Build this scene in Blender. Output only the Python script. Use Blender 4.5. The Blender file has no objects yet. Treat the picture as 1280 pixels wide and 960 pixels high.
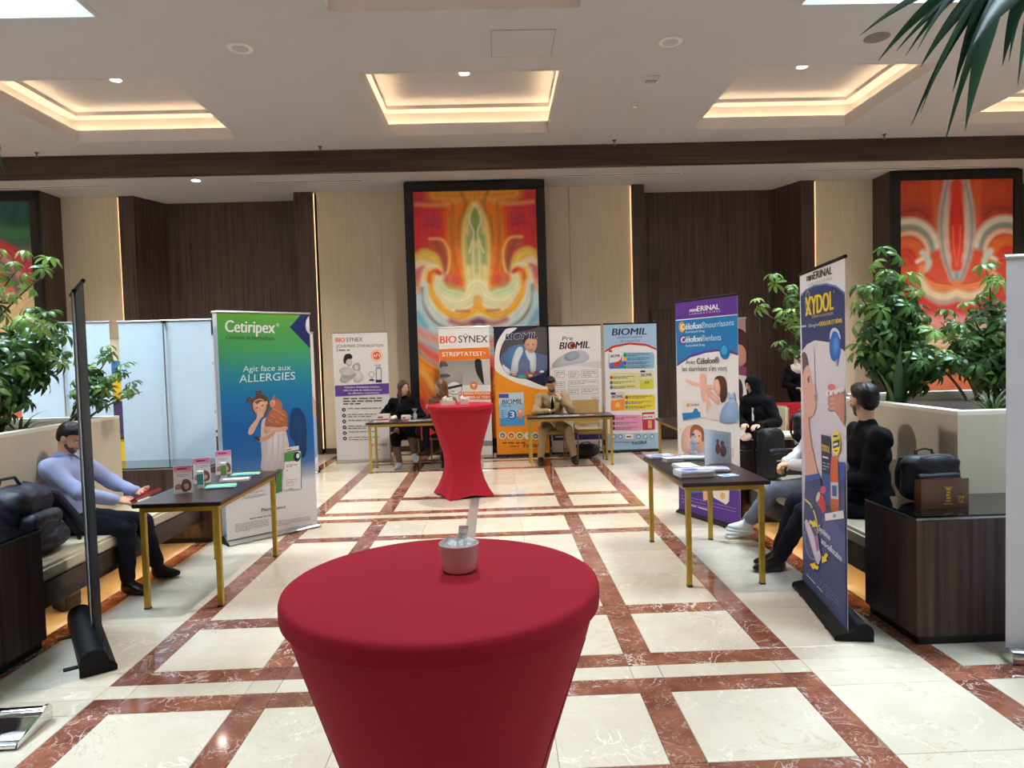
import bpy, bmesh, math, random
import numpy as np
from mathutils import Vector, Matrix

PI = math.pi
random.seed(7)
rng = np.random.default_rng(7)
scene = bpy.context.scene
COL = scene.collection

# ------------------------------------------------------------------ camera
F_PX, YAW, PITCH, ROLL, EYE = 850.0, 0.02304, 0.04203, 0.02860, 1.67
cy, sy, cp, sp, cr, sr = math.cos(YAW), math.sin(YAW), math.cos(PITCH), math.sin(PITCH), math.cos(ROLL), math.sin(ROLL)
fwd = Vector((sy * cp, cy * cp, -sp))
rgt = Vector((cy, -sy, 0))
dwn = fwd.cross(rgt)
r2 = rgt * cr + dwn * sr
d2 = -rgt * sr + dwn * cr
cam_data = bpy.data.cameras.new('camera')
cam_data.sensor_width = 36.0
cam_data.lens = F_PX * 36.0 / 1280.0
cam_data.clip_start = 0.05
cam = bpy.data.objects.new('camera', cam_data)
COL.objects.link(cam)
cam.matrix_world = Matrix(((r2.x, -d2.x, -fwd.x, 0), (r2.y, -d2.y, -fwd.y, 0), (r2.z, -d2.z, -fwd.z, EYE), (0, 0, 0, 1)))
scene.camera = cam

# ------------------------------------------------------------------ world, daylight, exposure
world = bpy.data.worlds.new('sky')
scene.world = world
world.use_nodes = True
wn = world.node_tree
wn.nodes.clear()
wo = wn.nodes.new('ShaderNodeOutputWorld')
wb = wn.nodes.new('ShaderNodeBackground')
wb.inputs['Color'].default_value = (0.74, 0.88, 1.0, 1)
wb.inputs['Strength'].default_value = 26.0
wn.links.new(wb.outputs[0], wo.inputs[0])

vs = scene.view_settings
vs.view_transform = 'Standard'
vs.look = 'None'
vs.gamma = 1.0
vs.use_curve_mapping = False
vs.exposure = 0.68
scene.cycles.max_bounces = 8
scene.cycles.diffuse_bounces = 5
scene.cycles.glossy_bounces = 3
scene.cycles.transmission_bounces = 6
scene.cycles.transparent_max_bounces = 8
scene.cycles.caustics_reflective = False
scene.cycles.caustics_refractive = False
scene.cycles.sample_clamp_indirect = 4.0
scene.cycles.use_denoising = True


def area_light(name, loc, sx, sy_, power, color, rot=(0, 0, 0), parent=None, portal=False):
    l = bpy.data.lights.new(name, 'AREA')
    l.shape = 'RECTANGLE'
    l.size, l.size_y = sx, sy_
    l.energy = power
    l.color = color
    o = bpy.data.objects.new(name, l)
    COL.objects.link(o)
    o.location = loc
    o.rotation_euler = rot
    if portal:
        l.cycles.is_portal = True
    if parent:
        o.parent = parent
    return o


# openings that let the daylight in: four skylights and a small one added to light the table
CEIL = 4.96
SOFFIT = 4.64
SKYLIGHTS = [(-6.05, -3.66, 4.25, 6.62), (3.04, 5.4, 4.25, 6.62), (-6.05, -3.66, 1.0, 2.4), (3.04, 5.4, 1.0, 2.4), (-0.75, 0.25, 0.8, 1.8)]  # nearer side pair unseen, depth set to balance the light; last one added
for i, (xa, xb, ya, yb) in enumerate(SKYLIGHTS):
    area_light('daylight_skylight', ((xa + xb) / 2, (ya + yb) / 2, CEIL + 0.42), xb - xa, yb - ya, 1, (1, 1, 1), portal=True)

# ------------------------------------------------------------------ colour and material helpers


def lin(c):
    out = []
    for v in c[:3]:
        v = v / 255.0
        out.append(v / 12.92 if v <= 0.04045 else ((v + 0.055) / 1.055) ** 2.4)
    return tuple(out)


MATS = {}


def M(name, rgb, rough=0.5, metal=0.0, var=0.0, vscale=8.0, bump=0.0, bscale=60.0, spec=0.5, stretch=(1, 1, 1), sheen=0.0, emit=None, trans=0.0, alpha=1.0, coat=0.0, ior=1.45):
    """principled material with noise colour variation and fine relief"""
    if name in MATS:
        return MATS[name]
    m = bpy.data.materials.new(name)
    m.use_nodes = True
    nt = m.node_tree
    b = nt.nodes['Principled BSDF']
    base = lin(rgb)
    b.inputs['Base Color'].default_value = (*base, 1)
    b.inputs['Roughness'].default_value = rough
    b.inputs['Metallic'].default_value = metal
    b.inputs['Specular IOR Level'].default_value = spec
    b.inputs['IOR'].default_value = ior
    if sheen:
        b.inputs['Sheen Weight'].default_value = sheen
        b.inputs['Sheen Roughness'].default_value = 0.5
    if coat:
        b.inputs['Coat Weight'].default_value = coat
    if trans:
        b.inputs['Transmission Weight'].default_value = trans
    if alpha < 1:
        b.inputs['Alpha'].default_value = alpha
    if emit:
        b.inputs['Emission Color'].default_value = (*lin(emit[0]), 1)
        b.inputs['Emission Strength'].default_value = emit[1]
    if var or bump:
        tc = nt.nodes.new('ShaderNodeTexCoord')
        mp = nt.nodes.new('ShaderNodeMapping')
        mp.inputs['Scale'].default_value = stretch
        nt.links.new(tc.outputs['Object'], mp.inputs['Vector'])
    if var:
        n = nt.nodes.new('ShaderNodeTexNoise')
        n.inputs['Scale'].default_value = vscale
        n.inputs['Detail'].default_value = 5
        nt.links.new(mp.outputs[0], n.inputs['Vector'])
        r = nt.nodes.new('ShaderNodeValToRGB')
        r.color_ramp.elements[0].position = 0.3
        r.color_ramp.elements[1].position = 0.72
        r.color_ramp.elements[0].color = (*[max(0, v * (1 - var)) for v in base], 1)
        r.color_ramp.elements[1].color = (*[min(1, v * (1 + var)) for v in base], 1)
        nt.links.new(n.outputs['Fac'], r.inputs['Fac'])
        nt.links.new(r.outputs[0], b.inputs['Base Color'])
    if bump:
        n2 = nt.nodes.new('ShaderNodeTexNoise')
        n2.inputs['Scale'].default_value = bscale
        n2.inputs['Detail'].default_value = 3
        nt.links.new(mp.outputs[0], n2.inputs['Vector'])
        bp = nt.nodes.new('ShaderNodeBump')
        bp.inputs['Strength'].default_value = bump
        bp.inputs['Distance'].default_value = 0.01
        nt.links.new(n2.outputs['Fac'], bp.inputs['Height'])
        nt.links.new(bp.outputs[0], b.inputs['Normal'])
    MATS[name] = m
    return m


def wood_mat(name, dark, light, grain_axis='z', rough=0.42, scale=1.0, spec=0.4):
    m = bpy.data.materials.new(name)
    m.use_nodes = True
    nt = m.node_tree
    b = nt.nodes['Principled BSDF']
    g = nt.nodes.new('ShaderNodeNewGeometry')
    mp = nt.nodes.new('ShaderNodeMapping')
    s = {'z': (26, 26, 0.7), 'x': (0.7, 26, 26), 'y': (26, 0.7, 26)}[grain_axis]
    mp.inputs['Scale'].default_value = [v * scale for v in s]
    nt.links.new(g.outputs['Position'], mp.inputs['Vector'])
    n = nt.nodes.new('ShaderNodeTexNoise')
    n.inputs['Scale'].default_value = 1.0
    n.inputs['Detail'].default_value = 8
    n.inputs['Roughness'].default_value = 0.65
    n.inputs['Distortion'].default_value = 0.35
    nt.links.new(mp.outputs[0], n.inputs['Vector'])
    r = nt.nodes.new('ShaderNodeValToRGB')
    e = r.color_ramp.elements
    e[0].position, e[1].position = 0.34, 0.68
    e[0].color = (*lin(dark), 1)
    e[1].color = (*lin(light), 1)
    nt.links.new(n.outputs['Fac'], r.inputs['Fac'])
    nt.links.new(r.outputs[0], b.inputs['Base Color'])
    b.inputs['Roughness'].default_value = rough
    b.inputs['Specular IOR Level'].default_value = spec
    bp = nt.nodes.new('ShaderNodeBump')
    bp.inputs['Strength'].default_value = 0.12
    bp.inputs['Distance'].default_value = 0.004
    nt.links.new(n.outputs['Fac'], bp.inputs['Height'])
    nt.links.new(bp.outputs[0], b.inputs['Normal'])
    MATS[name] = m
    return m


def marble_mat(name, base, cloud, vein, vein_width, vein_scale, rough=0.07, vein2=None, cloud_scale=2.2, tint=0.06):
    """polished stone: clouds, broken veins, a small random tint for each slab"""
    m = bpy.data.materials.new(name)
    m.use_nodes = True
    nt = m.node_tree
    N, L = nt.nodes, nt.links
    b = N['Principled BSDF']
    g = N.new('ShaderNodeNewGeometry')
    oi = N.new('ShaderNodeObjectInfo')
    off = N.new('ShaderNodeVectorMath')
    off.operation = 'SCALE'
    off.inputs[0].default_value = (37.0, 53.0, 11.0)
    L.new(oi.outputs['Random'], off.inputs['Scale'])
    add = N.new('ShaderNodeVectorMath')
    L.new(g.outputs['Position'], add.inputs[0])
    L.new(off.outputs[0], add.inputs[1])
    n1 = N.new('ShaderNodeTexNoise')
    n1.inputs['Scale'].default_value = cloud_scale
    n1.inputs['Detail'].default_value = 7
    n1.inputs['Roughness'].default_value = 0.6
    L.new(add.outputs[0], n1.inputs['Vector'])
    r1 = N.new('ShaderNodeValToRGB')
    e = r1.color_ramp.elements
    e[0].position, e[1].position = 0.35, 0.68
    e[0].color, e[1].color = (*lin(cloud), 1), (*lin(base), 1)
    L.new(n1.outputs['Fac'], r1.inputs['Fac'])
    col = r1.outputs[0]
    for k, (vc, vw, vsc, dist) in enumerate([(vein, vein_width, vein_scale, 1.6)] + ([vein2] if vein2 else [])):
        n2 = N.new('ShaderNodeTexNoise')
        n2.inputs['Scale'].default_value = vsc
        n2.inputs['Detail'].default_value = 4
        n2.inputs['Roughness'].default_value = 0.55
        n2.inputs['Distortion'].default_value = dist
        L.new(add.outputs[0], n2.inputs['Vector'])
        ab = N.new('ShaderNodeMath')
        ab.operation = 'SUBTRACT'
        ab.inputs[1].default_value = 0.5
        L.new(n2.outputs['Fac'], ab.inputs[0])
        ab2 = N.new('ShaderNodeMath')
        ab2.operation = 'ABSOLUTE'
        L.new(ab.outputs[0], ab2.inputs[0])
        rr = N.new('ShaderNodeValToRGB')
        q = rr.color_ramp.elements
        q[0].position, q[1].position = 0.0, vw
        q[0].color, q[1].color = (1, 1, 1, 1), (0, 0, 0, 1)
        L.new(ab2.outputs[0], rr.inputs['Fac'])
        n3 = N.new('ShaderNodeTexNoise')
        n3.inputs['Scale'].default_value = vsc * 0.7
        L.new(add.outputs[0], n3.inputs['Vector'])
        r3 = N.new('ShaderNodeValToRGB')
        r3.color_ramp.elements[0].position, r3.color_ramp.elements[1].position = 0.42, 0.62
        L.new(n3.outputs['Fac'], r3.inputs['Fac'])
        mu = N.new('ShaderNodeMath')
        mu.operation = 'MULTIPLY'
        L.new(rr.outputs[0], mu.inputs[0])
        L.new(r3.outputs[0], mu.inputs[1])
        mx = N.new('ShaderNodeMix')
        mx.data_type = 'RGBA'
        L.new(mu.outputs[0], mx.inputs['Factor'])
        L.new(col, mx.inputs['A'])
        mx.inputs['B'].default_value = (*lin(vc), 1)
        col = mx.outputs['Result']
    hs = N.new('ShaderNodeHueSaturation')
    mr = N.new('ShaderNodeMapRange')
    mr.inputs['To Min'].default_value = 1 - tint
    mr.inputs['To Max'].default_value = 1 + tint
    L.new(oi.outputs['Random'], mr.inputs['Value'])
    L.new(mr.outputs[0], hs.inputs['Value'])
    L.new(col, hs.inputs['Color'])
    L.new(hs.outputs[0], b.inputs['Base Color'])
    b.inputs['Roughness'].default_value = rough
    b.inputs['Specular IOR Level'].default_value = 0.55
    MATS[name] = m
    return m


def ink_mat(name, rough=0.45, spec=0.4):
    """flat print: colour stored with the printed shapes"""
    m = bpy.data.materials.new(name)
    m.use_nodes = True
    nt = m.node_tree
    b = nt.nodes['Principled BSDF']
    a = nt.nodes.new('ShaderNodeVertexColor')
    a.layer_name = 'Col'
    nt.links.new(a.outputs['Color'], b.inputs['Base Color'])
    b.inputs['Roughness'].default_value = rough
    b.inputs['Specular IOR Level'].default_value = spec
    MATS[name] = m
    return m


WOOD_V = wood_mat('dark_walnut_vertical', (46, 35, 33), (92, 73, 67))
WOOD_H = wood_mat('dark_walnut_beam', (44, 32, 30), (82, 64, 58), 'x')
WOOD_B = wood_mat('bench_walnut', (46, 33, 31), (92, 72, 66), 'z')
WOOD_T = wood_mat('table_top_walnut', (40, 29, 27), (62, 47, 43), 'y', rough=0.3)
WOOD_O = wood_mat('orange_oak', (120, 70, 40), (176, 112, 66), 'z')
CREAM_MARBLE = marble_mat('cream_marble', (230, 221, 203), (216, 205, 184), (206, 192, 166), 0.008, 2.2, vein2=((248, 243, 230), 0.012, 4.0, 1.0))
RED_MARBLE = marble_mat('red_marble', (160, 104, 82), (116, 66, 50), (236, 222, 212), 0.018, 5.0, vein2=((226, 200, 188), 0.010, 11.0, 2.2), cloud_scale=5.0, tint=0.14)
GREY_STONE = M('grey_joint_strip', (140, 136, 128), 0.35, var=0.12, vscale=30)
GROUT = M('grout', (150, 138, 120), 0.8, var=0.1)
CEIL_PAINT = M('ceiling_paint', (188, 184, 187), 0.9, var=0.015, vscale=2)
CREAM_WALL = M('cream_wall_fabric', (216, 200, 176), 0.85, var=0.06, vscale=3.0, stretch=(14, 14, 0.6), bump=0.1, bscale=90)
PLANTER_PAINT = M('planter_plaster', (206, 194, 172), 0.75, var=0.05, vscale=4, bump=0.05)
PLANTER_CAP = M('planter_cap', (232, 226, 212), 0.6, var=0.03)
BLACK_FRAME = M('black_lacquer', (22, 22, 27), 0.35, var=0.1)
BLACK_PL = M('black_plastic', (20, 20, 23), 0.6, spec=0.25, bump=0.03, bscale=300)
BLACK_SHEET = M('black_banner_back', (34, 33, 36), 0.55, var=0.08)
ALU = M('brushed_aluminium', (190, 190, 192), 0.3, 1.0, var=0.05, vscale=40)
CHROME = M('polished_chrome', (220, 220, 222), 0.06, 1.0)
SILVER = M('silver_cap', (170, 172, 176), 0.35, 0.7)
GOLD = M('gold_paint', (190, 158, 58), 0.4, 0.25, var=0.08, vscale=20)
WHITE_PVC = M('white_banner_pvc', (238, 241, 246), 0.5, var=0.02)
INK = ink_mat('printed_ink')
CANVAS_INK = ink_mat('painted_canvas', 0.6, 0.3)
RED_SPANDEX = M('red_spandex', (172, 34, 52), 0.8, var=0.05, vscale=3, bump=0.06, bscale=500, spec=0.2)
BLACK_GLASS = M('black_glass', (14, 13, 14), 0.04, spec=0.7, coat=0.3)
CUSHION = M('bench_cushion', (206, 196, 172), 0.7, var=0.05, vscale=6, bump=0.08, bscale=40)
WARM_LED = M('warm_led', (255, 210, 150), 0.5, emit=((255, 200, 124), 16.0))
COVE_LED = M('cove_led', (255, 214, 160), 0.5, emit=((255, 222, 172), 17.0))
LAMP_LENS = M('downlight_lens', (255, 255, 255), 0.4, emit=((255, 244, 226), 40.0))
WHITE_PL = M('white_plastic', (228, 226, 222), 0.4)
GREY_GRILLE = M('grey_grille', (120, 118, 118), 0.6, var=0.2, vscale=200)
BRASS_DK = M('dark_brass', (90, 76, 60), 0.4, 0.7)
PAPER = M('white_paper', (240, 240, 242), 0.6)
CERAMIC = M('white_ceramic', (232, 224, 220), 0.25, var=0.02)
SOIL = M('potting_soil', (52, 40, 30), 0.95, var=0.3, vscale=40, bump=0.6, bscale=60)

# ------------------------------------------------------------------ mesh helpers


class MB:
    def __init__(self):
        self.v, self.f, self.m = [], [], []

    def add(self, verts, faces, mi=0):
        o = len(self.v)
        self.v += [tuple(p) for p in verts]
        self.f += [tuple(i + o for i in f) for f in faces]
        self.m += [mi] * len(faces)
        return self

    def box(self, x0, x1, y0, y1, z0, z1, mi=0):
        v = [(x0, y0, z0), (x1, y0, z0), (x1, y1, z0), (x0, y1, z0), (x0, y0, z1), (x1, y0, z1), (x1, y1, z1), (x0, y1, z1)]
        return self.add(v, [(0, 3, 2, 1), (4, 5, 6, 7), (0, 1, 5, 4), (1, 2, 6, 5), (2, 3, 7, 6), (3, 0, 4, 7)], mi)

    def rbox(self, x0, x1, y0, y1, z0, z1, b=0.004, mi=0):
        """box with chamfered edges"""
        bm = bmesh.new()
        vs_ = [bm.verts.new(p) for p in [(x0, y0, z0), (x1, y0, z0), (x1, y1, z0), (x0, y1, z0), (x0, y0, z1), (x1, y0, z1), (x1, y1, z1), (x0, y1, z1)]]
        for q in [(0, 3, 2, 1), (4, 5, 6, 7), (0, 1, 5, 4), (1, 2, 6, 5), (2, 3, 7, 6), (3, 0, 4, 7)]:
            bm.faces.new([vs_[i] for i in q])
        bmesh.ops.bevel(bm, geom=list(bm.edges), offset=b, segments=2, affect='EDGES')
        bm.verts.index_update()
        self.add([v.co[:] for v in bm.verts], [[v.index for v in f.verts] for f in bm.faces], mi)
        bm.free()
        return self

    def tube(self, pts, r, seg=8, mi=0, cap=True):
        pts = [Vector(p) for p in pts]
        n = len(pts)
        rad = r if isinstance(r, (list, tuple)) else [r] * n
        rings = []
        prev = None
        for i, p in enumerate(pts):
            t = (pts[min(i + 1, n - 1)] - pts[max(i - 1, 0)])
            if t.length < 1e-9:
                t = Vector((0, 0, 1))
            t.normalize()
            if prev is None:
                a = Vector((0, 0, 1)) if abs(t.z) < 0.9 else Vector((1, 0, 0))
                u = t.cross(a).normalized()
            else:
                u = (prev - t * prev.dot(t))
                u = u.normalized() if u.length > 1e-6 else t.orthogonal().normalized()
            prev = u
            w = t.cross(u)
            rings.append([p + (u * math.cos(2 * PI * k / seg) + w * math.sin(2 * PI * k / seg)) * rad[i] for k in range(seg)])
        v = [q for ring in rings for q in ring]
        f = []
        for i in range(n - 1):
            for k in range(seg):
                k2 = (k + 1) % seg
                f.append((i * seg + k, i * seg + k2, (i + 1) * seg + k2, (i + 1) * seg + k))
        if cap:
            f.append(tuple(range(seg))[::-1])
            f.append(tuple((n - 1) * seg + k for k in range(seg)))
        return self.add(v, f, mi)

    def lathe(self, prof, seg=32, c=(0, 0, 0), mi=0):
        v, f = [], []
        for r, z in prof:
            for k in range(seg):
                a = 2 * PI * k / seg
                v.append((c[0] + r * math.cos(a), c[1] + r * math.sin(a), c[2] + z))
        for i in range(len(prof) - 1):
            for k in range(seg):
                k2 = (k + 1) % seg
                f.append((i * seg + k, i * seg + k2, (i + 1) * seg + k2, (i + 1) * seg + k))
        f.append(tuple(range(seg))[::-1])
        f.append(tuple((len(prof) - 1) * seg + k for k in range(seg)))
        return self.add(v, f, mi)

    def prism(self, poly, axis, a, b, mi=0):
        """2-D outline extruded along an axis ('x','y','z') from a to b"""
        def P(p, t):
            return {'x': (t, p[0], p[1]), 'y': (p[0], t, p[1]), 'z': (p[0], p[1], t)}[axis]
        n = len(poly)
        v = [P(p, a) for p in poly] + [P(p, b) for p in poly]
        f = [tuple(range(n))[::-1], tuple(range(n, 2 * n))]
        f += [(i, (i + 1) % n, n + (i + 1) % n, n + i) for i in range(n)]
        return self.add(v, f, mi)

    def ellipsoid(self, c, r, seg=16, rings=10, mi=0, rot=None):
        v, f = [], []
        for i in range(rings + 1):
            th = PI * i / rings
            for k in range(seg):
                a = 2 * PI * k / seg
                p = Vector((r[0] * math.sin(th) * math.cos(a), r[1] * math.sin(th) * math.sin(a), r[2] * math.cos(th)))
                if rot is not None:
                    p = rot @ p
                v.append((c[0] + p.x, c[1] + p.y, c[2] + p.z))
        for i in range(rings):
            for k in range(seg):
                k2 = (k + 1) % seg
                f.append((i * seg + k, (i + 1) * seg + k, (i + 1) * seg + k2, i * seg + k2))
        return self.add(v, f, mi)

    def build(self, name, mats, parent=None, smooth=False, fix=True):
        me = bpy.data.meshes.new(name)
        me.from_pydata(self.v, [], self.f)
        if not isinstance(mats, (list, tuple)):
            mats = [mats]
        for m in mats:
            me.materials.append(m)
        if len(mats) > 1:
            me.polygons.foreach_set('material_index', self.m)
        if fix:
            bm = bmesh.new()
            bm.from_mesh(me)
            bmesh.ops.recalc_face_normals(bm, faces=list(bm.faces))
            bm.to_mesh(me)
            bm.free()
        if smooth:
            me.polygons.foreach_set('use_smooth', [True] * len(me.polygons))
            me.set_sharp_from_angle(angle=math.radians(40))
        me.update()
        return link(name, me, parent)


def link(name, data, parent=None):
    o = bpy.data.objects.new(name, data)
    COL.objects.link(o)
    if parent is not None:
        o.parent = parent
    return o


def tag(o, label=None, cat=None, group=None, kind=None):
    if label:
        o['label'] = label
    if cat:
        o['category'] = cat
    if group:
        o['group'] = group
    if kind:
        o['kind'] = kind
    return o


def thing(name, label, cat, loc=(0, 0, 0), rz=0.0, group=None):
    o = bpy.data.objects.new(name, None)
    o.empty_display_size = 0.1
    COL.objects.link(o)
    o.location = loc
    o.rotation_euler = (0, 0, rz)
    return tag(o, label, cat, group)


def copy_tree(o, parent=None):
    kids = list(o.children)
    c = o.copy()
    COL.objects.link(c)
    c.parent = parent
    for ch in kids:
        copy_tree(ch, c)
    return c


def struct(name, mb, mats, smooth=False):
    return tag(mb.build(name, mats, smooth=smooth), kind='structure')
# ================================================================== the setting
# ---- floor: marble slabs on a grout bed
X_BAND = [(-2.86, -2.72), (-2.07, -1.915), (-1.32, -1.165), (0.66, 0.812), (1.43, 1.582), (2.22, 2.37)]
X_COLS = [(-4.1, -3.48, 'o'), (-3.48, -2.86, 'o'), (-2.86, -2.72, 'b'), (-2.72, -2.07, 'a'), (-2.07, -1.915, 'b'), (-1.915, -1.32, 'c'), (-1.32, -1.165, 'b'),
          (-1.165, -0.75, 'c'), (-0.75, -0.34, 'c'), (-0.34, -0.24, 'g'), (-0.24, 0.21, 'c'), (0.21, 0.66, 'c'), (0.66, 0.812, 'b'), (0.812, 1.43, 'c'),
          (1.43, 1.582, 'b'), (1.582, 2.22, 'a'), (2.22, 2.37, 'b'), (2.37, 2.98, 'o'), (2.98, 3.6, 'o')]
PER = 3.72
Y_ROWS = []
base_y = 3.47 - 2 * PER
while base_y < 14:
    o = base_y
    Y_ROWS += [(o - 0.22, o - 0.07, 'r'), (o - 0.07, o + 0.07, 's'), (o + 0.07, o + 0.22, 'r'), (o + 0.22, o + 0.79, 'c'), (o + 0.79, o + 0.945, 'r'),
               (o + 0.945, o + 1.555, 'c'), (o + 1.555, o + 2.16, 'c'), (o + 2.16, o + 2.765, 'c'), (o + 2.765, o + 2.92, 'r'), (o + 2.92, o + 3.5, 'c')]
    base_y += PER


def slab(mb, x0, x1, y0, y1):
    g, c, t = 0.0012, 0.0016, 0.022
    x0, x1, y0, y1 = x0 + g, x1 - g, y0 + g, y1 - g
    v = [(x0, y0, -t), (x1, y0, -t), (x1, y1, -t), (x0, y1, -t), (x0, y0, -c), (x1, y0, -c), (x1, y1, -c), (x0, y1, -c),
         (x0 + c, y0 + c, 0), (x1 - c, y0 + c, 0), (x1 - c, y1 - c, 0), (x0 + c, y1 - c, 0)]
    f = [(0, 1, 5, 4), (1, 2, 6, 5), (2, 3, 7, 6), (3, 0, 4, 7), (4, 5, 9, 8), (5, 6, 10, 9), (6, 7, 11, 10), (7, 4, 8, 11), (8, 9, 10, 11)]
    mb.add(v, f)


floor = MB()
floor.box(-10.5, 10.5, -4.0, 13.2, -0.2, -0.004)
floor = struct('floor', floor, GROUT)
tag(floor, 'polished cream marble floor with red marble border bands', 'floor')
slab_cache = {}
rest = {'cream': MB(), 'red': MB(), 'grey': MB()}
SLAB_MAT = {'cream': CREAM_MARBLE, 'red': RED_MARBLE, 'grey': GREY_STONE}
SLAB_NAME = {'cream': 'cream_tile', 'red': 'red_border_tile', 'grey': 'grey_joint_strip'}


def floor_tile(kind, x0, x1, y0, y1, single):
    if not single:
        slab(rest[kind], x0, x1, y0, y1)
        return
    key = (kind, round(x1 - x0, 3), round(y1 - y0, 3))
    if key not in slab_cache:
        mb = MB()
        w, d = key[1], key[2]
        slab(mb, -w / 2, w / 2, -d / 2, d / 2)
        o = mb.build(SLAB_NAME[kind], SLAB_MAT[kind], fix=False)
        slab_cache[key] = o.data
    else:
        o = link(SLAB_NAME[kind], slab_cache[key])
    o.parent = floor
    o.location = ((x0 + x1) / 2, (y0 + y1) / 2, 0.0006 * (random.random() - 0.5))


for (y0, y1, rk) in Y_ROWS:
    if y1 > 13.0:
        continue
    for (x0, x1, ck) in X_COLS:
        if ck == 'g':
            continue
        inner = -2.1 < (x0 + x1) / 2 < 1.6
        outer_front = y1 < 3.45
        if ck == 'a':
            kind = 'cream'
        elif ck == 'o':
            kind = 'red' if (rk == 'r' and outer_front) else 'cream'
        elif ck == 'b' and not inner:
            kind = 'cream' if (rk == 's' and y1 < 3.5) else 'red'
        elif rk == 's':
            kind = 'cream'
        elif rk == 'r' or ck == 'b':
            kind = 'red'
        else:
            kind = 'cream'
        single = 2.3 < y0 and y1 < 10.2 and ck != 'o'
        if ck == 'o' and 2.3 < y0 and y1 < 3.7:
            single = True
        floor_tile(kind, x0, x1, y0, y1, single)
gy = -3.0
while gy < 11.5:
    floor_tile('grey', -0.34, -0.24, gy, gy + 1.86, 1.5 < gy < 10)
    gy += 1.86
# the wings beyond the seating: larger plain slabs
for xs in ([-10.4 + 1.05 * k for k in range(7)], [3.6 + 0.97 * k for k in range(8)]):
    for a, b in zip(xs[:-1], xs[1:]):
        for k in range(15):
            slab(rest['cream'], a, b, -3.6 + k * 1.1, -3.6 + (k + 1) * 1.1)
for k in rest:
    if rest[k].v:
        o = rest[k].build(SLAB_NAME[k] + '_field', SLAB_MAT[k], floor, fix=False)
        o['kind'] = 'stuff'

# ---- ceiling with lit coffers
COFFERS = [(-1.48, 0.88, 8.03, 10.23), (-6.02, -3.65, 8.03, 10.23), (3.03, 5.35, 8.03, 10.23), (7.02, 9.35, 8.03, 10.23), (-10.2, -8.0, 8.03, 10.23), (-1.48, 0.9, 4.25, 6.6)]
holes = COFFERS + SKYLIGHTS


def sheet(mb, x0, x1, y0, y1, z0, z1, hs):
    xs = sorted({x0, x1, *[h[0] for h in hs], *[h[1] for h in hs]})
    ys = sorted({y0, y1, *[h[2] for h in hs], *[h[3] for h in hs]})
    for a, b in zip(ys[:-1], ys[1:]):
        run = None
        for c, d in zip(xs[:-1], xs[1:]):
            mx_, my_ = (c + d) / 2, (a + b) / 2
            hole = any(h[0] < mx_ < h[1] and h[2] < my_ < h[3] for h in hs)
            if hole:
                if run:
                    mb.box(run[0], run[1], a, b, z0, z1)
                run = None
            else:
                run = (run[0], d) if run else (c, d)
        if run:
            mb.box(run[0], run[1], a, b, z0, z1)


mb = MB()
sheet(mb, -10.5, 10.5, -4.0, 10.95, CEIL, CEIL + 0.10, holes)
ceiling = struct('ceiling', mb, CEIL_PAINT)
tag(ceiling, 'pale painted ceiling with square lit coffers', 'ceiling')
mb = MB()
mb.box(-10.5, 10.5, 10.9, 13.2, SOFFIT, SOFFIT + 0.12)
mb.build('soffit', CEIL_PAINT, ceiling)
roof = MB()
sheet(roof, -10.6, 10.6, -4.1, 13.3, CEIL + 0.9, CEIL + 1.0, [(a, b, c, d) for a, b, c, d in SKYLIGHTS])
roof.build('roof_slab', CEIL_PAINT, ceiling)

for ci, (x0, x1, y0, y1) in enumerate(COFFERS):
    e = 0.20
    mb = MB()
    zl, zt = CEIL + 0.17, CEIL + 0.44
    t = 0.035
    g3 = 0.003
    for (a, b, c, d) in [(x0 - t, x1 + t, y0 - t, y0 + g3), (x0 - t, x1 + t, y1 - g3, y1 + t), (x0 - t, x0 + g3, y0 + g3, y1 - g3), (x1 - g3, x1 + t, y0 + g3, y1 - g3)]:
        mb.box(a, b, c, d, CEIL - 0.002, zl)
    X0, X1, Y0, Y1 = x0 - e, x1 + e, y0 - e, y1 + e
    for (a, b, c, d) in [(X0, X1, Y0 - t, Y0), (X0, X1, Y1, Y1 + t), (X0 - t, X0, Y0, Y1), (X1, X1 + t, Y0, Y1)]:
        mb.box(a, b, c, d, CEIL + 0.1, zt)
    # inner step of the tray and its lid
    s = 0.02
    for (a, b, c, d) in [(X0, X1, Y0, y0 - s), (X0, X1, y1 + s, Y1), (X0, x0 - s, y0 - s, y1 + s), (x1 + s, X1, y0 - s, y1 + s)]:
        mb.box(a, b, c, d, zt - 0.05, zt + 0.02)
    mb.box(X0 - t, X1 + t, Y0 - t, Y1 + t, zt, zt + 0.06)
    cf = mb.build('coffer', CEIL_PAINT, ceiling)
    zc = CEIL + 0.125
    for (a, b, c, d) in [(x0 - 0.1, x1 + 0.1, y0 - 0.12, y0 - 0.09), (x0 - 0.1, x1 + 0.1, y1 + 0.09, y1 + 0.12), (x0 - 0.12, x0 - 0.09, y0, y1), (x1 + 0.09, x1 + 0.12, y0, y1)]:
        l = MB()
        l.box(a, b, c, d, zc - 0.02, zc)
        l.build('led_strip', COVE_LED, cf)

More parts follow.
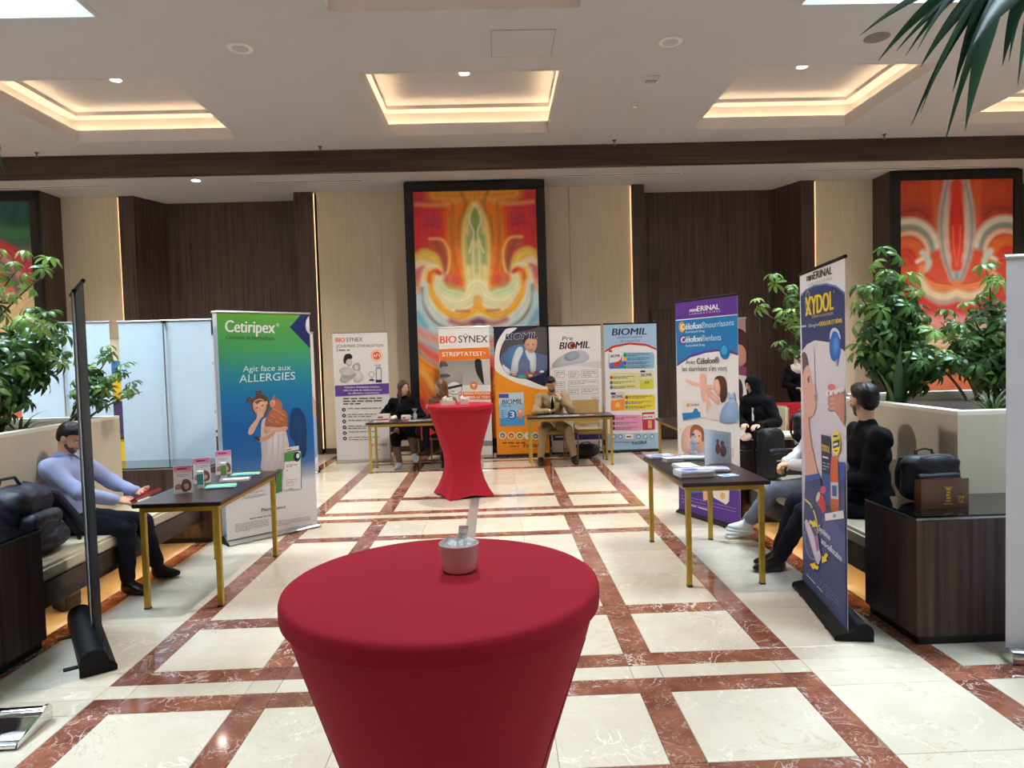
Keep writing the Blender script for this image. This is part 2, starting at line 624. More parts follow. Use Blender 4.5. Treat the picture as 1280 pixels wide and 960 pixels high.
GLASS = bpy.data.materials.new('clear_glass')
GLASS.use_nodes = True
nt = GLASS.node_tree
nt.nodes.clear()
o_ = nt.nodes.new('ShaderNodeOutputMaterial')
tr = nt.nodes.new('ShaderNodeBsdfTransparent')
tr.inputs[0].default_value = (0.94, 0.97, 0.98, 1)
gl = nt.nodes.new('ShaderNodeBsdfGlossy')
gl.inputs['Roughness'].default_value = 0.02
fr = nt.nodes.new('ShaderNodeFresnel')
fr.inputs['IOR'].default_value = 1.45
mx = nt.nodes.new('ShaderNodeMixShader')
nt.links.new(fr.outputs[0], mx.inputs[0])
nt.links.new(tr.outputs[0], mx.inputs[1])
nt.links.new(gl.outputs[0], mx.inputs[2])
nt.links.new(mx.outputs[0], o_.inputs[0])
MATS['clear_glass'] = GLASS

for i, (x0, x1, y0, y1) in enumerate(SKYLIGHTS):
    mb = MB()
    t = 0.05
    g3 = 0.003
    for (a, b, c, d) in [(x0 - t, x1 + t, y0 - t, y0 + g3), (x0 - t, x1 + t, y1 - g3, y1 + t), (x0 - t, x0 + g3, y0 + g3, y1 - g3), (x1 - g3, x1 + t, y0 + g3, y1 - g3)]:
        mb.box(a, b, c, d, CEIL - 0.002, CEIL + 0.95)
    w = struct('window_%d' % (i + 1), mb, CEIL_PAINT)
    tag(w, ['skylight shaft over the planter below the teal painting', 'skylight shaft over the planter with the glass topped cabinet', 'skylight shaft over the front of the hall', 'skylight shaft above the potted fan palm', 'small added skylight shaft that lights the red round table'][i], 'skylight')
    nb = 3
    for k in range(1, nb):
        bar = MB()
        xx = x0 + (x1 - x0) * k / nb
        bar.box(xx - 0.02, xx + 0.02, y0, y1, CEIL + 0.8, CEIL + 0.86)
        bar.build('glazing_bar', WHITE_PL, w)
    for k in range(nb):
        p = MB()
        p.box(x0 + (x1 - x0) * k / nb + 0.02, x0 + (x1 - x0) * (k + 1) / nb - 0.02, y0, y1, CEIL + 0.82, CEIL + 0.835)
        p.build('pane', GLASS, w)

# ---- beam
mb = MB()
mb.box(-10.5, 10.5, 10.85, 10.97, SOFFIT - 0.012, CEIL + 0.02)
tag(struct('trim_1', mb, WOOD_H), 'long dark walnut beam across the ceiling', 'beam')

# ---- back wall
EDGE_LED = M('edge_led', (255, 210, 160), 0.5, emit=((255, 206, 150), 0.9))
mb = MB()
mb.box(-10.5, 10.5, 12.8, 13.2, 0, SOFFIT + 0.1)
wall_back = tag(struct('wall_back', mb, WOOD_V), 'back wall of walnut alcoves and cream panels', 'wall')
PY = 12.2   # face of the cream panels
for (a, b) in [(-7.55, -6.5), (-3.08, 2.5), (5.78, 6.95)]:
    p = MB()
    n = max(1, round((b - a) / 1.1))
    for k in range(n):
        q = MB()
        q.rbox(a + (b - a) * k / n + 0.002, a + (b - a) * (k + 1) / n - 0.002, PY, 12.8, 0.0, SOFFIT, 0.003)
        q.build('cream_panel', CREAM_WALL, wall_back)
for (xa, xb, ang) in [(-6.5, -6.24, 0.27), (-3.46, -3.14, -0.0), (2.5, 2.72, 0.12), (5.54, 5.78, -0.27)]:
    p = MB()
    poly = [(xa, PY - 0.05), (xb, PY - 0.05), (xb, 12.8), (xa, 12.8)]
    if ang > 0:
        poly[2] = (xb + ang, 12.8)
    elif ang < 0:
        poly[3] = (xa + ang, 12.8)
    p.prism(poly, 'z', 0.0, SOFFIT)
    p.build('walnut_pier', WOOD_V, wall_back)
for (xa, sgn) in [(-3.125, 1), (2.49, -1), (-6.513, -1), (5.795, 1)]:
    l = MB()
    l.box(min(xa, xa + 0.012 * sgn), max(xa, xa + 0.012 * sgn), PY - 0.03, PY - 0.01, 0.1, SOFFIT - 0.02)
    l.build('edge_light', EDGE_LED, wall_back)
mb = MB()
for (a, b) in [(-10.5, -6.5), (-6.24, -3.46), (2.72, 5.54), (-3.08, 2.5), (5.78, 10.5)]:
    yb = 12.2 if a in (-3.08,) else 12.8
    mb.box(a + 0.3 if yb == 12.8 else a, b - 0.3 if yb == 12.8 else b, yb - 0.02, yb, 0, 0.1)
tag(struct('baseboard_back', mb, WOOD_H), 'dark skirting along the back wall', 'skirting')
# double door in the alcove by the purple banner
mb = MB()
mb.box(2.94, 5.02, 12.76, 12.8, 0.0, 2.44)
door = tag(struct('door_1', mb, BLACK_FRAME), 'flush walnut double door in the alcove', 'door')
for a, b in [(2.95, 3.975), (3.985, 5.01)]:
    d = MB()
    d.rbox(a, b, 12.735, 12.77, 0.01, 2.43, 0.003)
    leaf = d.build('door_leaf', WOOD_V, door)
    h = MB()
    hx = a + 0.03 if a < 3.5 else b - 0.03
    h.tube([(hx, 12.70, 1.95), (hx, 12.70, 2.25)], 0.008)
    h.tube([(hx, 12.70, 2.0), (hx, 12.74, 2.0)], 0.006)
    h.tube([(hx, 12.70, 2.2), (hx, 12.74, 2.2)], 0.006)
    h.build('door_pull', ALU, leaf)

# ---- side and front walls (outside the frame)
for side, xa, xb in [('west', -10.7, -10.5), ('east', 10.5, 10.7)]:
    mb = MB()
    mb.box(xa, xb, -4.0, 13.2, 0, CEIL + 0.1)
    tag(struct('wall_' + side, mb, CREAM_WALL), 'cream side wall beyond the %s' % ('teal painting' if side == 'west' else 'red painting'), 'wall')
mb = MB()
mb.box(-10.5, 10.5, -4.2, -4.0, 0, CEIL + 0.1)
wf = tag(struct('wall_front', mb, CREAM_WALL), 'panelled entrance wall facing the hall', 'wall')
for k in range(5):
    b = MB()
    xx = -3.0 + 1.5 * k
    b.box(xx - 0.1, xx + 0.1, -4.0, -3.95, 0.1, 4.5)
    b.build('panel_strip', WOOD_V, wf)

# ---- piers that carry the paintings
for k, (a, b, lab) in enumerate([(-9.75, -7.51, 'walnut pier behind the teal painting'), (-1.46, 0.91, 'walnut pier behind the orange painting'), (6.85, 9.12, 'walnut pier behind the red painting')]):
    mb = MB()
    mb.box(a + 0.01, b - 0.01, 11.66, 12.78, 0.0, SOFFIT - 0.001)
    tag(struct('trim_%d' % (k + 2), mb, WOOD_V), lab, 'pier')

# ================================================================== seating bays (one each side of the aisle)
AX = -0.245


def cabinet(name, x0, x1, y0, y1, label):
    t = thing(name, label, 'cabinet', ((x0 + x1) / 2, (y0 + y1) / 2, 0))
    hx, hy = (x1 - x0) / 2, (y1 - y0) / 2
    m = MB()
    m.rbox(-hx, hx, -hy, hy, 0.05, 0.70, 0.003)
    m.build('body', WOOD_B, t)
    m = MB()
    m.box(-hx + 0.02, hx - 0.02, -hy + 0.02, hy - 0.02, 0.0, 0.05)
    m.build('plinth', BLACK_FRAME, t)
    m = MB()
    m.rbox(-hx, hx, -hy, hy, 0.701, 0.712, 0.002)
    m.build('edge_band', ALU, t)
    m = MB()
    m.rbox(-hx + 0.004, hx - 0.004, -hy + 0.004, hy - 0.004, 0.7125, 0.722, 0.002)
    m.build('glass_top', BLACK_GLASS, t)
    return t


cabinet('low_cabinet', 2.28, 4.3, 3.64, 4.165, 'walnut cabinet with black glass top carrying the black backpack')
cabinet('low_cabinet', -4.8, -2.745, 3.3, 4.09, 'walnut cabinet with black glass top beside the seated man in blue shirt')
cabinet('low_cabinet', -4.2, -2.69, 6.36, 6.9, 'walnut cabinet with black glass top beneath the white banner backs')
cabinet('low_cabinet', 2.30, 4.2, 6.38, 6.92, 'walnut cabinet with black glass top behind the crossed legs in jeans')


def planter(x0, x1, y0, y1, label):
    t = thing('planter', label, 'planter', ((x0 + x1) / 2, (y0 + y1) / 2, 0))
    hx, hy = (x1 - x0) / 2, (y1 - y0) / 2
    m = MB()
    w = 0.09
    for (a, b, c, d) in [(-hx, hx, -hy, -hy + w), (-hx, hx, hy - w, hy), (-hx, -hx + w, -hy + w, hy - w), (hx - w, hx, -hy + w, hy - w)]:
        m.box(a, b, c, d, 0.0, 1.215)
    m.build('wall', PLANTER_PAINT, t)
    m = MB()
    for (a, b, c, d) in [(-hx, hx, -hy, -hy + w), (-hx, hx, hy - w, hy), (-hx, -hx + w, -hy + w, hy - w), (hx - w, hx, -hy + w, hy - w)]:
        m.box(a, b, c, d, 1.2155, 1.24)
    m.build('cap', PLANTER_CAP, t)
    m = MB()
    m.box(-hx + w + 0.001, hx - w - 0.001, -hy + w + 0.001, hy - w - 0.001, 0.8, 1.17)
    m.build('soil', SOIL, t)
    return t


planter(2.88, 5.0, 4.175, 6.06, 'cream plastered planter behind the man in black')
planter(-5.6, -3.33, 4.12, 6.06, 'cream plastered planter behind the man in blue shirt')


def bench(x_front, x_back, y0, y1, label):
    s = 1 if x_back > x_front else -1
    t = thing('bench', label, 'bench', ((x_front + x_back) / 2, (y0 + y1) / 2, 0))
    cx, cy_ = (x_front + x_back) / 2, (y0 + y1) / 2
    a, b = sorted((x_front - cx, x_back - cx))
    hy = (y1 - y0) / 2
    m = MB()
    n = 2
    for k in range(n):
        q = MB()
        ya, yb = -hy + 2 * hy * k / n + 0.004, -hy + 2 * hy * (k + 1) / n - 0.004
        q.rbox(a, b, ya, yb, 0.362, 0.46, 0.02)
        q.build('cushion', CUSHION, t, smooth=True)
    m = MB()
    m.box(a + 0.02, b - 0.004, -hy + 0.004, hy - 0.004, 0.24, 0.36)
    m.build('seat_box', WOOD_H, t)
    m = MB()
    xb_ = (x_back - cx) - s * 0.02
    m.box(min(xb_, xb_ + s * 0.015), max(xb_, xb_ + s * 0.015), -hy + 0.004, hy - 0.004, 0.0, 0.239)
    m.build('rear_panel', WOOD_B, t)
    m = MB()
    xl = (x_front - cx) + s * 0.05
    m.box(xl - 0.008, xl + 0.008, -hy + 0.05, hy - 0.05, 0.214, 0.236)
    m.build('led_strip', WARM_LED, t)
    m = MB()
    xf = (x_front - cx) + s * 0.03
    m.box(xf - 0.008, xf + 0.008, -hy + 0.004, hy - 0.004, 0.195, 0.239)
    m.build('led_baffle', WOOD_H, t)  # baffle added to hide the strip's mirror image in the floor
    return t


bench(2.33, 2.875, 4.18, 6.37, 'cushioned bench under the man in black')
bench(-2.79, -3.325, 4.10, 6.35, 'cushioned bench under the man in blue shirt')
# ================================================================== soft bodies: distance fields turned into one closed surface


def sdf_block(prim, X, Y, Z):
    k = prim[0]
    if k == 'cap':
        a, b, ra, rb = np.array(prim[1], np.float32), np.array(prim[2], np.float32), prim[3], prim[4]
        ab = b - a
        L2 = float(ab @ ab) + 1e-9
        t = np.clip(((X - a[0]) * ab[0] + (Y - a[1]) * ab[1] + (Z - a[2]) * ab[2]) / L2, 0, 1)
        d = np.sqrt((X - a[0] - t * ab[0]) ** 2 + (Y - a[1] - t * ab[1]) ** 2 + (Z - a[2] - t * ab[2]) ** 2)
        return d - (ra + (rb - ra) * t)
    c, R = prim[1], prim[-1]
    x, y, z = X - c[0], Y - c[1], Z - c[2]
    if R is not None:
        R = np.array(R, np.float32)
        x, y, z = (R[0, 0] * x + R[1, 0] * y + R[2, 0] * z, R[0, 1] * x + R[1, 1] * y + R[2, 1] * z, R[0, 2] * x + R[1, 2] * y + R[2, 2] * z)
    r = prim[2]
    if k == 'ell':
        q = np.sqrt((x / r[0]) ** 2 + (y / r[1]) ** 2 + (z / r[2]) ** 2) + 1e-6
        g = np.sqrt((x / r[0] ** 2) ** 2 + (y / r[1] ** 2) ** 2 + (z / r[2] ** 2) ** 2) + 1e-6
        return q * (q - 1) / g
    rd = prim[3]
    qx, qy, qz = np.abs(x) - r[0] + rd, np.abs(y) - r[1] + rd, np.abs(z) - r[2] + rd
    return np.sqrt(np.maximum(qx, 0) ** 2 + np.maximum(qy, 0) ** 2 + np.maximum(qz, 0) ** 2) + np.minimum(np.maximum(qx, np.maximum(qy, qz)), 0) - rd


def prim_box(p, m):
    if p[0] == 'cap':
        r = max(p[3], p[4])
        a, b = np.array(p[1]), np.array(p[2])
        return np.minimum(a, b) - r - m, np.maximum(a, b) + r + m
    r = max(p[2])
    if p[0] == 'rbox':
        r *= 1.75
    c = np.array(p[1])
    return c - r - m, c + r + m


def surface(prims, h, k=0.02, subs=(), wrinkle=None):
    """smooth union of prims minus subs -> verts, quads (surface nets)"""
    prims = [(p, k) if not isinstance(p[0], tuple) else p for p in prims]
    lo = np.min([prim_box(p, 0.03)[0] for p, _ in prims], axis=0)
    hi = np.max([prim_box(p, 0.03)[1] for p, _ in prims], axis=0)
    n = np.ceil((hi - lo) / h).astype(int) + 1
    D = np.full(n, 0.2, np.float32)
    ax = [(lo[i] + h * np.arange(n[i])).astype(np.float32) for i in range(3)]

    def block(p, m):
        a, b = prim_box(p, m)
        s = []
        for i in range(3):
            i0 = max(0, int((a[i] - lo[i]) / h))
            i1 = min(n[i], int((b[i] - lo[i]) / h) + 2)
            s.append(slice(i0, max(i0, i1)))
        return tuple(s)
    for p, kk in prims:
        s = block(p, kk + 2.5 * h)
        if any(q.stop <= q.start for q in s):
            continue
        X, Y, Z = ax[0][s[0]][:, None, None], ax[1][s[1]][None, :, None], ax[2][s[2]][None, None, :]
        d = sdf_block(p, X, Y, Z)
        c = D[s]
        D[s] = np.minimum(c, d) - np.maximum(kk - np.abs(c - d), 0) ** 2 / (4 * kk)
    for p in subs:
        s = block(p, 3 * h)
        if any(q.stop <= q.start for q in s):
            continue
        X, Y, Z = ax[0][s[0]][:, None, None], ax[1][s[1]][None, :, None], ax[2][s[2]][None, None, :]
        D[s] = np.maximum(D[s], -sdf_block(p, X, Y, Z))
    if wrinkle:
        A, w = wrinkle
        X, Y, Z = ax[0][:, None, None], ax[1][None, :, None], ax[2][None, None, :]
        D = D + A * np.sin(w * (X + 0.6 * Z) + 1.7 * np.sin(w * 0.6 * Y)) * np.sin(w * 0.8 * (Z - 0.5 * Y) + 1.3 * np.sin(w * 0.5 * X))
    ins = D < 0
    c = ins[:-1, :-1, :-1].astype(np.int8)
    tot = np.zeros_like(c)
    for dx in (0, 1):
        for dy in (0, 1):
            for dz in (0, 1):
                tot += ins[dx:n[0] - 1 + dx, dy:n[1] - 1 + dy, dz:n[2] - 1 + dz]
    act = (tot > 0) & (tot < 8)
    idx = -np.ones(act.shape, np.int64)
    cells = np.argwhere(act)
    idx[act] = np.arange(len(cells))
    acc = np.zeros((len(cells), 3))
    cnt = np.zeros(len(cells))
    ci, cj, ck = cells.T
    for axn in range(3):
        for o1 in (0, 1):
            for o2 in (0, 1):
                off = [0, 0, 0]
                others = [i for i in range(3) if i != axn]
                off[others[0]], off[others[1]] = o1, o2
                a = D[ci + off[0], cj + off[1], ck + off[2]]
                off2 = list(off)
                off2[axn] += 1
                b = D[ci + off2[0], cj + off2[1], ck + off2[2]]
                m = (a < 0) != (b < 0)
                t = np.where(m, a / np.where(m, a - b, 1), 0)
                p = np.array(off, float)[None, :].repeat(len(cells), 0)
                p[:, axn] += t
                acc[m] += p[m]
                cnt[m] += 1
    V = lo + h * (cells + acc / cnt[:, None])
    quads = []
    for axn in range(3):
        sl_a = [slice(None)] * 3
        sl_b = [slice(None)] * 3
        sl_a[axn], sl_b[axn] = slice(0, -1), slice(1, None)
        A, B = ins[tuple(sl_a)], ins[tuple(sl_b)]
        e = np.argwhere(A != B)
        if not len(e):
            continue
        sgn = A[tuple(e.T)]
        u, v = [i for i in range(3) if i != axn]
        ok = (e[:, u] > 0) & (e[:, v] > 0) & (e[:, u] < n[u] - 1) & (e[:, v] < n[v] - 1)
        e, sgn = e[ok], sgn[ok]

        def cell(du, dv):
            q = e.copy()
            q[:, u] -= du
            q[:, v] -= dv
            return idx[tuple(q.T)]
        Q = np.stack([cell(1, 1), cell(0, 1), cell(0, 0), cell(1, 0)], 1)
        flip = sgn if axn != 1 else ~sgn
        Q = np.where(flip[:, None], Q, Q[:, ::-1])
        quads.append(Q)
    return V.astype(np.float32), np.concatenate(quads)


def soft(name, mat, prims, h=0.012, k=0.02, subs=(), wrinkle=None, parent=None, relax=1):
    V, Q = surface(prims, h, k, subs, wrinkle)
    for _ in range(relax):
        nb = np.zeros_like(V)
        ct = np.zeros(len(V))
        for a, b in ((0, 1), (1, 2), (2, 3), (3, 0)):
            np.add.at(nb, Q[:, a], V[Q[:, b]])
            np.add.at(nb, Q[:, b], V[Q[:, a]])
            np.add.at(ct, Q[:, a], 1)
            np.add.at(ct, Q[:, b], 1)
        V = 0.5 * V + 0.5 * nb / np.maximum(ct, 1)[:, None]
    me = bpy.data.meshes.new(name)
    me.vertices.add(len(V))
    me.vertices.foreach_set('co', V.astype(np.float32).ravel())
    me.loops.add(len(Q) * 4)
    me.loops.foreach_set('vertex_index', Q.astype(np.int32).ravel())
    me.polygons.add(len(Q))
    me.polygons.foreach_set('loop_start', np.arange(len(Q), dtype=np.int32) * 4)
    me.polygons.foreach_set('use_smooth', np.ones(len(Q), bool))
    me.update(calc_edges=True)
    me.validate()
    me.materials.append(mat)
    return link(name, me, parent)


# ================================================================== tables
def make_table(name, label, lx, ly, h=0.745, leg=0.035, group=None):
    t = thing(name, label, 'table', group=group)
    m = MB()
    m.rbox(-lx / 2, lx / 2, -ly / 2, ly / 2, h - 0.028, h, 0.004)
    m.build('table_top', WOOD_T, t)
    ix, iy = lx / 2 - 0.05, ly / 2 - 0.05
    for sx in (-1, 1):
        for sy_ in (-1, 1):
            q = MB()
            q.rbox(sx * ix - leg / 2, sx * ix + leg / 2, sy_ * iy - leg / 2, sy_ * iy + leg / 2, 0.012, h - 0.03, 0.003)
            lg = q.build('leg', GOLD, t)
            q = MB()
            q.box(sx * ix - leg / 2 - 0.001, sx * ix + leg / 2 + 0.001, sy_ * iy - leg / 2 - 0.001, sy_ * iy + leg / 2 + 0.001, 0.0, 0.0115)
            q.build('foot_cap', BRASS_DK, lg)
    for s in (-1, 1):
        q = MB()
        q.box(-ix + leg / 2 + 0.001, ix - leg / 2 - 0.001, s * iy - 0.012, s * iy + 0.012, h - 0.066, h - 0.03)
        q.build('rail', GOLD, t)
        q = MB()
        q.box(s * ix - 0.012, s * ix + 0.012, -iy + leg / 2 + 0.001, iy - leg / 2 - 0.001, h - 0.066, h - 0.03)
        q.build('rail', GOLD, t)
    return t


TB = {}
for key, lab, lx, ly, loc, rz in [
    ('left', 'walnut topped table with gold legs carrying three pink display cards', 0.60, 1.26, (-2.19, 5.25, 0), 0.0),
    ('right', 'walnut topped table with gold legs carrying brochures and a water bottle', 0.62, 1.26, (1.585, 5.30, 0), 0.0),
    ('synex', 'walnut topped table with gold legs in front of the two seated women', 1.30, 0.60, (-1.27, 10.2, 0), 0.0),
    ('biomil', 'walnut topped table with gold legs in front of the man in beige jacket', 1.30, 0.58, (1.09, 10.27, 0), 0.0),
    ('far', 'walnut topped table with gold legs behind the purple banner', 0.62, 1.3, (2.50, 8.72, 0), 0.0),
    ('wing', 'walnut topped table with gold legs behind the white banner backs', 1.3, 0.6, (-4.55, 9.3, 0), 0.0)]:
    t = make_table('exhibition_table', lab, lx, ly, 0.735 if key == 'left' else 0.745, group='gold legged exhibition tables')
    t.location = loc
    t.rotation_euler.z = rz
    TB[key] = t


def cocktail_table(loc, rz, label):
    t = thing('cocktail_table', label, 'table', loc, rz)
    prof = [(1.047, .389, 0), (1.03, .385, 0), (.98, .371, 0), (.9, .345, .0), (.8, .315, .03), (.7, .287, .08), (.62, .268, .14), (.5, .243, .24), (.4, .237, .36), (.3, .252, .5), (.2, .285, .65), (.1, .335, .8), (.03, .385, .9), (0.004, .40, .95)]
    seg = 72

    def rad(th, r, s):
        a = ((th + PI / 4) % (PI / 2)) - PI / 4
        sq = r * math.cos(PI / 4) / math.cos(a)
        return r * (1 - s) + sq * s
    m = MB()
    v, f = [], []
    for z, r, s in prof:
        for k in range(seg):
            th = 2 * PI * k / seg
            q = rad(th, r, s)
            zz = z + (0.035 * (1 - math.cos(4 * (th - PI / 4))) / 2 * 0 if z > 0.05 else 0.03 * (1 + math.cos(4 * th)) / 2 * (0.05 - z) / 0.05)
            v.append((q * math.cos(th), q * math.sin(th), zz))
    for i in range(len(prof) - 1):
        for k in range(seg):
            k2 = (k + 1) % seg
            f.append((i * seg + k, i * seg + k2, (i + 1) * seg + k2, (i + 1) * seg + k))
    m.add(v, f)
    sk = m.build('stretch_skirt', RED_SPANDEX, t, smooth=True)
    for c in range(4):
        th0 = PI / 4 + c * PI / 2
        pts = []
        for (z, r, s) in prof[2:]:
            th = th0 + 0.45 * max(0, (z - 0.35) / 0.6) * (1 if c % 2 else -1)
            q = rad(th, r, s) + 0.0004
            pts.append((q * math.cos(th), q * math.sin(th), max(z, 0.003)))
        q = MB()
        q.tube(pts, 0.0016, 5)
        q.build('seam', M('red_thread', (120, 12, 30), 0.8), sk)
    m = MB()
    R_ = 0.402
    m.lathe([(0.2, 1.044), (R_ - 0.008, 1.044), (R_ - 0.001, 1.048), (R_, 1.06), (R_, 1.085), (R_ - 0.003, 1.094), (R_ - 0.010, 1.0985), (R_ - 0.022, 1.1), (0.2, 1.1), (0.0005, 1.1)], 96)
    m.build('top_cover', RED_SPANDEX, t, smooth=True)
    m = MB()
    m.tube([(0, 0, 0.012), (0, 0, 1.04)], 0.03, 16)
    for c in range(4):
        th = PI / 4 + c * PI / 2
        m.tube([(0, 0, 0.03), (0.36 * math.cos(th), 0.36 * math.sin(th), 0.012)], 0.011, 6)
    m.build('pedestal', BLACK_PL, t)
    return t


cocktail_table((-0.155, 1.735, 0), 0.0, 'round cocktail table in tight red cover with a bowl of sachets')
cocktail_table((-0.44, 8.22, 0), 0.42, 'red covered cocktail table standing before the orange painting')

# long table under a red fitted cloth, beyond the cushioned bench
t = thing('covered_table', 'long table under a fitted red cloth behind the purple banner', 'table', (5.15, 10.9, 0))
m = MB()
poly_t = [(-0.72, -0.32), (0.72, -0.32), (0.72, 0.32), (-0.72, 0.32)]
v = []
for z, s in [(0.0, 0.80), (0.25, 0.83), (0.5, 0.9), (0.68, 0.98), (0.72, 1.0), (0.75, 1.0)]:
    v += [(p[0] * s, p[1] * s, z) for p in poly_t]
f = [(i * 4 + k, i * 4 + (k + 1) % 4, (i + 1) * 4 + (k + 1) % 4, (i + 1) * 4 + k) for i in range(5) for k in range(4)] + [(20, 21, 22, 23)]
m.add(v, f)
m.build('fitted_cloth', RED_SPANDEX, t)
m = MB()
m.box(-0.7, 0.7, -0.3, 0.3, 0.755, 0.757)
m.build('table_runner', RED_SPANDEX, t)

# ---- bowl and sachets on the near table
t = thing('bowl', 'small white ceramic bowl on the red round table', 'bowl', (-0.113, 1.80, 1.1))
m = MB()
m.lathe([(0.001, 0.001), (0.040, 0.001), (0.043, 0.004), (0.0485, 0.035), (0.0535, 0.072), (0.0538, 0.0745), (0.052, 0.0755), (0.0505, 0.074), (0.0455, 0.035), (0.040, 0.010), (0.001, 0.009)], 48)
m.build('bowl_body', CERAMIC, t, smooth=True)
PACKET = M('sachet_paper', (244, 243, 240), 0.55, var=0.05, vscale=60)
PACKET_INK = M('sachet_ink', (196, 206, 208), 0.6)
for i in range(9):
    a = i * 2.4
    rr = 0.026 if i < 6 else 0.012
    w, hh = 0.026, 0.045
    mb = MB()
    n = 5
    for jj in range(n + 1):
        zz = -hh / 2 + hh * jj / n
        bul = 0.004 * math.sin(PI * jj / n)
        wv = 0.002 * math.sin(3 * jj + i)
        mb.v += [(-w / 2, wv - 0.0004, zz), (0, wv - bul - 0.0004, zz), (w / 2, wv - 0.0004, zz), (w / 2, wv + 0.0004, zz), (0, wv + bul + 0.0004, zz), (-w / 2, wv + 0.0004, zz)]
    for jj in range(n):
        for q in range(6):
            mb.f.append((jj * 6 + q, jj * 6 + (q + 1) % 6, (jj + 1) * 6 + (q + 1) % 6, (jj + 1) * 6 + q))
    mb.f += [tuple(range(6))[::-1], tuple(n * 6 + q for q in range(6))]
    mb.m = [0] * len(mb.f)
    s = mb.build('sugar_sachet', PACKET)
    tag(s, 'white paper sugar sachet heaped in the ceramic bowl', 'sachet', 'sachets in the white bowl')
    s.location = (-0.113 + rr * math.cos(a), 1.80 + rr * math.sin(a), 1.1 + 0.058 + 0.009 * (i % 3) + (0.022 if i == 8 else 0))
    s.rotation_euler = (1.15 * math.cos(i * 1.9) if i != 8 else 0.1, 0.9 * math.sin(i * 1.3) if i != 8 else 0.15, a)
    q = MB()
    q.box(-0.005, 0.005, -0.0062, -0.0056, -0.004, 0.003)
    q.build('print', PACKET_INK, s)

# ---- dishes on the far cocktail table
for k, (dx, dy, w) in enumerate([(-0.2, -0.12, 0.085), (0.0, -0.14, 0.045)]):
    t = thing('sachet_dish', ['square white dish of sachets on the far red cocktail table', 'small white cup of sachets on the far red cocktail table'][k], 'dish', (-0.44 + dx + 0.05, 8.22 + dy, 1.1), 0.2)
    m = MB()
    for (a, b, c, d) in [(-w, w, -w, -w + 0.008), (-w, w, w - 0.008, w), (-w, -w + 0.008, -w + 0.008, w - 0.008), (w - 0.008, w, -w + 0.008, w - 0.008)]:
        m.box(a, b, c, d, 0.001, 0.055)
    m.box(-w, w, -w, w, 0.001, 0.008)
    m.build('dish_body', CERAMIC, t)
    for q in range(5):
        s = MB()
        s.rbox(-0.03, 0.03, -0.012, 0.012, -0.02, 0.02, 0.004)
        o = s.build('sachet', PACKET, t)
        o.location = (0.04 * math.cos(q * 2.2), 0.04 * math.sin(q * 2.2), 0.055 + 0.008 * q)
        o.rotation_euler = (0.5 * q, 0.3, q)
# ================================================================== printed artwork
def homography(src, dst):
    A = []
    for (x, y), (u, v) in zip(src, dst):
        A.append([x, y, 1, 0, 0, 0, -u * x, -u * y, -u])
        A.append([0, 0, 0, x, y, 1, -v * x, -v * y, -v])
    return np.linalg.svd(np.array(A, float))[2][-1].reshape(3, 3)


_text_cache = {}


def text_geo(s, bold=0.0):
    key = (s, bold)
    if key in _text_cache:
        return _text_cache[key]
    cu = bpy.data.curves.new('lettering', 'FONT')
    cu.body = s
    cu.size = 1.0
    cu.offset = bold
    cu.resolution_u = 3
    ob = bpy.data.objects.new('lettering', cu)
    me = ob.to_mesh()
    V = np.array([v.co[:2] for v in me.vertices]) if len(me.vertices) else np.zeros((0, 2))
    Fc = [tuple(p.vertices) for p in me.polygons]
    ob.to_mesh_clear()
    bpy.data.objects.remove(ob)
    bpy.data.curves.remove(cu)
    _text_cache[key] = (V, Fc)
    return _text_cache[key]


_H = text_geo('H')[0]
CAP = float(_H[:, 1].max() - _H[:, 1].min()) if len(_H) else 0.7


def spline(pts, n=6):
    P_ = [np.array(p, float) for p in pts]
    k = len(P_)
    out = []
    for i in range(k):
        a, b, c, d = P_[i - 1], P_[i], P_[(i + 1) % k], P_[(i + 2) % k]
        for j in range(n):
            t = j / n
            out.append(tuple(0.5 * (2 * b + (c - a) * t + (2 * a - 5 * b + 4 * c - d) * t * t + (3 * b - a - 3 * c + d) * t ** 3)))
    return out


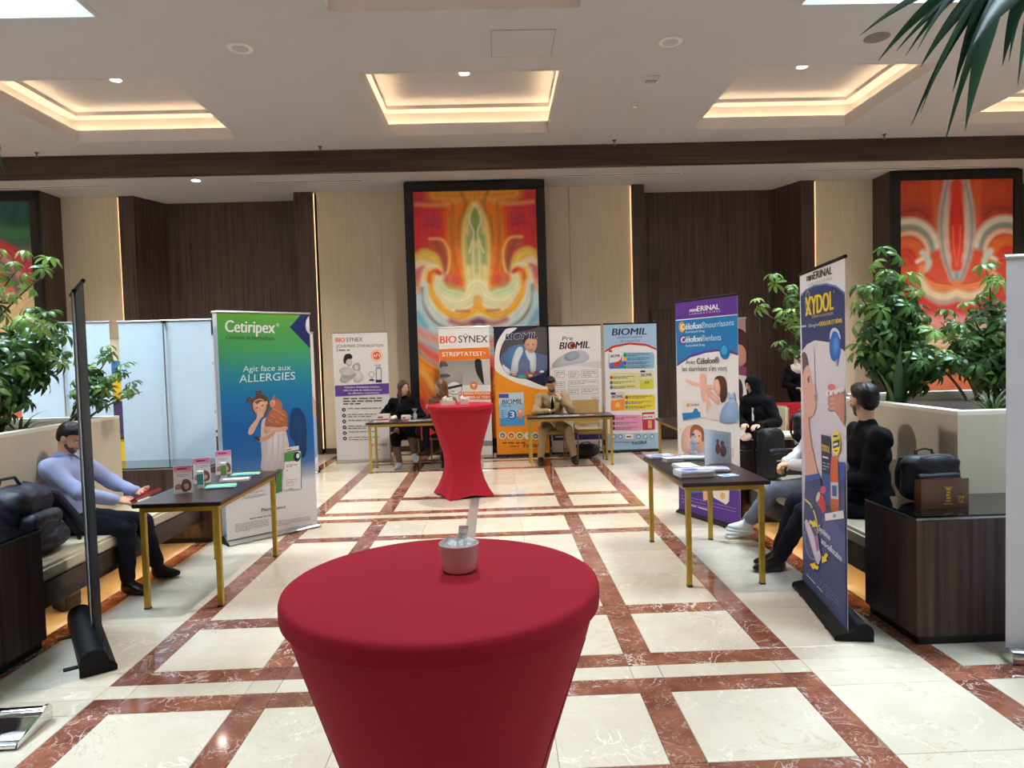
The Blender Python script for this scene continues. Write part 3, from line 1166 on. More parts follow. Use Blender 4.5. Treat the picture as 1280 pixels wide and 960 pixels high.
class Art:
    """shapes laid out on a sheet w x h metres; coordinates in a working frame, mapped by the quad of the sheet's corners"""

    def __init__(self, w, h, quad):
        self.w, self.h = w, h
        self.H = homography(quad, [(0, h), (w, h), (w, 0), (0, 0)])
        self.fr = (0, 0, 1)
        self.V, self.Fc, self.C = [], [], []
        self.L = 0
        self.words = []
        self.last = None

    def frame(self, ox, oy, s):
        self.fr = (ox, oy, s)
        return self

    def map(self, p):
        x, y = self.fr[0] + p[0] / self.fr[2], self.fr[1] + p[1] / self.fr[2]
        q = self.H @ np.array([x, y, 1.0])
        return (min(max(q[0] / q[2], 0.0), self.w), min(max(q[1] / q[2], 0.0), self.h))

    def z(self):
        self.L += 1
        return -0.0012 - 0.00012 * self.L

    def poly(self, pts, rgb, smooth=False, mapped=False):
        if smooth:
            pts = spline(pts)
        z = self.z()
        o = len(self.V)
        Q = [(p if mapped else self.map(p)) for p in pts]
        n = len(Q)
        c = (sum(q[0] for q in Q) / n, sum(q[1] for q in Q) / n)
        tri = [(Q[i][0] - c[0]) * (Q[(i + 1) % n][1] - c[1]) - (Q[(i + 1) % n][0] - c[0]) * (Q[i][1] - c[1]) for i in range(n)]
        base = lin(rgb)
        if smooth and (all(t > 0 for t in tri) or all(t < 0 for t in tri)):
            # photographic areas: tone runs from the middle to the outline
            mid = [min(1, v * 1.10) for v in base]
            edge = []
            for q in Q:
                g = 0.80 + 0.22 * ((q[0] - c[0]) * 0.5 + (q[1] - c[1])) / (max(abs(r[1] - c[1]) + abs(r[0] - c[0]) for r in Q) + 1e-6)
                edge.append([min(1, v * g) for v in base])
            self.V += [(*q, z) for q in Q] + [(*c, z)]
            for i in range(n):
                self.Fc.append((o + i, o + (i + 1) % n, o + n))
                self.C.append([edge[i], edge[(i + 1) % n], mid])
            return
        self.V += [(*q, z) for q in Q]
        self.Fc.append(tuple(range(o, o + n)))
        self.C.append([base] * n)

    def ell(self, cx, cy_, rx, ry, rgb, rot=0.0, a0=0.0, a1=2 * PI, n=22):
        pts = []
        for k in range(n):
            a = a0 + (a1 - a0) * k / (n if a1 - a0 > 6.2 else n - 1)
            x, y = rx * math.cos(a), ry * math.sin(a)
            pts.append((cx + x * math.cos(rot) - y * math.sin(rot), cy_ + x * math.sin(rot) + y * math.cos(rot)))
        self.poly(pts, rgb)

    def rect(self, x0, y0, x1, y1, rgb, tilt=0.0):
        d = (x1 - x0) * tilt
        self.poly([(x0, y0), (x1, y0 + d), (x1, y1 + d), (x0, y1)], rgb)

    def bands(self, stops):
        """vertical gradient over the whole sheet: [(v from top 0..1, rgb), ...]"""
        z = self.z()
        for (v0, c0), (v1, c1) in zip(stops[:-1], stops[1:]):
            o = len(self.V)
            ya, yb = self.h * (1 - v0), self.h * (1 - v1)
            self.V += [(0, ya, z), (self.w, ya, z), (self.w, yb, z), (0, yb, z)]
            self.Fc.append((o, o + 1, o + 2, o + 3))
            self.C.append([lin(c0), lin(c0), lin(c1), lin(c1)])

    def grad(self, pts, c0, c1):
        """quad, first two corners c0, last two c1"""
        z = self.z()
        o = len(self.V)
        self.V += [(*self.map(p), z) for p in pts]
        self.Fc.append((o, o + 1, o + 2, o + 3))
        self.C.append([lin(c0), lin(c0), lin(c1), lin(c1)])

    def text(self, s, p0, p1, hpx, rgb, bold=0.0, shear=0.0, sub=False):
        V, Fc = text_geo(s)
        if not len(V):
            return
        # heavier weights: the word set twice more with a slight shift
        if bold > 0.004 and not sub:
            dx = min(bold, 0.035) * hpx * 1.25
            for q in (-1, 1):
                self.text(s, (p0[0] + q * dx, p0[1]), (p1[0] + q * dx, p1[1]), hpx, rgb, 0.0, shear, sub=True)
        x0, x1 = V[:, 0].min(), V[:, 0].max()
        z = self.z() - 0.0003
        if sub or not bold > 0.004:
            same = self.words and self.last == s
        else:
            same = True
        if not same:
            self.words.append(([], [], []))
        self.last = s
        tv, tf, tc = self.words[-1]
        o = len(tv)
        for (x, y) in V:
            t = (x - x0) / (x1 - x0)
            yy = y / CAP * hpx
            tv.append((*self.map((p0[0] + (p1[0] - p0[0]) * t + shear * yy, p0[1] + (p1[1] - p0[1]) * t - yy)), z))
        for f in Fc:
            tf.append(tuple(i + o for i in f))
            tc.append([lin(rgb)] * len(f))

    def lines(self, x0, y0, x1, n, dy, rgb, th=2.0, tilt=0.0, seed=1):
        """small print too fine to read: rows of word-sized dashes"""
        rr = random.Random(seed)
        for k in range(n):
            x = x0
            end = x1 if k < n - 1 else x0 + (x1 - x0) * rr.uniform(0.4, 0.9)
            while x < end:
                w = min(rr.uniform(3, 9) * th * 0.9, end - x)
                y = y0 + k * dy + (x - x0) * tilt
                self.poly([(x, y), (x + w, y + w * tilt), (x + w, y + th + w * tilt), (x, y + th)], rgb)
                self.L -= 1
                x += w + th * 1.3
            self.L += 0
        self.L += 1

    def build(self, parent, name_a='printed_picture', name_t='printed_lettering'):
        for nm, V, Fc, Cc in [(name_a, self.V, self.Fc, self.C)] + [(name_t, *w_) for w_ in self.words]:
            if not V:
                continue
            me = bpy.data.meshes.new(nm)
            # sheet frame: x across, z up, printed side towards -y
            me.from_pydata([(x - self.w / 2, z, y) for x, y, z in V], [], Fc)
            at = me.color_attributes.new('Col', 'FLOAT_COLOR', 'CORNER')
            flat = []
            i = 0
            for p, cc in zip(me.polygons, Cc):
                for c in cc:
                    flat += [c[0], c[1], c[2], 1.0]
            at.data.foreach_set('color', flat)
            me.materials.append(INK)
            me.update()
            link(nm, me, parent)


def roll_banner(label, p0, p1, top, art=None, base='alu', back=WHITE_PVC, sheet_mat=WHITE_PVC, double=False, pole_mat=ALU, name='roll_up_banner', foot=False, base_d=0.11, base_h=0.075, group='roll up banners', short=0.0, pole_y=None):
    p0, p1 = Vector((*p0, 0)), Vector((*p1, 0))
    u = p1 - p0
    w = u.length
    t = thing(name, label, 'banner', tuple((p0 + p1) / 2), math.atan2(u.y, u.x), group=group)
    hw = w / 2
    bm_ = {'alu': ALU, 'black': BLACK_PL, 'chrome': CHROME}[base]
    # cassette: rounded profile across y, extruded along x
    d0, d1, hb = -base_d * 0.35, base_d * 0.65, base_h
    rc = hb * 0.5
    prof = [(d0, 0.008), (d1, 0.008)]
    for k in range(10):
        an = PI * 0.86 * k / 9
        prof.append((d1 - rc + rc * math.cos(an), hb - rc + rc * math.sin(an)))
    prof += [(min(0.004, d1 - 2 * rc + 0.002), hb * 0.5), (d0 + 0.01, hb * 0.34), (d0, hb * 0.22)]
    m = MB()
    m.prism([(p[0], p[1]) for p in prof], 'x', -hw + 0.008, hw - 0.008)
    b = m.build('base', bm_, t, smooth=True)
    for s in (-1, 1):
        q = MB()
        q.prism([(p[0] * 1.05, p[1] * 1.04 if p[1] > 0.02 else 0.004) for p in prof], 'x', s * hw - (0.008 if s > 0 else 0), s * hw + (0.008 if s < 0 else 0))
        e = q.build('end_cap', BLACK_PL if base != 'chrome' else CHROME, b)
    for s in (-1, 1):
        q = MB()
        q.box(s * hw * 0.6 - 0.02, s * hw * 0.6 + 0.02, d0, d1 + (0.07 if foot else 0.0), 0.0, 0.0075)
        q.build('foot', BLACK_PL if base == 'black' else bm_, t)
    sw = w - 0.02 - 2 * short
    sheets = [(0.0, 1)] + ([(base_d * 0.62, -1)] if double else [])
    zb = hb * 0.6
    for yy, sd in sheets:
        m = MB()
        m.box(-sw / 2, sw / 2, yy - 0.0008, yy + 0.0008, zb, top - 0.012)
        if back is sheet_mat:
            sh = m.build('sheet', sheet_mat, t)
        else:
            m.m = [0] * 6
            m.m[4] = 1
            sh = m.build('sheet', [sheet_mat, back], t, fix=False)
        if sd == 1 and art is not None:
            art.build(sh)
            for ch in sh.children:
                ch.location = (0, yy, zb)
        q = MB()
        q.tube([(-w / 2 + short, yy, top - 0.006), (w / 2 - short, yy, top - 0.006)], 0.011, 8)
        q.build('top_rail', {'alu': ALU, 'black': BLACK_PL, 'chrome': ALU}[base], t, smooth=True)
    q = MB()
    py = base_d * 0.3 if pole_y is None else pole_y
    q.tube([(0, py, hb * 0.5), (0, py, top - 0.03)], 0.008, 8)
    pl = q.build('pole', pole_mat, t, smooth=True)
    q = MB()
    q.box(-0.015, 0.015, 0.002, py + 0.01, top - 0.03, top - 0.012)
    q.build('pole_hook', BLACK_PL, t)
    return t


def art_for(p0, p1, top, quad, base_h=0.075):
    w = math.hypot(p1[0] - p0[0], p1[1] - p0[1]) - 0.02
    return Art(w, top - 0.012 - base_h * 0.6, quad)


WHITE = (246, 246, 248)
SKIN1, SKIN2, SKIN3 = (232, 190, 168), (206, 158, 134), (176, 122, 96)

# ---------------------------------------------------------------- allergy banner (green to blue, girl with a cat)
p0, p1, tp = (-2.52, 6.23), (-1.84, 6.86), 2.15
a = art_for(p0, p1, tp, [(271.3, 391), (381, 393.5), (400.5, 657), (286.8, 680)])
a.bands([(0, (112, 176, 62)), (0.03, (92, 168, 70)), (0.17, (70, 160, 100)), (0.27, (40, 142, 158)), (0.36, (22, 122, 178)), (0.5, (16, 100, 176)), (0.64, (26, 98, 172)), (0.70, (70, 112, 172)), (0.76, (170, 182, 206)), (0.79, (232, 232, 240)), (1, (240, 240, 244))])
a.frame(240, 380, 3.097)
a.poly([(367, 90), (408, 40), (440, 42), (446, 170)], (34, 44, 104))
a.poly([(441, 52), (430, 58), (425, 80), (430, 104), (444, 112)], WHITE, smooth=True)
a.text('Cetiripex', (130, 107), (312, 112), 43, WHITE, bold=0.022)
a.text('®', (316, 88), (329, 88), 13, WHITE)
a.text('Cétirizine dichlorhydrate', (133, 134), (310, 138), 14, (40, 88, 50), bold=0.01)
a.text('Agit face aux', (197, 257), (375, 251), 21, (226, 240, 246), bold=0.002)
a.text('ALLERGIES', (184, 298), (392, 287), 29, (226, 240, 246), bold=0.004)
a.frame(290, 470, 5.645)
a.poly([(410, 250), (440, 215), (480, 230), (515, 300), (525, 420), (520, 560), (470, 560), (440, 460), (405, 400)], (14, 62, 118), smooth=True)
a.poly([(135, 175), (150, 145), (190, 118), (235, 130), (258, 165), (260, 210), (240, 250), (205, 290), (215, 230), (180, 230), (165, 262), (142, 225)], (98, 66, 48), smooth=True)
for (x, y, r1) in [(122, 152, 17), (112, 170, 11), (178, 108, 16), (196, 102, 12)]:
    a.ell(x, y, r1, r1 * 0.85, (74, 46, 40))
    a.ell(x + 2, y + 1, r1 * 0.45, r1 * 0.4, (150, 96, 76))
a.poly([(208, 330), (222, 290), (260, 285), (345, 300), (372, 360), (395, 440), (402, 500), (372, 600), (372, 655), (222, 662), (215, 560), (207, 440)], (222, 214, 222), smooth=True)
for x in (240, 285, 325, 360):
    a.poly([(x, 400), (x + 8, 400), (x + 12, 650), (x - 6, 652)], (200, 190, 202))
a.poly([(148, 185), (165, 158), (205, 150), (235, 175), (240, 215), (225, 255), (200, 275), (172, 255), (152, 220)], (232, 184, 162), smooth=True)
a.poly([(160, 170), (195, 155), (228, 168), (200, 168), (178, 186)], (120, 84, 60), smooth=True)
a.poly([(163, 214), (180, 206), (184, 212), (168, 220)], (120, 70, 60))
a.poly([(202, 196), (222, 190), (224, 196), (206, 203)], (120, 70, 60))
a.poly([(190, 205), (197, 205), (203, 228), (192, 232)], (214, 160, 140))
a.ell(240, 178, 8, 13, (224, 172, 150))
a.poly([(118, 385), (128, 350), (172, 290), (178, 250), (200, 238), (222, 250), (220, 272), (196, 300), (160, 380), (142, 402), (124, 402)], (228, 182, 162), smooth=True)
a.poly([(272, 165), (292, 122), (300, 150), (322, 152), (345, 180), (350, 220), (378, 245), (388, 300), (382, 350), (300, 372), (242, 355), (232, 320), (250, 260), (280, 210)], (190, 116, 82), smooth=True)
a.poly([(262, 178), (276, 160), (296, 162), (300, 190), (284, 210), (266, 204)], (216, 170, 146), smooth=True)
a.ell(280, 180, 4, 5, (70, 60, 40))
a.ell(268, 195, 4, 3, (170, 90, 80))
for (x, y) in [(300, 230), (330, 250), (290, 280), (350, 300), (270, 310), (320, 320), (362, 270)]:
    a.ell(x, y, 24, 5, (214, 146, 108), rot=0.7)
    a.ell(x + 8, y + 12, 20, 4, (158, 88, 60), rot=0.7)
a.poly([(228, 352), (260, 345), (330, 352), (382, 346), (386, 370), (330, 384), (280, 386), (240, 398), (226, 380)], (226, 178, 156), smooth=True)
a.poly([(168, 418), (200, 425), (240, 415), (290, 385), (300, 400), (250, 440), (210, 456), (176, 446)], (206, 156, 130), smooth=True)
a.poly([(160, 416), (186, 418), (200, 440), (190, 452), (172, 440)], (60, 44, 48), smooth=True)
# medicine boxes
a.poly([(320, 658), (356, 656), (362, 820), (318, 835)], (64, 130, 58))
a.poly([(300, 690), (318, 690), (316, 780), (300, 780)], (30, 36, 70))
a.poly([(378, 660), (366, 658), (362, 800), (380, 800)], (236, 238, 240))
a.poly([(376, 500), (470, 486), (472, 516), (378, 528)], (236, 228, 232))
a.lines(384, 512, 462, 1, 8, (150, 70, 80), 7, -0.16)
a.poly([(370, 534), (482, 524), (496, 800), (380, 806)], (240, 240, 244))
a.poly([(370, 536), (450, 528), (452, 596), (371, 604)], (74, 146, 62))
a.poly([(484, 524), (490, 526), (500, 800), (494, 802)], (74, 146, 62))
a.ell(460, 566, 24, 36, (24, 30, 60))
a.ell(466, 560, 12, 18, WHITE)
a.lines(384, 626, 466, 2, 12, (120, 60, 70), 4, -0.06)
a.lines(384, 664, 420, 1, 12, (90, 90, 100), 4)
for (x, y, w_) in [(392, 736, 34), (428, 732, 36), (392, 762, 50)]:
    a.poly([(x, y), (x + w_, y - 4), (x + w_, y + 16), (x, y + 20)], (120, 116, 124))
    a.poly([(x + 2, y + 2), (x + w_ - 2, y - 2), (x + w_ - 2, y + 14), (x + 2, y + 18)], (240, 240, 244))
a.lines(408, 800, 474, 1, 8, (120, 120, 130), 4, -0.12)
a.poly([(80, 832), (236, 806), (240, 828), (240, 838), (84, 864)], (190, 190, 200))
a.poly([(84, 836), (234, 810), (236, 832), (88, 858)], (240, 240, 244))
a.lines(92, 836, 226, 2, 12, (110, 110, 120), 3, -0.16)
a.poly([(0, 790), (240, 735), (240, 770), (90, 800), (0, 810)], (110, 160, 70))
a.frame(240, 380, 3.097)
a.text('Pharmalliance', (275, 810), (368, 797), 13, (50, 50, 60), bold=0.02)
a.ell(322, 782, 9, 9, (70, 70, 80))
a.ell(322, 782, 6, 6, (240, 240, 244))
a.lines(230, 838, 412, 1, 8, (70, 70, 80), 3.2, -0.17)
a.lines(175, 860, 305, 6, 6, (120, 120, 130), 1.8, -0.14, 5)
a.lines(332, 850, 468, 4, 6, (120, 120, 130), 1.8, -0.12, 9)
roll_banner('green and blue allergy banner showing a girl holding a ginger cat', p0, p1, tp, a, 'alu', double=True, base_d=0.16)

# ---------------------------------------------------------------- inhalation chamber banner
p0, p1, tp = (-2.63, 11.05), (-1.74, 11.12), 2.12
a = art_for(p0, p1, tp, [(415.2, 416.5), (483, 415), (488.5, 575.5), (419, 579)])
a.bands([(0, (240, 238, 234)), (1, (226, 226, 228))])
a.frame(400, 400, 4.8)
a.text('BIO', (93, 131), (148, 131), 25, (232, 84, 44), bold=0.03)
a.text('SŸNEX', (157, 130), (254, 128), 24, (60, 58, 66), bold=0.008)
a.poly([(98, 146), (101, 146), (103, 190), (100, 190)], (60, 60, 60))
a.text("CHAMBRE D'INHALATION", (108, 164), (375, 160), 17, (90, 88, 90), bold=0.002)
a.lines(110, 177, 236, 1, 9, (110, 108, 110), 7, -0.02, 3)
a.poly([(138, 235), (150, 206), (180, 202), (192, 222), (180, 236), (168, 232), (150, 262), (140, 254)], (30, 28, 32), smooth=True)
a.poly([(158, 238), (184, 234), (190, 256), (180, 276), (162, 274), (152, 258)], (212, 206, 202), smooth=True)
a.poly([(112, 300), (140, 280), (175, 282), (200, 310), (195, 345), (150, 378), (115, 365), (122, 330)], (206, 204, 204), smooth=True)
a.poly([(190, 276), (215, 255), (236, 264), (238, 295), (224, 310), (200, 300)], (180, 176, 176), smooth=True)
a.ell(214, 284, 13, 15, (224, 216, 210))
a.poly([(196, 310), (236, 304), (258, 340), (240, 372), (200, 370)], (220, 218, 218), smooth=True)
a.poly([(130, 330), (180, 330), (206, 318), (210, 334), (180, 352), (140, 350)], (170, 166, 166), smooth=True)
a.ell(337, 212, 36, 36, (244, 180, 150))
a.ell(337, 212, 30, 30, (244, 236, 230))
a.ell(337, 212, 25, 25, (234, 96, 54))
a.text('N°1', (320, 222), (354, 220), 17, WHITE, bold=0.03)
a.poly([(330, 300), (333, 284), (362, 284), (366, 300), (366, 368), (332, 370)], (120, 120, 124))
a.poly([(335, 302), (338, 290), (358, 290), (361, 302), (361, 356), (337, 358)], (232, 232, 232))
a.poly([(318, 266), (366, 264), (356, 284), (340, 284)], (190, 190, 194))
a.rect(330, 358, 367, 374, (44, 36, 60))
a.ell(306, 326, 18, 18, (170, 170, 174))
a.ell(306, 326, 14, 14, (236, 236, 236))
a.poly([(298, 340), (316, 340), (312, 356), (302, 356)], (190, 190, 194))
a.ell(306, 360, 17, 6, (60, 56, 64))
a.poly([(84, 394), (412, 378), (415, 442), (87, 460)], (96, 62, 150))
for k, (s, x0, x1, y) in enumerate([("Chambre d'inhalation Inhal'air,", 142, 355, 404), ('aide à la prise de médicament pour', 137, 368, 422), ('les affections respiratoires', 166, 350, 440)]):
    a.text(s, (x0, y + 5), (x1, y + 1), 11, WHITE, bold=0.015)
a.lines(134, 470, 368, 3, 16, (70, 70, 76), 7, -0.02, 11)
for k, y in enumerate([541, 578, 614, 650, 686, 720]):
    a.ell(136 + k, y, 11.5, 11.5, (44, 42, 50))
    a.ell(136 + k, y, 4, 4, WHITE)
    a.lines(160 + k, y - 10, 400 - 24 * (k % 3), 1 + (k % 2), 14, (110, 110, 116), 5, -0.02, 20 + k)
a.text('BIO', (296, 768), (328, 766), 17, (232, 84, 44), bold=0.03)
a.text('SŸNEX', (334, 768), (402, 764), 17, (60, 58, 66), bold=0.01)
a.lines(330, 786, 404, 1, 8, (150, 150, 154), 4)
roll_banner('white inhalation chamber banner with purple stripe and bullet list', p0, p1, tp, a, 'alu')

# ---------------------------------------------------------------- throat test banner
p0, p1, tp = (-0.93, 11.16), (-0.085, 11.16), 2.16
a = art_for(p0, p1, tp, [(552, 411.5), (612.3, 408.3), (617.4, 570.5), (556.5, 574)])
a.bands([(0, (242, 240, 236)), (1, (232, 230, 228))])
a.frame(400, 400, 4.8)
a.text('BIO', (740, 146), (832, 140), 42, (232, 92, 40), bold=0.04)
a.text('SŸNEX', (845, 139), (1012, 133), 42, (74, 72, 78), bold=0.012)
a.poly([(733, 182), (1020, 162), (1026, 234), (737, 252)], (238, 122, 36))
a.text('STREPTATEST', (752, 224), (985, 214), 25, WHITE, bold=0.03)
a.text('®', (988, 204), (1001, 203), 12, WHITE)
a.grad([(737, 252), (1026, 236), (1030, 392), (742, 404)], (150, 148, 144), (190, 188, 184))
a.poly([(738, 262), (765, 254), (784, 276), (770, 296), (740, 298)], (96, 92, 88), smooth=True)
a.poly([(740, 300), (790, 285), (840, 300), (870, 345), (850, 395), (744, 402)], (172, 168, 164), smooth=True)
a.poly([(742, 334), (780, 330), (800, 342), (778, 350), (744, 354)], (92, 84, 80), smooth=True)
a.poly([(742, 352), (775, 352), (760, 366), (743, 366)], (140, 132, 128), smooth=True)
a.poly([(940, 244), (972, 240), (982, 300), (992, 388), (970, 360), (946, 310)], (34, 30, 32), smooth=True)
a.poly([(978, 238), (1026, 236), (1031, 392), (996, 394)], (204, 202, 198))
a.poly([(742, 402), (1031, 390), (1034, 474), (746, 490)], (240, 238, 236))
a.ell(820, 414, 48, 42, (150, 148, 146))
a.ell(820, 414, 43, 37, (240, 238, 236))
a.poly([(770, 412), (866, 388), (868, 402), (772, 428)], (44, 46, 60))
a.lines(800, 432, 846, 1, 8, (120, 120, 120), 5)
a.ell(933, 397, 22, 25, (236, 122, 40))
a.poly([(922, 388), (944, 386), (940, 398), (935, 398), (935, 410), (930, 410), (930, 399), (924, 399)], WHITE)
a.poly([(846, 436), (1033, 430), (1036, 478), (848, 484)], (238, 122, 36))
a.text('ICI NOUS POUVONS', (850, 454), (1028, 448), 14, WHITE, bold=0.015)
a.text('RÉALISER LE TEST', (850, 478), (1028, 472), 14, WHITE, bold=0.015)
a.lines(780, 560, 1020, 3, 26, (150, 150, 150), 5, -0.02, 41)
a.lines(780, 630, 1000, 2, 30, (110, 110, 110), 7, -0.02, 43)
a.poly([(760, 740), (1040, 732), (1041, 764), (762, 772)], (140, 140, 138))
roll_banner('white and orange throat test banner with a grey chin photograph', p0, p1, tp, a, 'alu')

# ---------------------------------------------------------------- orange infant milk banner
p0, p1, tp = (-0.03, 11.14), (0.86, 11.16), 2.14
a = art_for(p0, p1, tp, [(618.7, 409.8), (684, 408.3), (686.8, 566), (622, 570)])
a.bands([(0, (236, 152, 40)), (1, (240, 150, 30))])
a.frame(540, 400, 5.333)
a.poly([(420, 52), (768, 44), (776, 440), (740, 444), (640, 420), (540, 390), (470, 350), (424, 330)], (30, 28, 62))
a.poly([(424, 260), (440, 160), (478, 90), (510, 58), (575, 54), (520, 100), (480, 160), (458, 240), (470, 300), (520, 350), (620, 390), (740, 440), (776, 446), (776, 462), (700, 458), (580, 425), (470, 370), (428, 330)], (244, 242, 238), smooth=True)
a.poly([(466, 250), (490, 150), (545, 92), (640, 70), (772, 60), (775, 300), (750, 350), (640, 392), (540, 378), (480, 330)], (86, 82, 92), smooth=True)
a.poly([(470, 240), (560, 200), (772, 240), (775, 300), (745, 350), (640, 390), (540, 376), (482, 328)], (96, 112, 150), smooth=True)
a.poly([(478, 300), (510, 310), (530, 350), (515, 365), (480, 335)], (226, 232, 240), smooth=True)
a.poly([(486, 290), (500, 220), (530, 180), (600, 165), (640, 185), (645, 230), (628, 260), (570, 268), (540, 330), (506, 318)], (84, 126, 176), smooth=True)
a.poly([(548, 250), (575, 190), (605, 180), (612, 215), (585, 280), (575, 352), (535, 360), (534, 320)], (216, 226, 236), smooth=True)
a.poly([(630, 200), (690, 220), (698, 280), (692, 340), (662, 340), (656, 280), (640, 250)], (216, 226, 236), smooth=True)
a.poly([(620, 140), (640, 116), (690, 114), (706, 140), (700, 190), (672, 222), (640, 205), (622, 175)], (216, 166, 140), smooth=True)
a.poly([(612, 136), (630, 108), (690, 104), (708, 132), (690, 128), (640, 130), (622, 160)], (60, 44, 42), smooth=True)
for x in (648, 680):
    a.ell(x, 165, 6, 3.5, (60, 40, 36))
a.poly([(650, 200), (668, 206), (684, 196), (668, 198)], (150, 80, 76))
a.ell(556, 366, 16, 8, (206, 150, 126))
a.ell(676, 348, 14, 7, (206, 150, 126))
a.ell(610, 378, 26, 10, (70, 190, 90))
for (x, y, c) in [(640, 360, (220, 60, 60)), (700, 350, (150, 40, 70)), (735, 345, (230, 230, 230)), (660, 372, (240, 190, 60)), (590, 376, (60, 150, 220)), (715, 362, (90, 60, 120))]:
    a.ell(x, y, 14, 8, c)
a.text('BIOMIL', (496, 134), (706, 124), 42, WHITE, bold=0.06, shear=0.16)
a.text('BIOMIL', (498, 132), (704, 123), 38, (34, 34, 110), bold=0.02, shear=0.16)
a.poly([(448, 492), (614, 484), (620, 706), (458, 714)], (150, 200, 232))
a.poly([(448, 492), (614, 484), (616, 560), (451, 566)], (196, 220, 236))
a.poly([(456, 660), (619, 640), (620, 706), (458, 714)], (70, 150, 210))
a.rect(450, 496, 516, 524, (70, 72, 150))
a.text('BIOMIL', (470, 568), (606, 560), 32, (34, 40, 90), bold=0.02, shear=0.16)
a.ell(538, 636, 30, 32, (36, 110, 190))
a.text('3', (524, 656), (552, 654), 40, WHITE, bold=0.03)
a.poly([(572, 612), (590, 594), (608, 602), (604, 630), (608, 655), (590, 664), (574, 650), (582, 630)], (236, 150, 110), smooth=True)
a.ell(592, 612, 12, 11, (246, 196, 160))
a.lines(470, 576, 600, 1, 8, (80, 110, 150), 5)
a.lines(466, 610, 500, 4, 12, (80, 110, 150), 5, 0, 51)
for (x, c) in [(474, (90, 110, 150)), (532, (200, 60, 40)), (588, (50, 140, 60)), (640, (240, 236, 230)), (690, (60, 110, 170))]:
    a.ell(x, 775, 24, 24, (238, 232, 224))
    a.ell(x, 775, 18, 18, c)
    a.ell(x, 778, 9, 7, (236, 200, 60))
a.lines(474, 822, 760, 1, 9, (70, 40, 20), 8, -0.02, 4)
a.lines(524, 845, 606, 1, 9, (90, 50, 20), 6, -0.02, 5)
a.text('FASSKA', (612, 852), (760, 846), 20, (40, 34, 60), bold=0.04, shear=0.1)
roll_banner('orange infant milk banner with a crawling toddler photograph', p0, p1, tp, a, 'black')

# ---------------------------------------------------------------- premature milk banner (white)
p0, p1, tp = (0.88, 11.2), (1.75, 11.2), 2.14
a = art_for(p0, p1, tp, [(685.9, 409), (751.4, 407.5), (753.8, 563.2), (688.9, 565)])
a.bands([(0, (240, 238, 238)), (0.86, (232, 230, 232)), (1, (226, 226, 232))])
a.frame(640, 400, 5.055)
a.text('Pre', (318, 135), (385, 132), 26, (44, 42, 60), bold=0.004, shear=0.16)
a.text('BIOMIL', (300, 189), (492, 182), 44, (44, 40, 62), bold=0.035, shear=0.16)
a.ell(383, 166, 20, 22, (226, 110, 40))
a.ell(383, 166, 10, 11, (60, 44, 60))
a.poly([(254, 306), (262, 270), (330, 220), (380, 202), (440, 196), (478, 214), (490, 250), (440, 276), (360, 290), (300, 300)], (196, 202, 214), smooth=True)
a.poly([(330, 230), (370, 204), (420, 206), (424, 240), (380, 260), (340, 258)], (160, 172, 194), smooth=True)
a.poly([(254, 306), (560, 262), (566, 310), (400, 292), (256, 316)], (216, 216, 220), smooth=True)
for (x0, y0, x1, y1) in [(266, 322, 332, 368), (356, 326, 420, 370), (438, 320, 546, 366), (268, 392, 332, 428), (356, 384, 546, 424), (268, 442, 332, 480), (356, 436, 420, 470), (440, 432, 548, 470), (270, 492, 340, 530), (500, 488, 550, 530)]:
    a.rect(x0, y0, x1, y1, (150, 152, 166), -0.02)
    a.rect(x0 + 2.5, y0 + 2.5, x1 - 2.5, y1 - 2.5, (236, 234, 236), -0.02)
    a.lines(x0 + 9, y0 + 10, x1 - 8, 2 if y1 - y0 < 42 else 3, 11, (130, 132, 150), 4, -0.02, int(x0 + y0))
for x in (343, 428):
    a.text('+', (x - 5, 356), (x + 5, 356), 12, (60, 60, 70))
a.poly([(252, 716), (577, 706), (578, 752), (254, 760)], (52, 46, 104))
a.lines(268, 732, 380, 1, 9, WHITE, 9, -0.02, 6)
a.lines(400, 770, 560, 3, 12, (130, 130, 150), 5, 0, 61)
roll_banner('white premature infant milk banner with boxed chart', p0, p1, tp, a, 'black')

# ---------------------------------------------------------------- pale blue product range banner
p0, p1, tp = (1.79, 11.24), (2.69, 11.25), 2.15
a = art_for(p0, p1, tp, [(755.8, 407.2), (823, 405.5), (824.5, 561.6), (758.6, 563.5)])
a.bands([(0, (168, 200, 230)), (1, (160, 194, 226))])
a.frame(640, 400, 5.055)
a.poly([(592, 204), (640, 172), (750, 152), (860, 160), (924, 188), (928, 204), (860, 176), (750, 166), (650, 186), (594, 218)], (206, 50, 50), smooth=False)
a.poly([(594, 214), (650, 184), (750, 164), (860, 174), (926, 200), (928, 718), (598, 724)], (238, 236, 240))
a.text('BIOMIL', (640, 106), (862, 100), 42, (32, 34, 84), bold=0.04, shear=0.16)
a.text('L’EXPERTISE AU SERVICE', (674, 128), (834, 122), 14, (70, 90, 140), bold=0.006)
a.text('DE LA NUTRITION', (694, 150), (820, 146), 13, (70, 90, 140), bold=0.006)


def pill(x0, y0, x1, y1, c):
    r = 14
    pts = [(x0 + r, y0), (x1 - r, y0), (x1 - 4, y0 + 4), (x1, y0 + r), (x1, y1 - r), (x1 - 4, y1 - 4), (x1 - r, y1), (x0 + r, y1), (x0 + 4, y1 - 4), (x0, y1 - r), (x0, y0 + r), (x0 + 4, y0 + 4)]
    a.poly(pts, c)


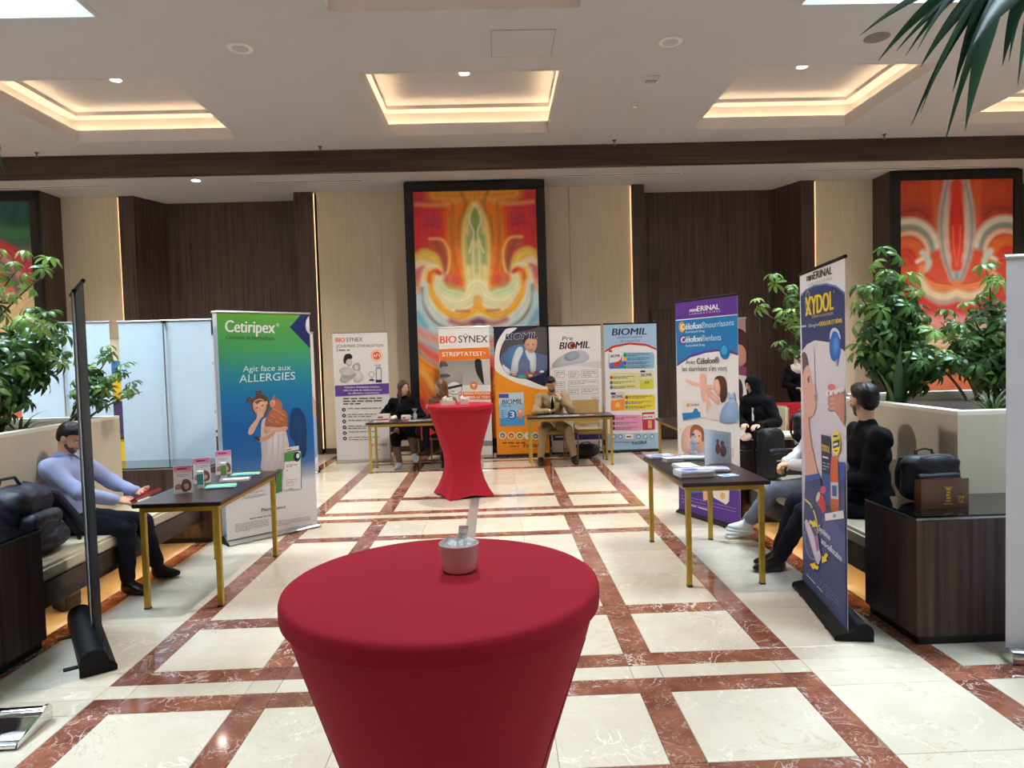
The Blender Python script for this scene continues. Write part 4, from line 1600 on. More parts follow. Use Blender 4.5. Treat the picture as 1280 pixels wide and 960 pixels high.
pill(616, 214, 910, 316, (140, 186, 222))
a.poly([(620, 200), (712, 194), (714, 312), (624, 318)], (236, 238, 242))
a.poly([(622, 280), (714, 268), (714, 312), (624, 318)], (60, 130, 200))
a.poly([(640, 290), (690, 262), (704, 230), (696, 280), (660, 304)], (214, 60, 50), smooth=True)
a.rect(618, 198, 640, 212, (206, 60, 50))
a.text('BIOMIL', (630, 246), (692, 242), 17, (34, 40, 100), bold=0.03, shear=0.1)
pill(626, 342, 830, 444, (228, 222, 160))
a.poly([(816, 328), (904, 324), (906, 442), (818, 446)], (226, 224, 200))
a.poly([(818, 392), (905, 380), (906, 442), (818, 446)], (206, 204, 70))
a.rect(820, 328, 852, 340, (50, 50, 120))
a.text('BIOMIL', (824, 366), (896, 362), 17, (60, 64, 80), bold=0.03, shear=0.1)
a.text('AR', (846, 412), (878, 410), 15, (60, 70, 40), bold=0.04)
pill(716, 480, 912, 576, (236, 216, 70))
a.poly([(628, 464), (716, 460), (718, 576), (630, 580)], (226, 214, 206))
a.poly([(630, 520), (717, 506), (718, 576), (630, 580)], (240, 150, 60))
a.rect(630, 466, 660, 480, (50, 50, 120))
a.text('BIOMIL', (636, 502), (708, 498), 17, (70, 70, 110), bold=0.03, shear=0.1)
a.ell(674, 544, 16, 16, (250, 190, 120))
pill(640, 606, 826, 704, (232, 156, 196))
a.poly([(828, 592), (908, 588), (910, 698), (830, 702)], (190, 40, 90))
a.rect(834, 604, 906, 634, (240, 236, 238), -0.03)
a.text('BIOMIL', (838, 628), (900, 625), 14, (120, 30, 70), bold=0.03)
a.rect(866, 640, 890, 690, (206, 170, 90))
for (x, y, c) in [(722, 230, (40, 150, 70)), (722, 256, (240, 210, 60)), (722, 282, (120, 60, 150)), (722, 306, (60, 160, 90)), (634, 372, (206, 70, 40)), (634, 404, (60, 140, 60)), (634, 434, (60, 110, 190)), (730, 496, (150, 60, 30)), (730, 530, (70, 140, 190)), (730, 558, (70, 170, 160)), (646, 628, (80, 40, 90)), (646, 660, (80, 40, 90)), (646, 690, (80, 40, 90))]:
    a.ell(x, y, 10, 11, c)
    a.lines(x + 14, y - 6, x + (160 if 700 < x else 150), 2, 9, (60, 70, 110), 3.5, -0.02, x + y)
a.text('FASSKA', (766, 792), (856, 786), 19, (34, 40, 90), bold=0.05, shear=0.16)
a.lines(646, 774, 876, 1, 10, (80, 110, 160), 5, -0.01, 71)
for (x, c) in [(646, (60, 120, 60)), (688, (120, 110, 170)), (804, (70, 110, 180)), (848, (60, 170, 120)), (890, (70, 110, 180))]:
    a.ell(x, 742, 14, 14, c)
    a.ell(x, 742, 9, 9, (210, 226, 240))
a.rect(720, 726, 770, 756, (246, 240, 226))
a.lines(727, 738, 764, 1, 9, (40, 60, 90), 8, 0, 6)
roll_banner('pale blue infant milk range banner with red arc and product list', p0, p1, tp, a, 'black')

# ---------------------------------------------------------------- purple and blue infant medicine banner
p0, p1, tp = (1.845, 6.93), (2.20, 6.1), 2.17
a = art_for(p0, p1, tp, [(847.8, 379.5), (926.8, 371.5), (923, 656), (846.5, 639)])
a.bands([(0, (98, 54, 150)), (0.08, (92, 48, 146)), (0.082, (242, 240, 240)), (0.84, (240, 238, 240)), (0.842, (96, 56, 158)), (1, (84, 48, 148))])
a.frame(830, 360, 3.097)
a.poly([(55, 131), (299, 112), (299, 262), (270, 250), (220, 244), (170, 250), (110, 268), (56, 302)], (24, 122, 186))
a.poly([(56, 302), (110, 266), (170, 248), (220, 242), (270, 248), (299, 258), (299, 268), (270, 260), (220, 252), (170, 258), (110, 276), (56, 310)], (96, 56, 150))
a.text('mm', (112, 97), (141, 95), 15, WHITE, bold=0.05, shear=0.1)
a.text('ERINAL', (143, 95), (230, 88), 20, WHITE, bold=0.045)
a.text('L A B O R A T O I R E S', (112, 109), (232, 99), 7, (224, 214, 236), bold=0.02)
a.ell(80, 156, 12, 21, (238, 160, 50))
a.text('C', (76, 168), (92, 166), 22, WHITE, bold=0.03)
a.text('élofon', (94, 166), (157, 162), 24, WHITE, bold=0.025)
a.text('®nourrissons', (158, 162), (284, 151), 23, (214, 232, 246), bold=-0.002)
a.text('Racécadotril 10 mg', (95, 180), (170, 176), 9, (214, 230, 244), bold=0.02)
a.ell(80, 206, 12, 21, (110, 70, 160))
a.text('C', (76, 218), (92, 216), 22, WHITE, bold=0.03)
a.text('élofon', (94, 217), (157, 213), 24, WHITE, bold=0.025)
a.text('®enfants', (158, 213), (234, 208), 23, (214, 232, 246), bold=-0.002)
a.text('Racécadotril 30 mg', (95, 234), (170, 230), 9, (214, 230, 244), bold=0.02)
a.ell(247, 252, 20, 31, (20, 110, 180))
a.ell(245, 248, 12, 18, (60, 160, 214))
a.text('Avec', (92, 303), (130, 301), 18, (60, 56, 64))
a.text('Célofon®', (137, 302), (224, 297), 23, (60, 56, 64), bold=0.02)
a.text("les diarrhées s'en vont", (78, 330), (254, 326), 20, (60, 56, 64), bold=0.0)
a.poly([(95, 362), (130, 372), (146, 372), (150, 340), (166, 338), (172, 352), (168, 378), (196, 384), (200, 396), (176, 400), (178, 440), (196, 470), (180, 496), (160, 460), (150, 420), (146, 390), (120, 384), (96, 372)], (240, 190, 172), smooth=True)
a.ell(157, 352, 11, 17, (238, 192, 172))
a.poly([(205, 360), (222, 346), (246, 356), (252, 400), (244, 440), (228, 448), (222, 420), (206, 400)], (84, 50, 44), smooth=True)
a.poly([(204, 366), (218, 360), (226, 390), (222, 420), (208, 424), (202, 392)], (238, 190, 170), smooth=True)
a.poly([(176, 400), (205, 412), (224, 440), (236, 470), (226, 512), (180, 512), (178, 480), (198, 440)], (232, 226, 230), smooth=True)
a.poly([(172, 396), (206, 420), (224, 446), (214, 458), (190, 436), (172, 414)], (236, 186, 166), smooth=True)
a.poly([(232, 470), (262, 440), (286, 448), (290, 516), (224, 524)], (150, 186, 226), smooth=True)
a.ell(268, 434, 15, 20, (170, 200, 232))
a.ell(258, 416, 5, 7, (150, 186, 226))
a.ell(278, 416, 5, 7, (150, 186, 226))
a.ell(264, 432, 2, 3, (40, 50, 80))
a.ell(274, 432, 2, 3, (40, 50, 80))
a.poly([(76, 444), (146, 446), (170, 450), (172, 510), (140, 506), (78, 516)], (236, 232, 230))
a.poly([(74, 494), (146, 486), (148, 506), (78, 520)], (24, 120, 190))
a.poly([(112, 498), (124, 474), (134, 474), (142, 490), (130, 500)], (24, 120, 190))
a.ell(98, 462, 5, 8, (238, 160, 50))
a.text('Célofon', (104, 466), (142, 462), 10, (90, 80, 90), bold=0.02)
a.poly([(68, 612), (74, 570), (96, 544), (130, 536), (156, 556), (160, 600), (150, 640), (80, 646)], (236, 196, 182), smooth=True)
a.poly([(108, 578), (116, 546), (138, 540), (152, 562), (148, 612), (136, 640), (116, 632)], (238, 192, 168), smooth=True)
a.poly([(104, 590), (108, 550), (130, 536), (156, 552), (160, 592), (150, 600), (148, 566), (124, 556), (112, 580)], (150, 96, 64), smooth=True)
a.ell(124, 584, 3, 3, (50, 40, 40))
a.ell(140, 580, 3, 3, (50, 40, 40))
a.poly([(122, 606), (134, 612), (144, 602), (134, 606)], (206, 80, 80))
a.ell(66, 556, 5, 6, (244, 214, 160))
a.ell(164, 560, 4, 6, (244, 214, 160))
a.lines(252, 622, 272, 7, 6, (150, 150, 160), 2.2, 0, 81)
a.poly([(84, 770), (148, 764), (152, 796), (84, 804)], (24, 120, 190))
a.poly([(186, 772), (252, 776), (250, 822), (238, 836), (190, 812)], (240, 236, 236))
a.poly([(150, 770), (164, 770), (168, 824), (150, 826)], (236, 176, 140))
a.ell(226, 804, 10, 12, (236, 180, 90))
a.lines(66, 812, 274, 3, 12, (176, 156, 214), 2.2, 0.17, 85)
a.lines(104, 846, 250, 1, 8, (236, 230, 246), 5, 0.2, 87)
roll_banner('purple and blue infant medicine banner with mother lifting a baby', p0, p1, tp, a, 'black', back=BLACK_SHEET, base_h=0.07)

# ---------------------------------------------------------------- navy paediatric syrup banner
p0, p1, tp = (2.095, 4.63), (1.945, 3.73), 2.17
a = art_for(p0, p1, tp, [(1001.7, 346), (1061.8, 324), (1056.6, 789.5), (1000.3, 730)])
a.bands([(0, (238, 236, 242)), (0.62, (214, 206, 226)), (0.66, (206, 196, 220)), (1, (40, 52, 110))])
a.frame(980, 310, 3.692)
a.text('m', (114, 172), (132, 170), 36, (30, 28, 34), bold=0.05, shear=0.12)
a.text('mERINAL', (126, 170), (239, 140), 36, (30, 28, 34), bold=0.035, shear=0.04)
a.text('L A B O R A T O I R E S', (122, 196), (240, 166), 12, (150, 146, 156), bold=0.01)
a.poly([(83, 236), (110, 210), (150, 190), (210, 182), (260, 196), (300, 228), (300, 262), (86, 262)], (110, 140, 190))
a.poly([(83, 246), (110, 218), (150, 198), (210, 190), (260, 206), (300, 240), (298, 506), (262, 480), (220, 462), (150, 452), (112, 470), (88, 500)], (36, 52, 110))
a.text('XYDOL', (106, 340), (246, 308), 92, (20, 26, 60), bold=0.05)
a.text('XYDOL', (108, 338), (244, 308), 88, (240, 214, 50), bold=0.02)
a.text('®', (246, 232), (252, 230), 14, (240, 214, 50))
a.ell(120, 272, 12, 56, (240, 226, 120))
a.ell(120, 272, 10, 52, (36, 52, 110))
a.text('X', (108, 338), (134, 332), 88, (240, 214, 50), bold=0.02)
a.text('Enfants et nourrissons', (140, 348), (244, 332), 17, (236, 206, 80), bold=0.0, shear=0.1)
a.lines(88, 382, 116, 1, 9, (226, 230, 240), 8, -0.1, 6)
a.text('30mg/ml', (122, 391), (174, 384), 15, (226, 230, 240), bold=0.01)
a.text('DOULEUR ET FIÈVRE', (178, 386), (288, 370), 20, (240, 214, 60), bold=0.025)
a.poly([(224, 470), (232, 420), (256, 404), (272, 430), (276, 500), (262, 548), (238, 548), (226, 520)], (30, 110, 206), smooth=True)
a.poly([(226, 450), (230, 410), (250, 394), (270, 410), (280, 450), (272, 440), (262, 416), (244, 412), (234, 432)], (226, 236, 246), smooth=True)
a.poly([(240, 470), (256, 440), (268, 462), (262, 510), (244, 520)], (60, 150, 230), smooth=True)
a.poly([(252, 546), (264, 544), (264, 570), (254, 572)], (150, 170, 214))
a.grad([(88, 520), (150, 490), (150, 690), (92, 690)], (226, 222, 234), (222, 216, 230))
a.poly([(88, 520), (100, 506), (116, 530), (122, 580), (112, 600), (96, 640), (92, 700), (90, 560)], (90, 72, 80), smooth=True)
a.poly([(92, 620), (104, 580), (120, 570), (132, 600), (140, 650), (152, 668), (148, 690), (158, 706), (152, 740), (156, 752), (140, 800), (112, 814), (96, 800), (92, 700)], (226, 176, 164), smooth=True)
a.poly([(112, 634), (122, 618), (126, 624), (116, 640)], (90, 62, 66))
a.ell(120, 640, 4, 12, (60, 46, 56))
a.poly([(146, 706), (158, 708), (156, 728), (150, 742), (148, 724)], (206, 120, 120), smooth=True)
a.poly([(92, 800), (116, 812), (120, 860), (132, 960), (92, 960)], (222, 170, 156))
a.poly([(214, 740), (222, 704), (250, 694), (292, 700), (292, 842), (270, 820), (240, 774), (222, 768)], (206, 140, 128), smooth=True)
a.ell(231, 672, 18, 16, (226, 130, 136))
a.poly([(204, 692), (292, 672), (294, 692), (206, 714)], (242, 240, 246))
for x in (214, 236, 262, 280):
    a.poly([(x, 694), (x + 6, 692), (x + 7, 706), (x + 1, 708)], (150, 120, 150))
for y in (722, 744, 766):
    a.poly([(214, y), (240, y - 6), (250, y + 4), (246, y + 10), (218, y + 14)], (222, 160, 148), smooth=True)
a.frame(980, 550, 3.692)
a.poly([(94, 0), (118, 0), (160, 190), (100, 196)], (222, 170, 156))
a.poly([(97, 194), (160, 184), (174, 206), (176, 260), (262, 250), (264, 130), (298, 132), (290, 884), (76, 668)], (44, 58, 118))
a.poly([(97, 196), (160, 186), (172, 206), (98, 224)], (60, 90, 170))
a.poly([(262, 132), (298, 132), (296, 200), (262, 220)], (40, 80, 170))
a.poly([(180, 330), (296, 470), (292, 600), (180, 470)], (70, 86, 146))
a.poly([(178, 4), (222, 14), (222, 348), (180, 330)], (34, 40, 76))
a.poly([(182, 180), (220, 190), (220, 330), (182, 320)], (30, 84, 160))
a.text('XYDOL', (182, 78), (220, 90), 30, (226, 196, 60), bold=0.02)
a.lines(184, 102, 219, 1, 9, (230, 230, 240), 8, 0.25, 6)
a.lines(184, 130, 218, 3, 14, (170, 180, 210), 5, 0.25, 91)
a.poly([(218, 250), (224, 130), (236, 104), (250, 110), (258, 140), (258, 340), (242, 356), (222, 350)], (206, 96, 48), smooth=True)
a.poly([(222, 222), (258, 222), (258, 300), (222, 296)], (200, 206, 222))
a.poly([(228, 236), (250, 238), (250, 286), (228, 284)], (50, 90, 160))
a.ell(252, 42, 20, 56, (244, 220, 60))
a.lines(238, 8, 266, 1, 9, (60, 60, 90), 9, -0.1, 6)
a.poly([(236, 36), (268, 24), (268, 58), (236, 68)], (40, 44, 90))
a.lines(239, 46, 266, 1, 9, WHITE, 11, -0.3, 6)
a.lines(243, 76, 262, 1, 9, (60, 60, 90), 6, -0.1, 6)
a.ell(186, 258, 14, 18, (206, 70, 120))
a.ell(172, 306, 17, 30, (210, 50, 50))
a.ell(160, 290, 8, 24, (226, 206, 200), rot=0.3)
a.ell(184, 330, 13, 32, (196, 40, 44))
a.poly([(192, 366), (280, 348), (284, 384), (194, 398)], (236, 232, 242))
a.poly([(230, 368), (246, 365), (246, 380), (230, 383)], (170, 150, 180))
arc = [(96, 302), (122, 322), (142, 360), (152, 400), (158, 450)]
for i, ch in enumerate('xxxxxx xxxxxxxxx'):
    t_ = i / 15.0 * (len(arc) - 1.001)
    k = int(t_)
    q = t_ - k
    x, y = arc[k][0] * (1 - q) + arc[k + 1][0] * q, arc[k][1] * (1 - q) + arc[k + 1][1] * q
    if ch != ' ':
        a.poly([(x - 3, y - 5), (x + 4, y - 2), (x + 4, y + 8), (x - 3, y + 5)], (230, 220, 120))
a.ell(128, 494, 34, 84, (150, 140, 196), rot=-0.1)
a.ell(128, 494, 31, 79, (54, 60, 126), rot=-0.1)
a.poly([(98, 404), (112, 404), (168, 540), (166, 580), (148, 586), (98, 424)], (226, 214, 236), smooth=True)
a.poly([(140, 470), (160, 466), (166, 530), (152, 540)], (150, 110, 170))
for (x, y, rot_) in [(136, 412, -1.2), (190, 566, 0.6), (140, 606, 1.9)]:
    pts = [(0, -24), (16, 0), (7, 0), (7, 20), (-7, 20), (-7, 0), (-16, 0)]
    a.poly([(x + px * math.cos(rot_ + PI) - py * math.sin(rot_ + PI), y + (px * math.sin(rot_ + PI) + py * math.cos(rot_ + PI)) * 1.2) for px, py in pts], (244, 216, 50))
a.text('Système', (164, 444), (218, 486), 30, (226, 230, 246), bold=0.015)
a.text('anti-suffocation', (176, 500), (272, 580), 30, (226, 230, 246), bold=0.015)
a.lines(92, 590, 262, 4, 15, (130, 144, 190), 3, 0.95, 95)
a.lines(102, 640, 252, 1, 10, (214, 220, 240), 6, 1.0, 97)
roll_banner('navy and white paediatric syrup banner with a child blowing', p0, p1, tp, a, 'black', back=BLACK_SHEET, base_d=0.2, base_h=0.10)

# ---------------------------------------------------------------- banners seen from behind or edge-on
BLUISH = M('backlit_tint_pvc', (214, 230, 244), 0.5, var=0.02)  # blue-white cast of light from behind is put into the colour
roll_banner('white back of a wide banner above the walnut cabinet', (-2.88, 7.02), (-3.83, 7.02), 2.13, None, 'alu', sheet_mat=BLUISH, back=BLUISH)
roll_banner('white back of a banner half hidden by the planter shrub', (-4.03, 7.25), (-5.0, 7.25), 2.15, None, 'alu', sheet_mat=BLUISH, back=BLUISH)
roll_banner('black back of a banner stand turned edge on near the walnut cabinet', (-2.185, 3.70), (-2.70, 4.43), 2.14, None, 'black', sheet_mat=BLACK_SHEET, back=BLACK_SHEET, pole_mat=ALU, foot=True, base_d=0.17, base_h=0.135, pole_y=0.014)
LILAC = M('grey_banner_back', (222, 218, 224), 0.5, var=0.02)
roll_banner('pale grey back of a banner with chrome base by the glass topped cabinet', (3.5, 3.30), (2.63, 3.46), 2.11, None, 'chrome', sheet_mat=LILAC, back=LILAC, base_d=0.13)
a = art_for((-3.10, 3.0), (-2.3, 3.06), 2.1, [(0, 0), (100, 0), (100, 230), (0, 230)])
a.bands([(0, (226, 236, 246)), (1, (206, 224, 244))])
a.ell(50, 60, 30, 30, (120, 170, 216))
roll_banner('pale blue banner on a wide polished chrome base', (-3.50, 2.98), (-2.155, 3.06), 2.1, a, 'chrome', base_d=0.26, base_h=0.085, short=0.27)


def simple_banner(label, p0, p1, top, paint, base='alu'):
    a = art_for(p0, p1, top, [(0, 0), (85, 0), (85, 200), (0, 200)])
    paint(a)
    return roll_banner(label, p0, p1, top, a, base)


def paint_a(a):
    a.bands([(0, (236, 226, 206)), (1, (232, 226, 220))])
    a.ell(20, 44, 14, 12, (60, 130, 190))
    a.poly([(0, 62), (40, 52), (60, 80), (0, 90)], (240, 204, 60), smooth=True)
    a.poly([(0, 100), (40, 96), (60, 150), (0, 150)], (70, 60, 110), smooth=True)
    a.rect(0, 150, 85, 180, (236, 200, 30))


def paint_b(a):
    a.bands([(0, (240, 236, 236)), (1, (232, 226, 228))])
    a.text('R', (66, 30), (78, 30), 18, (200, 24, 60), bold=0.04)
    a.rect(10, 38, 80, 42, (210, 40, 80))
    a.text('n', (66, 58), (73, 58), 9, (70, 60, 70), bold=0.02)
    a.text('ce', (66, 70), (78, 70), 9, (70, 60, 70), bold=0.02)
    rr = random.Random(4)
    for k in range(26):
        a.ell(rr.uniform(44, 80), rr.uniform(80, 116), 3, 3, (206, 40, 90))
    a.ell(66, 136, 12, 12, (120, 30, 70))
    a.poly([(40, 150), (84, 146), (84, 176), (40, 180)], (70, 40, 60))


def paint_c(a):
    a.bands([(0, (240, 238, 236)), (0.55, (236, 226, 222)), (1, (226, 230, 240))])
    a.ell(66, 20, 13, 11, (30, 90, 160))
    a.ell(66, 20, 8, 7, (236, 236, 240))
    a.lines(50, 35, 80, 1, 5, (190, 120, 140), 3, 0, 2)
    a.text('na', (66, 72), (78, 72), 8, (40, 40, 60), bold=0.03)
    a.poly([(40, 96), (80, 90), (84, 130), (50, 140)], (226, 176, 150), smooth=True)
    a.poly([(30, 130), (84, 120), (84, 180), (36, 184)], (160, 186, 220), smooth=True)


def paint_d(a):
    a.bands([(0, (226, 180, 186)), (0.3, (206, 150, 166)), (0.32, (234, 220, 214)), (1, (232, 222, 214))])
    a.poly([(30, 30), (60, 14), (85, 20), (85, 70), (60, 60), (40, 66)], (96, 50, 56), smooth=True)
    a.poly([(50, 40), (80, 36), (84, 60), (60, 68)], (220, 160, 140), smooth=True)
    a.poly([(10, 50), (85, 66), (85, 78), (10, 64)], (150, 70, 110))
    a.ell(62, 98, 22, 20, (238, 226, 220))
    a.poly([(46, 100), (50, 82), (64, 78), (78, 84), (80, 104), (72, 112), (52, 112)], (80, 46, 42), smooth=True)
    a.ell(64, 96, 9, 10, (226, 170, 146))
    a.poly([(50, 116), (76, 112), (80, 130), (48, 132)], (220, 176, 156), smooth=True)


simple_banner('pale banner with a yellow foot half hidden beside a white banner back', (-5.9, 10.35), (-5.05, 10.35), 2.1, paint_a)
simple_banner('white banner with red dots half hidden behind the allergy banner', (-4.98, 10.2), (-4.13, 10.2), 2.1, paint_b)
simple_banner('white banner with a round blue emblem behind the allergy banner', (-3.55, 10.15), (-2.68, 10.15), 2.1, paint_c)
simple_banner('pink banner with women portraits behind the purple banner', (2.62, 9.55), (3.48, 9.35), 2.1, paint_d)
# ================================================================== paintings
def canvas_mesh(name, parent, w, h, base, strokes, nx=190, seed=1, mirror=True):
    ny = int(nx * h / w)
    xs = np.linspace(-1, 1, nx + 1)
    T = np.linspace(0, 2 * h / w, ny + 1)
    S, TT = np.meshgrid(xs, T)
    A = np.abs(S) if mirror else S
    col = np.zeros((*A.shape, 3))
    bt = [b[0] for b in base]
    for k in range(3):
        col[..., k] = np.interp(TT, bt, [lin(b[1])[k] for b in base])
    for (pts, wd, rgb, soft_) in strokes:
        P_ = np.array(pts, float)
        # refine with a spline through the points
        if len(P_) > 2:
            Q = []
            for i in range(len(P_) - 1):
                a, b, c, d = P_[max(i - 1, 0)], P_[i], P_[i + 1], P_[min(i + 2, len(P_) - 1)]
                for t in np.linspace(0, 1, 7)[:-1]:
                    Q.append(0.5 * (2 * b + (c - a) * t + (2 * a - 5 * b + 4 * c - d) * t * t + (3 * b - a - 3 * c + d) * t ** 3))
            Q.append(P_[-1])
            P_ = np.array(Q)
        D = np.full(A.shape, 9.0)
        for a, b in zip(P_[:-1], P_[1:]):
            ab = b - a
            t = np.clip(((A - a[0]) * ab[0] + (TT - a[1]) * ab[1]) / (ab @ ab + 1e-9), 0, 1)
            D = np.minimum(D, np.hypot(A - a[0] - t * ab[0], TT - a[1] - t * ab[1]))
        soft_ = soft_ * 1.5 + 0.02
        al = np.clip((wd - D) / soft_ + 0.5, 0, 1)
        al = (al * al * (3 - 2 * al))[..., None] * 0.94
        tone = 1 + 0.06 * np.sin(D * 75 + 9 * wd * 10) + 0.05 * np.sin(D * 160 + 3.1) + 0.05 * np.sin(D * 33 + TT * 2)
        col = col * (1 - al) + np.array(lin(rgb)) * tone[..., None] * al
    r = np.random.default_rng(seed)
    # brush streaks
    ph = 3 * np.sin(2.1 * TT + 1.3 * A) + 6 * A
    col *= (1 + 0.03 * np.sin(5.0 * ph))[..., None]
    col = np.clip(col, 0, 1)
    V = np.stack([S * w / 2, np.zeros_like(S), h - TT * w / 2], -1).reshape(-1, 3)
    idx = np.arange((nx + 1) * (ny + 1)).reshape(ny + 1, nx + 1)
    Q = np.stack([idx[1:, :-1], idx[1:, 1:], idx[:-1, 1:], idx[:-1, :-1]], -1).reshape(-1, 4)
    me = bpy.data.meshes.new(name)
    me.from_pydata(V.tolist(), [], Q.tolist())
    at = me.color_attributes.new('Col', 'FLOAT_COLOR', 'POINT')
    at.data.foreach_set('color', np.concatenate([col.reshape(-1, 3), np.ones((V.shape[0], 1))], 1).astype(np.float32).ravel())
    me.materials.append(CANVAS_INK)
    return link(name, me, parent)


def arc(cx, cy_, r, a0, a1, n=9, ry=None):
    ry = ry or r
    return [(cx + r * math.cos(a0 + (a1 - a0) * k / (n - 1)), cy_ - ry * math.sin(a0 + (a1 - a0) * k / (n - 1))) for k in range(n)]


def painting(label, x0, x1, art):
    t = thing('framed_painting', label, 'painting', ((x0 + x1) / 2, 11.6, 0), group='tall abstract paintings on the back wall')
    w = x1 - x0
    z0, z1, fw = 0.12, SOFFIT - 0.03, 0.15
    for (a, b, c, d) in [(-w / 2, w / 2, z1 - fw, z1), (-w / 2, w / 2, z0, z0 + fw), (-w / 2, -w / 2 + fw, z0 + fw, z1 - fw), (w / 2 - fw, w / 2, z0 + fw, z1 - fw)]:
        m = MB()
        m.rbox(a + 0.0005, b - 0.0005, -0.03, 0.05, c + 0.0005, d - 0.0005, 0.008)
        m.build('frame_rail', BLACK_FRAME, t)
    base, strokes, mir = art
    o = canvas_mesh('canvas', t, w - 2 * fw + 0.004, z1 - z0 - 2 * fw + 0.004, base, strokes, mirror=mir)
    o.location = (0, 0.0, z0 + fw - 0.002)
    return t


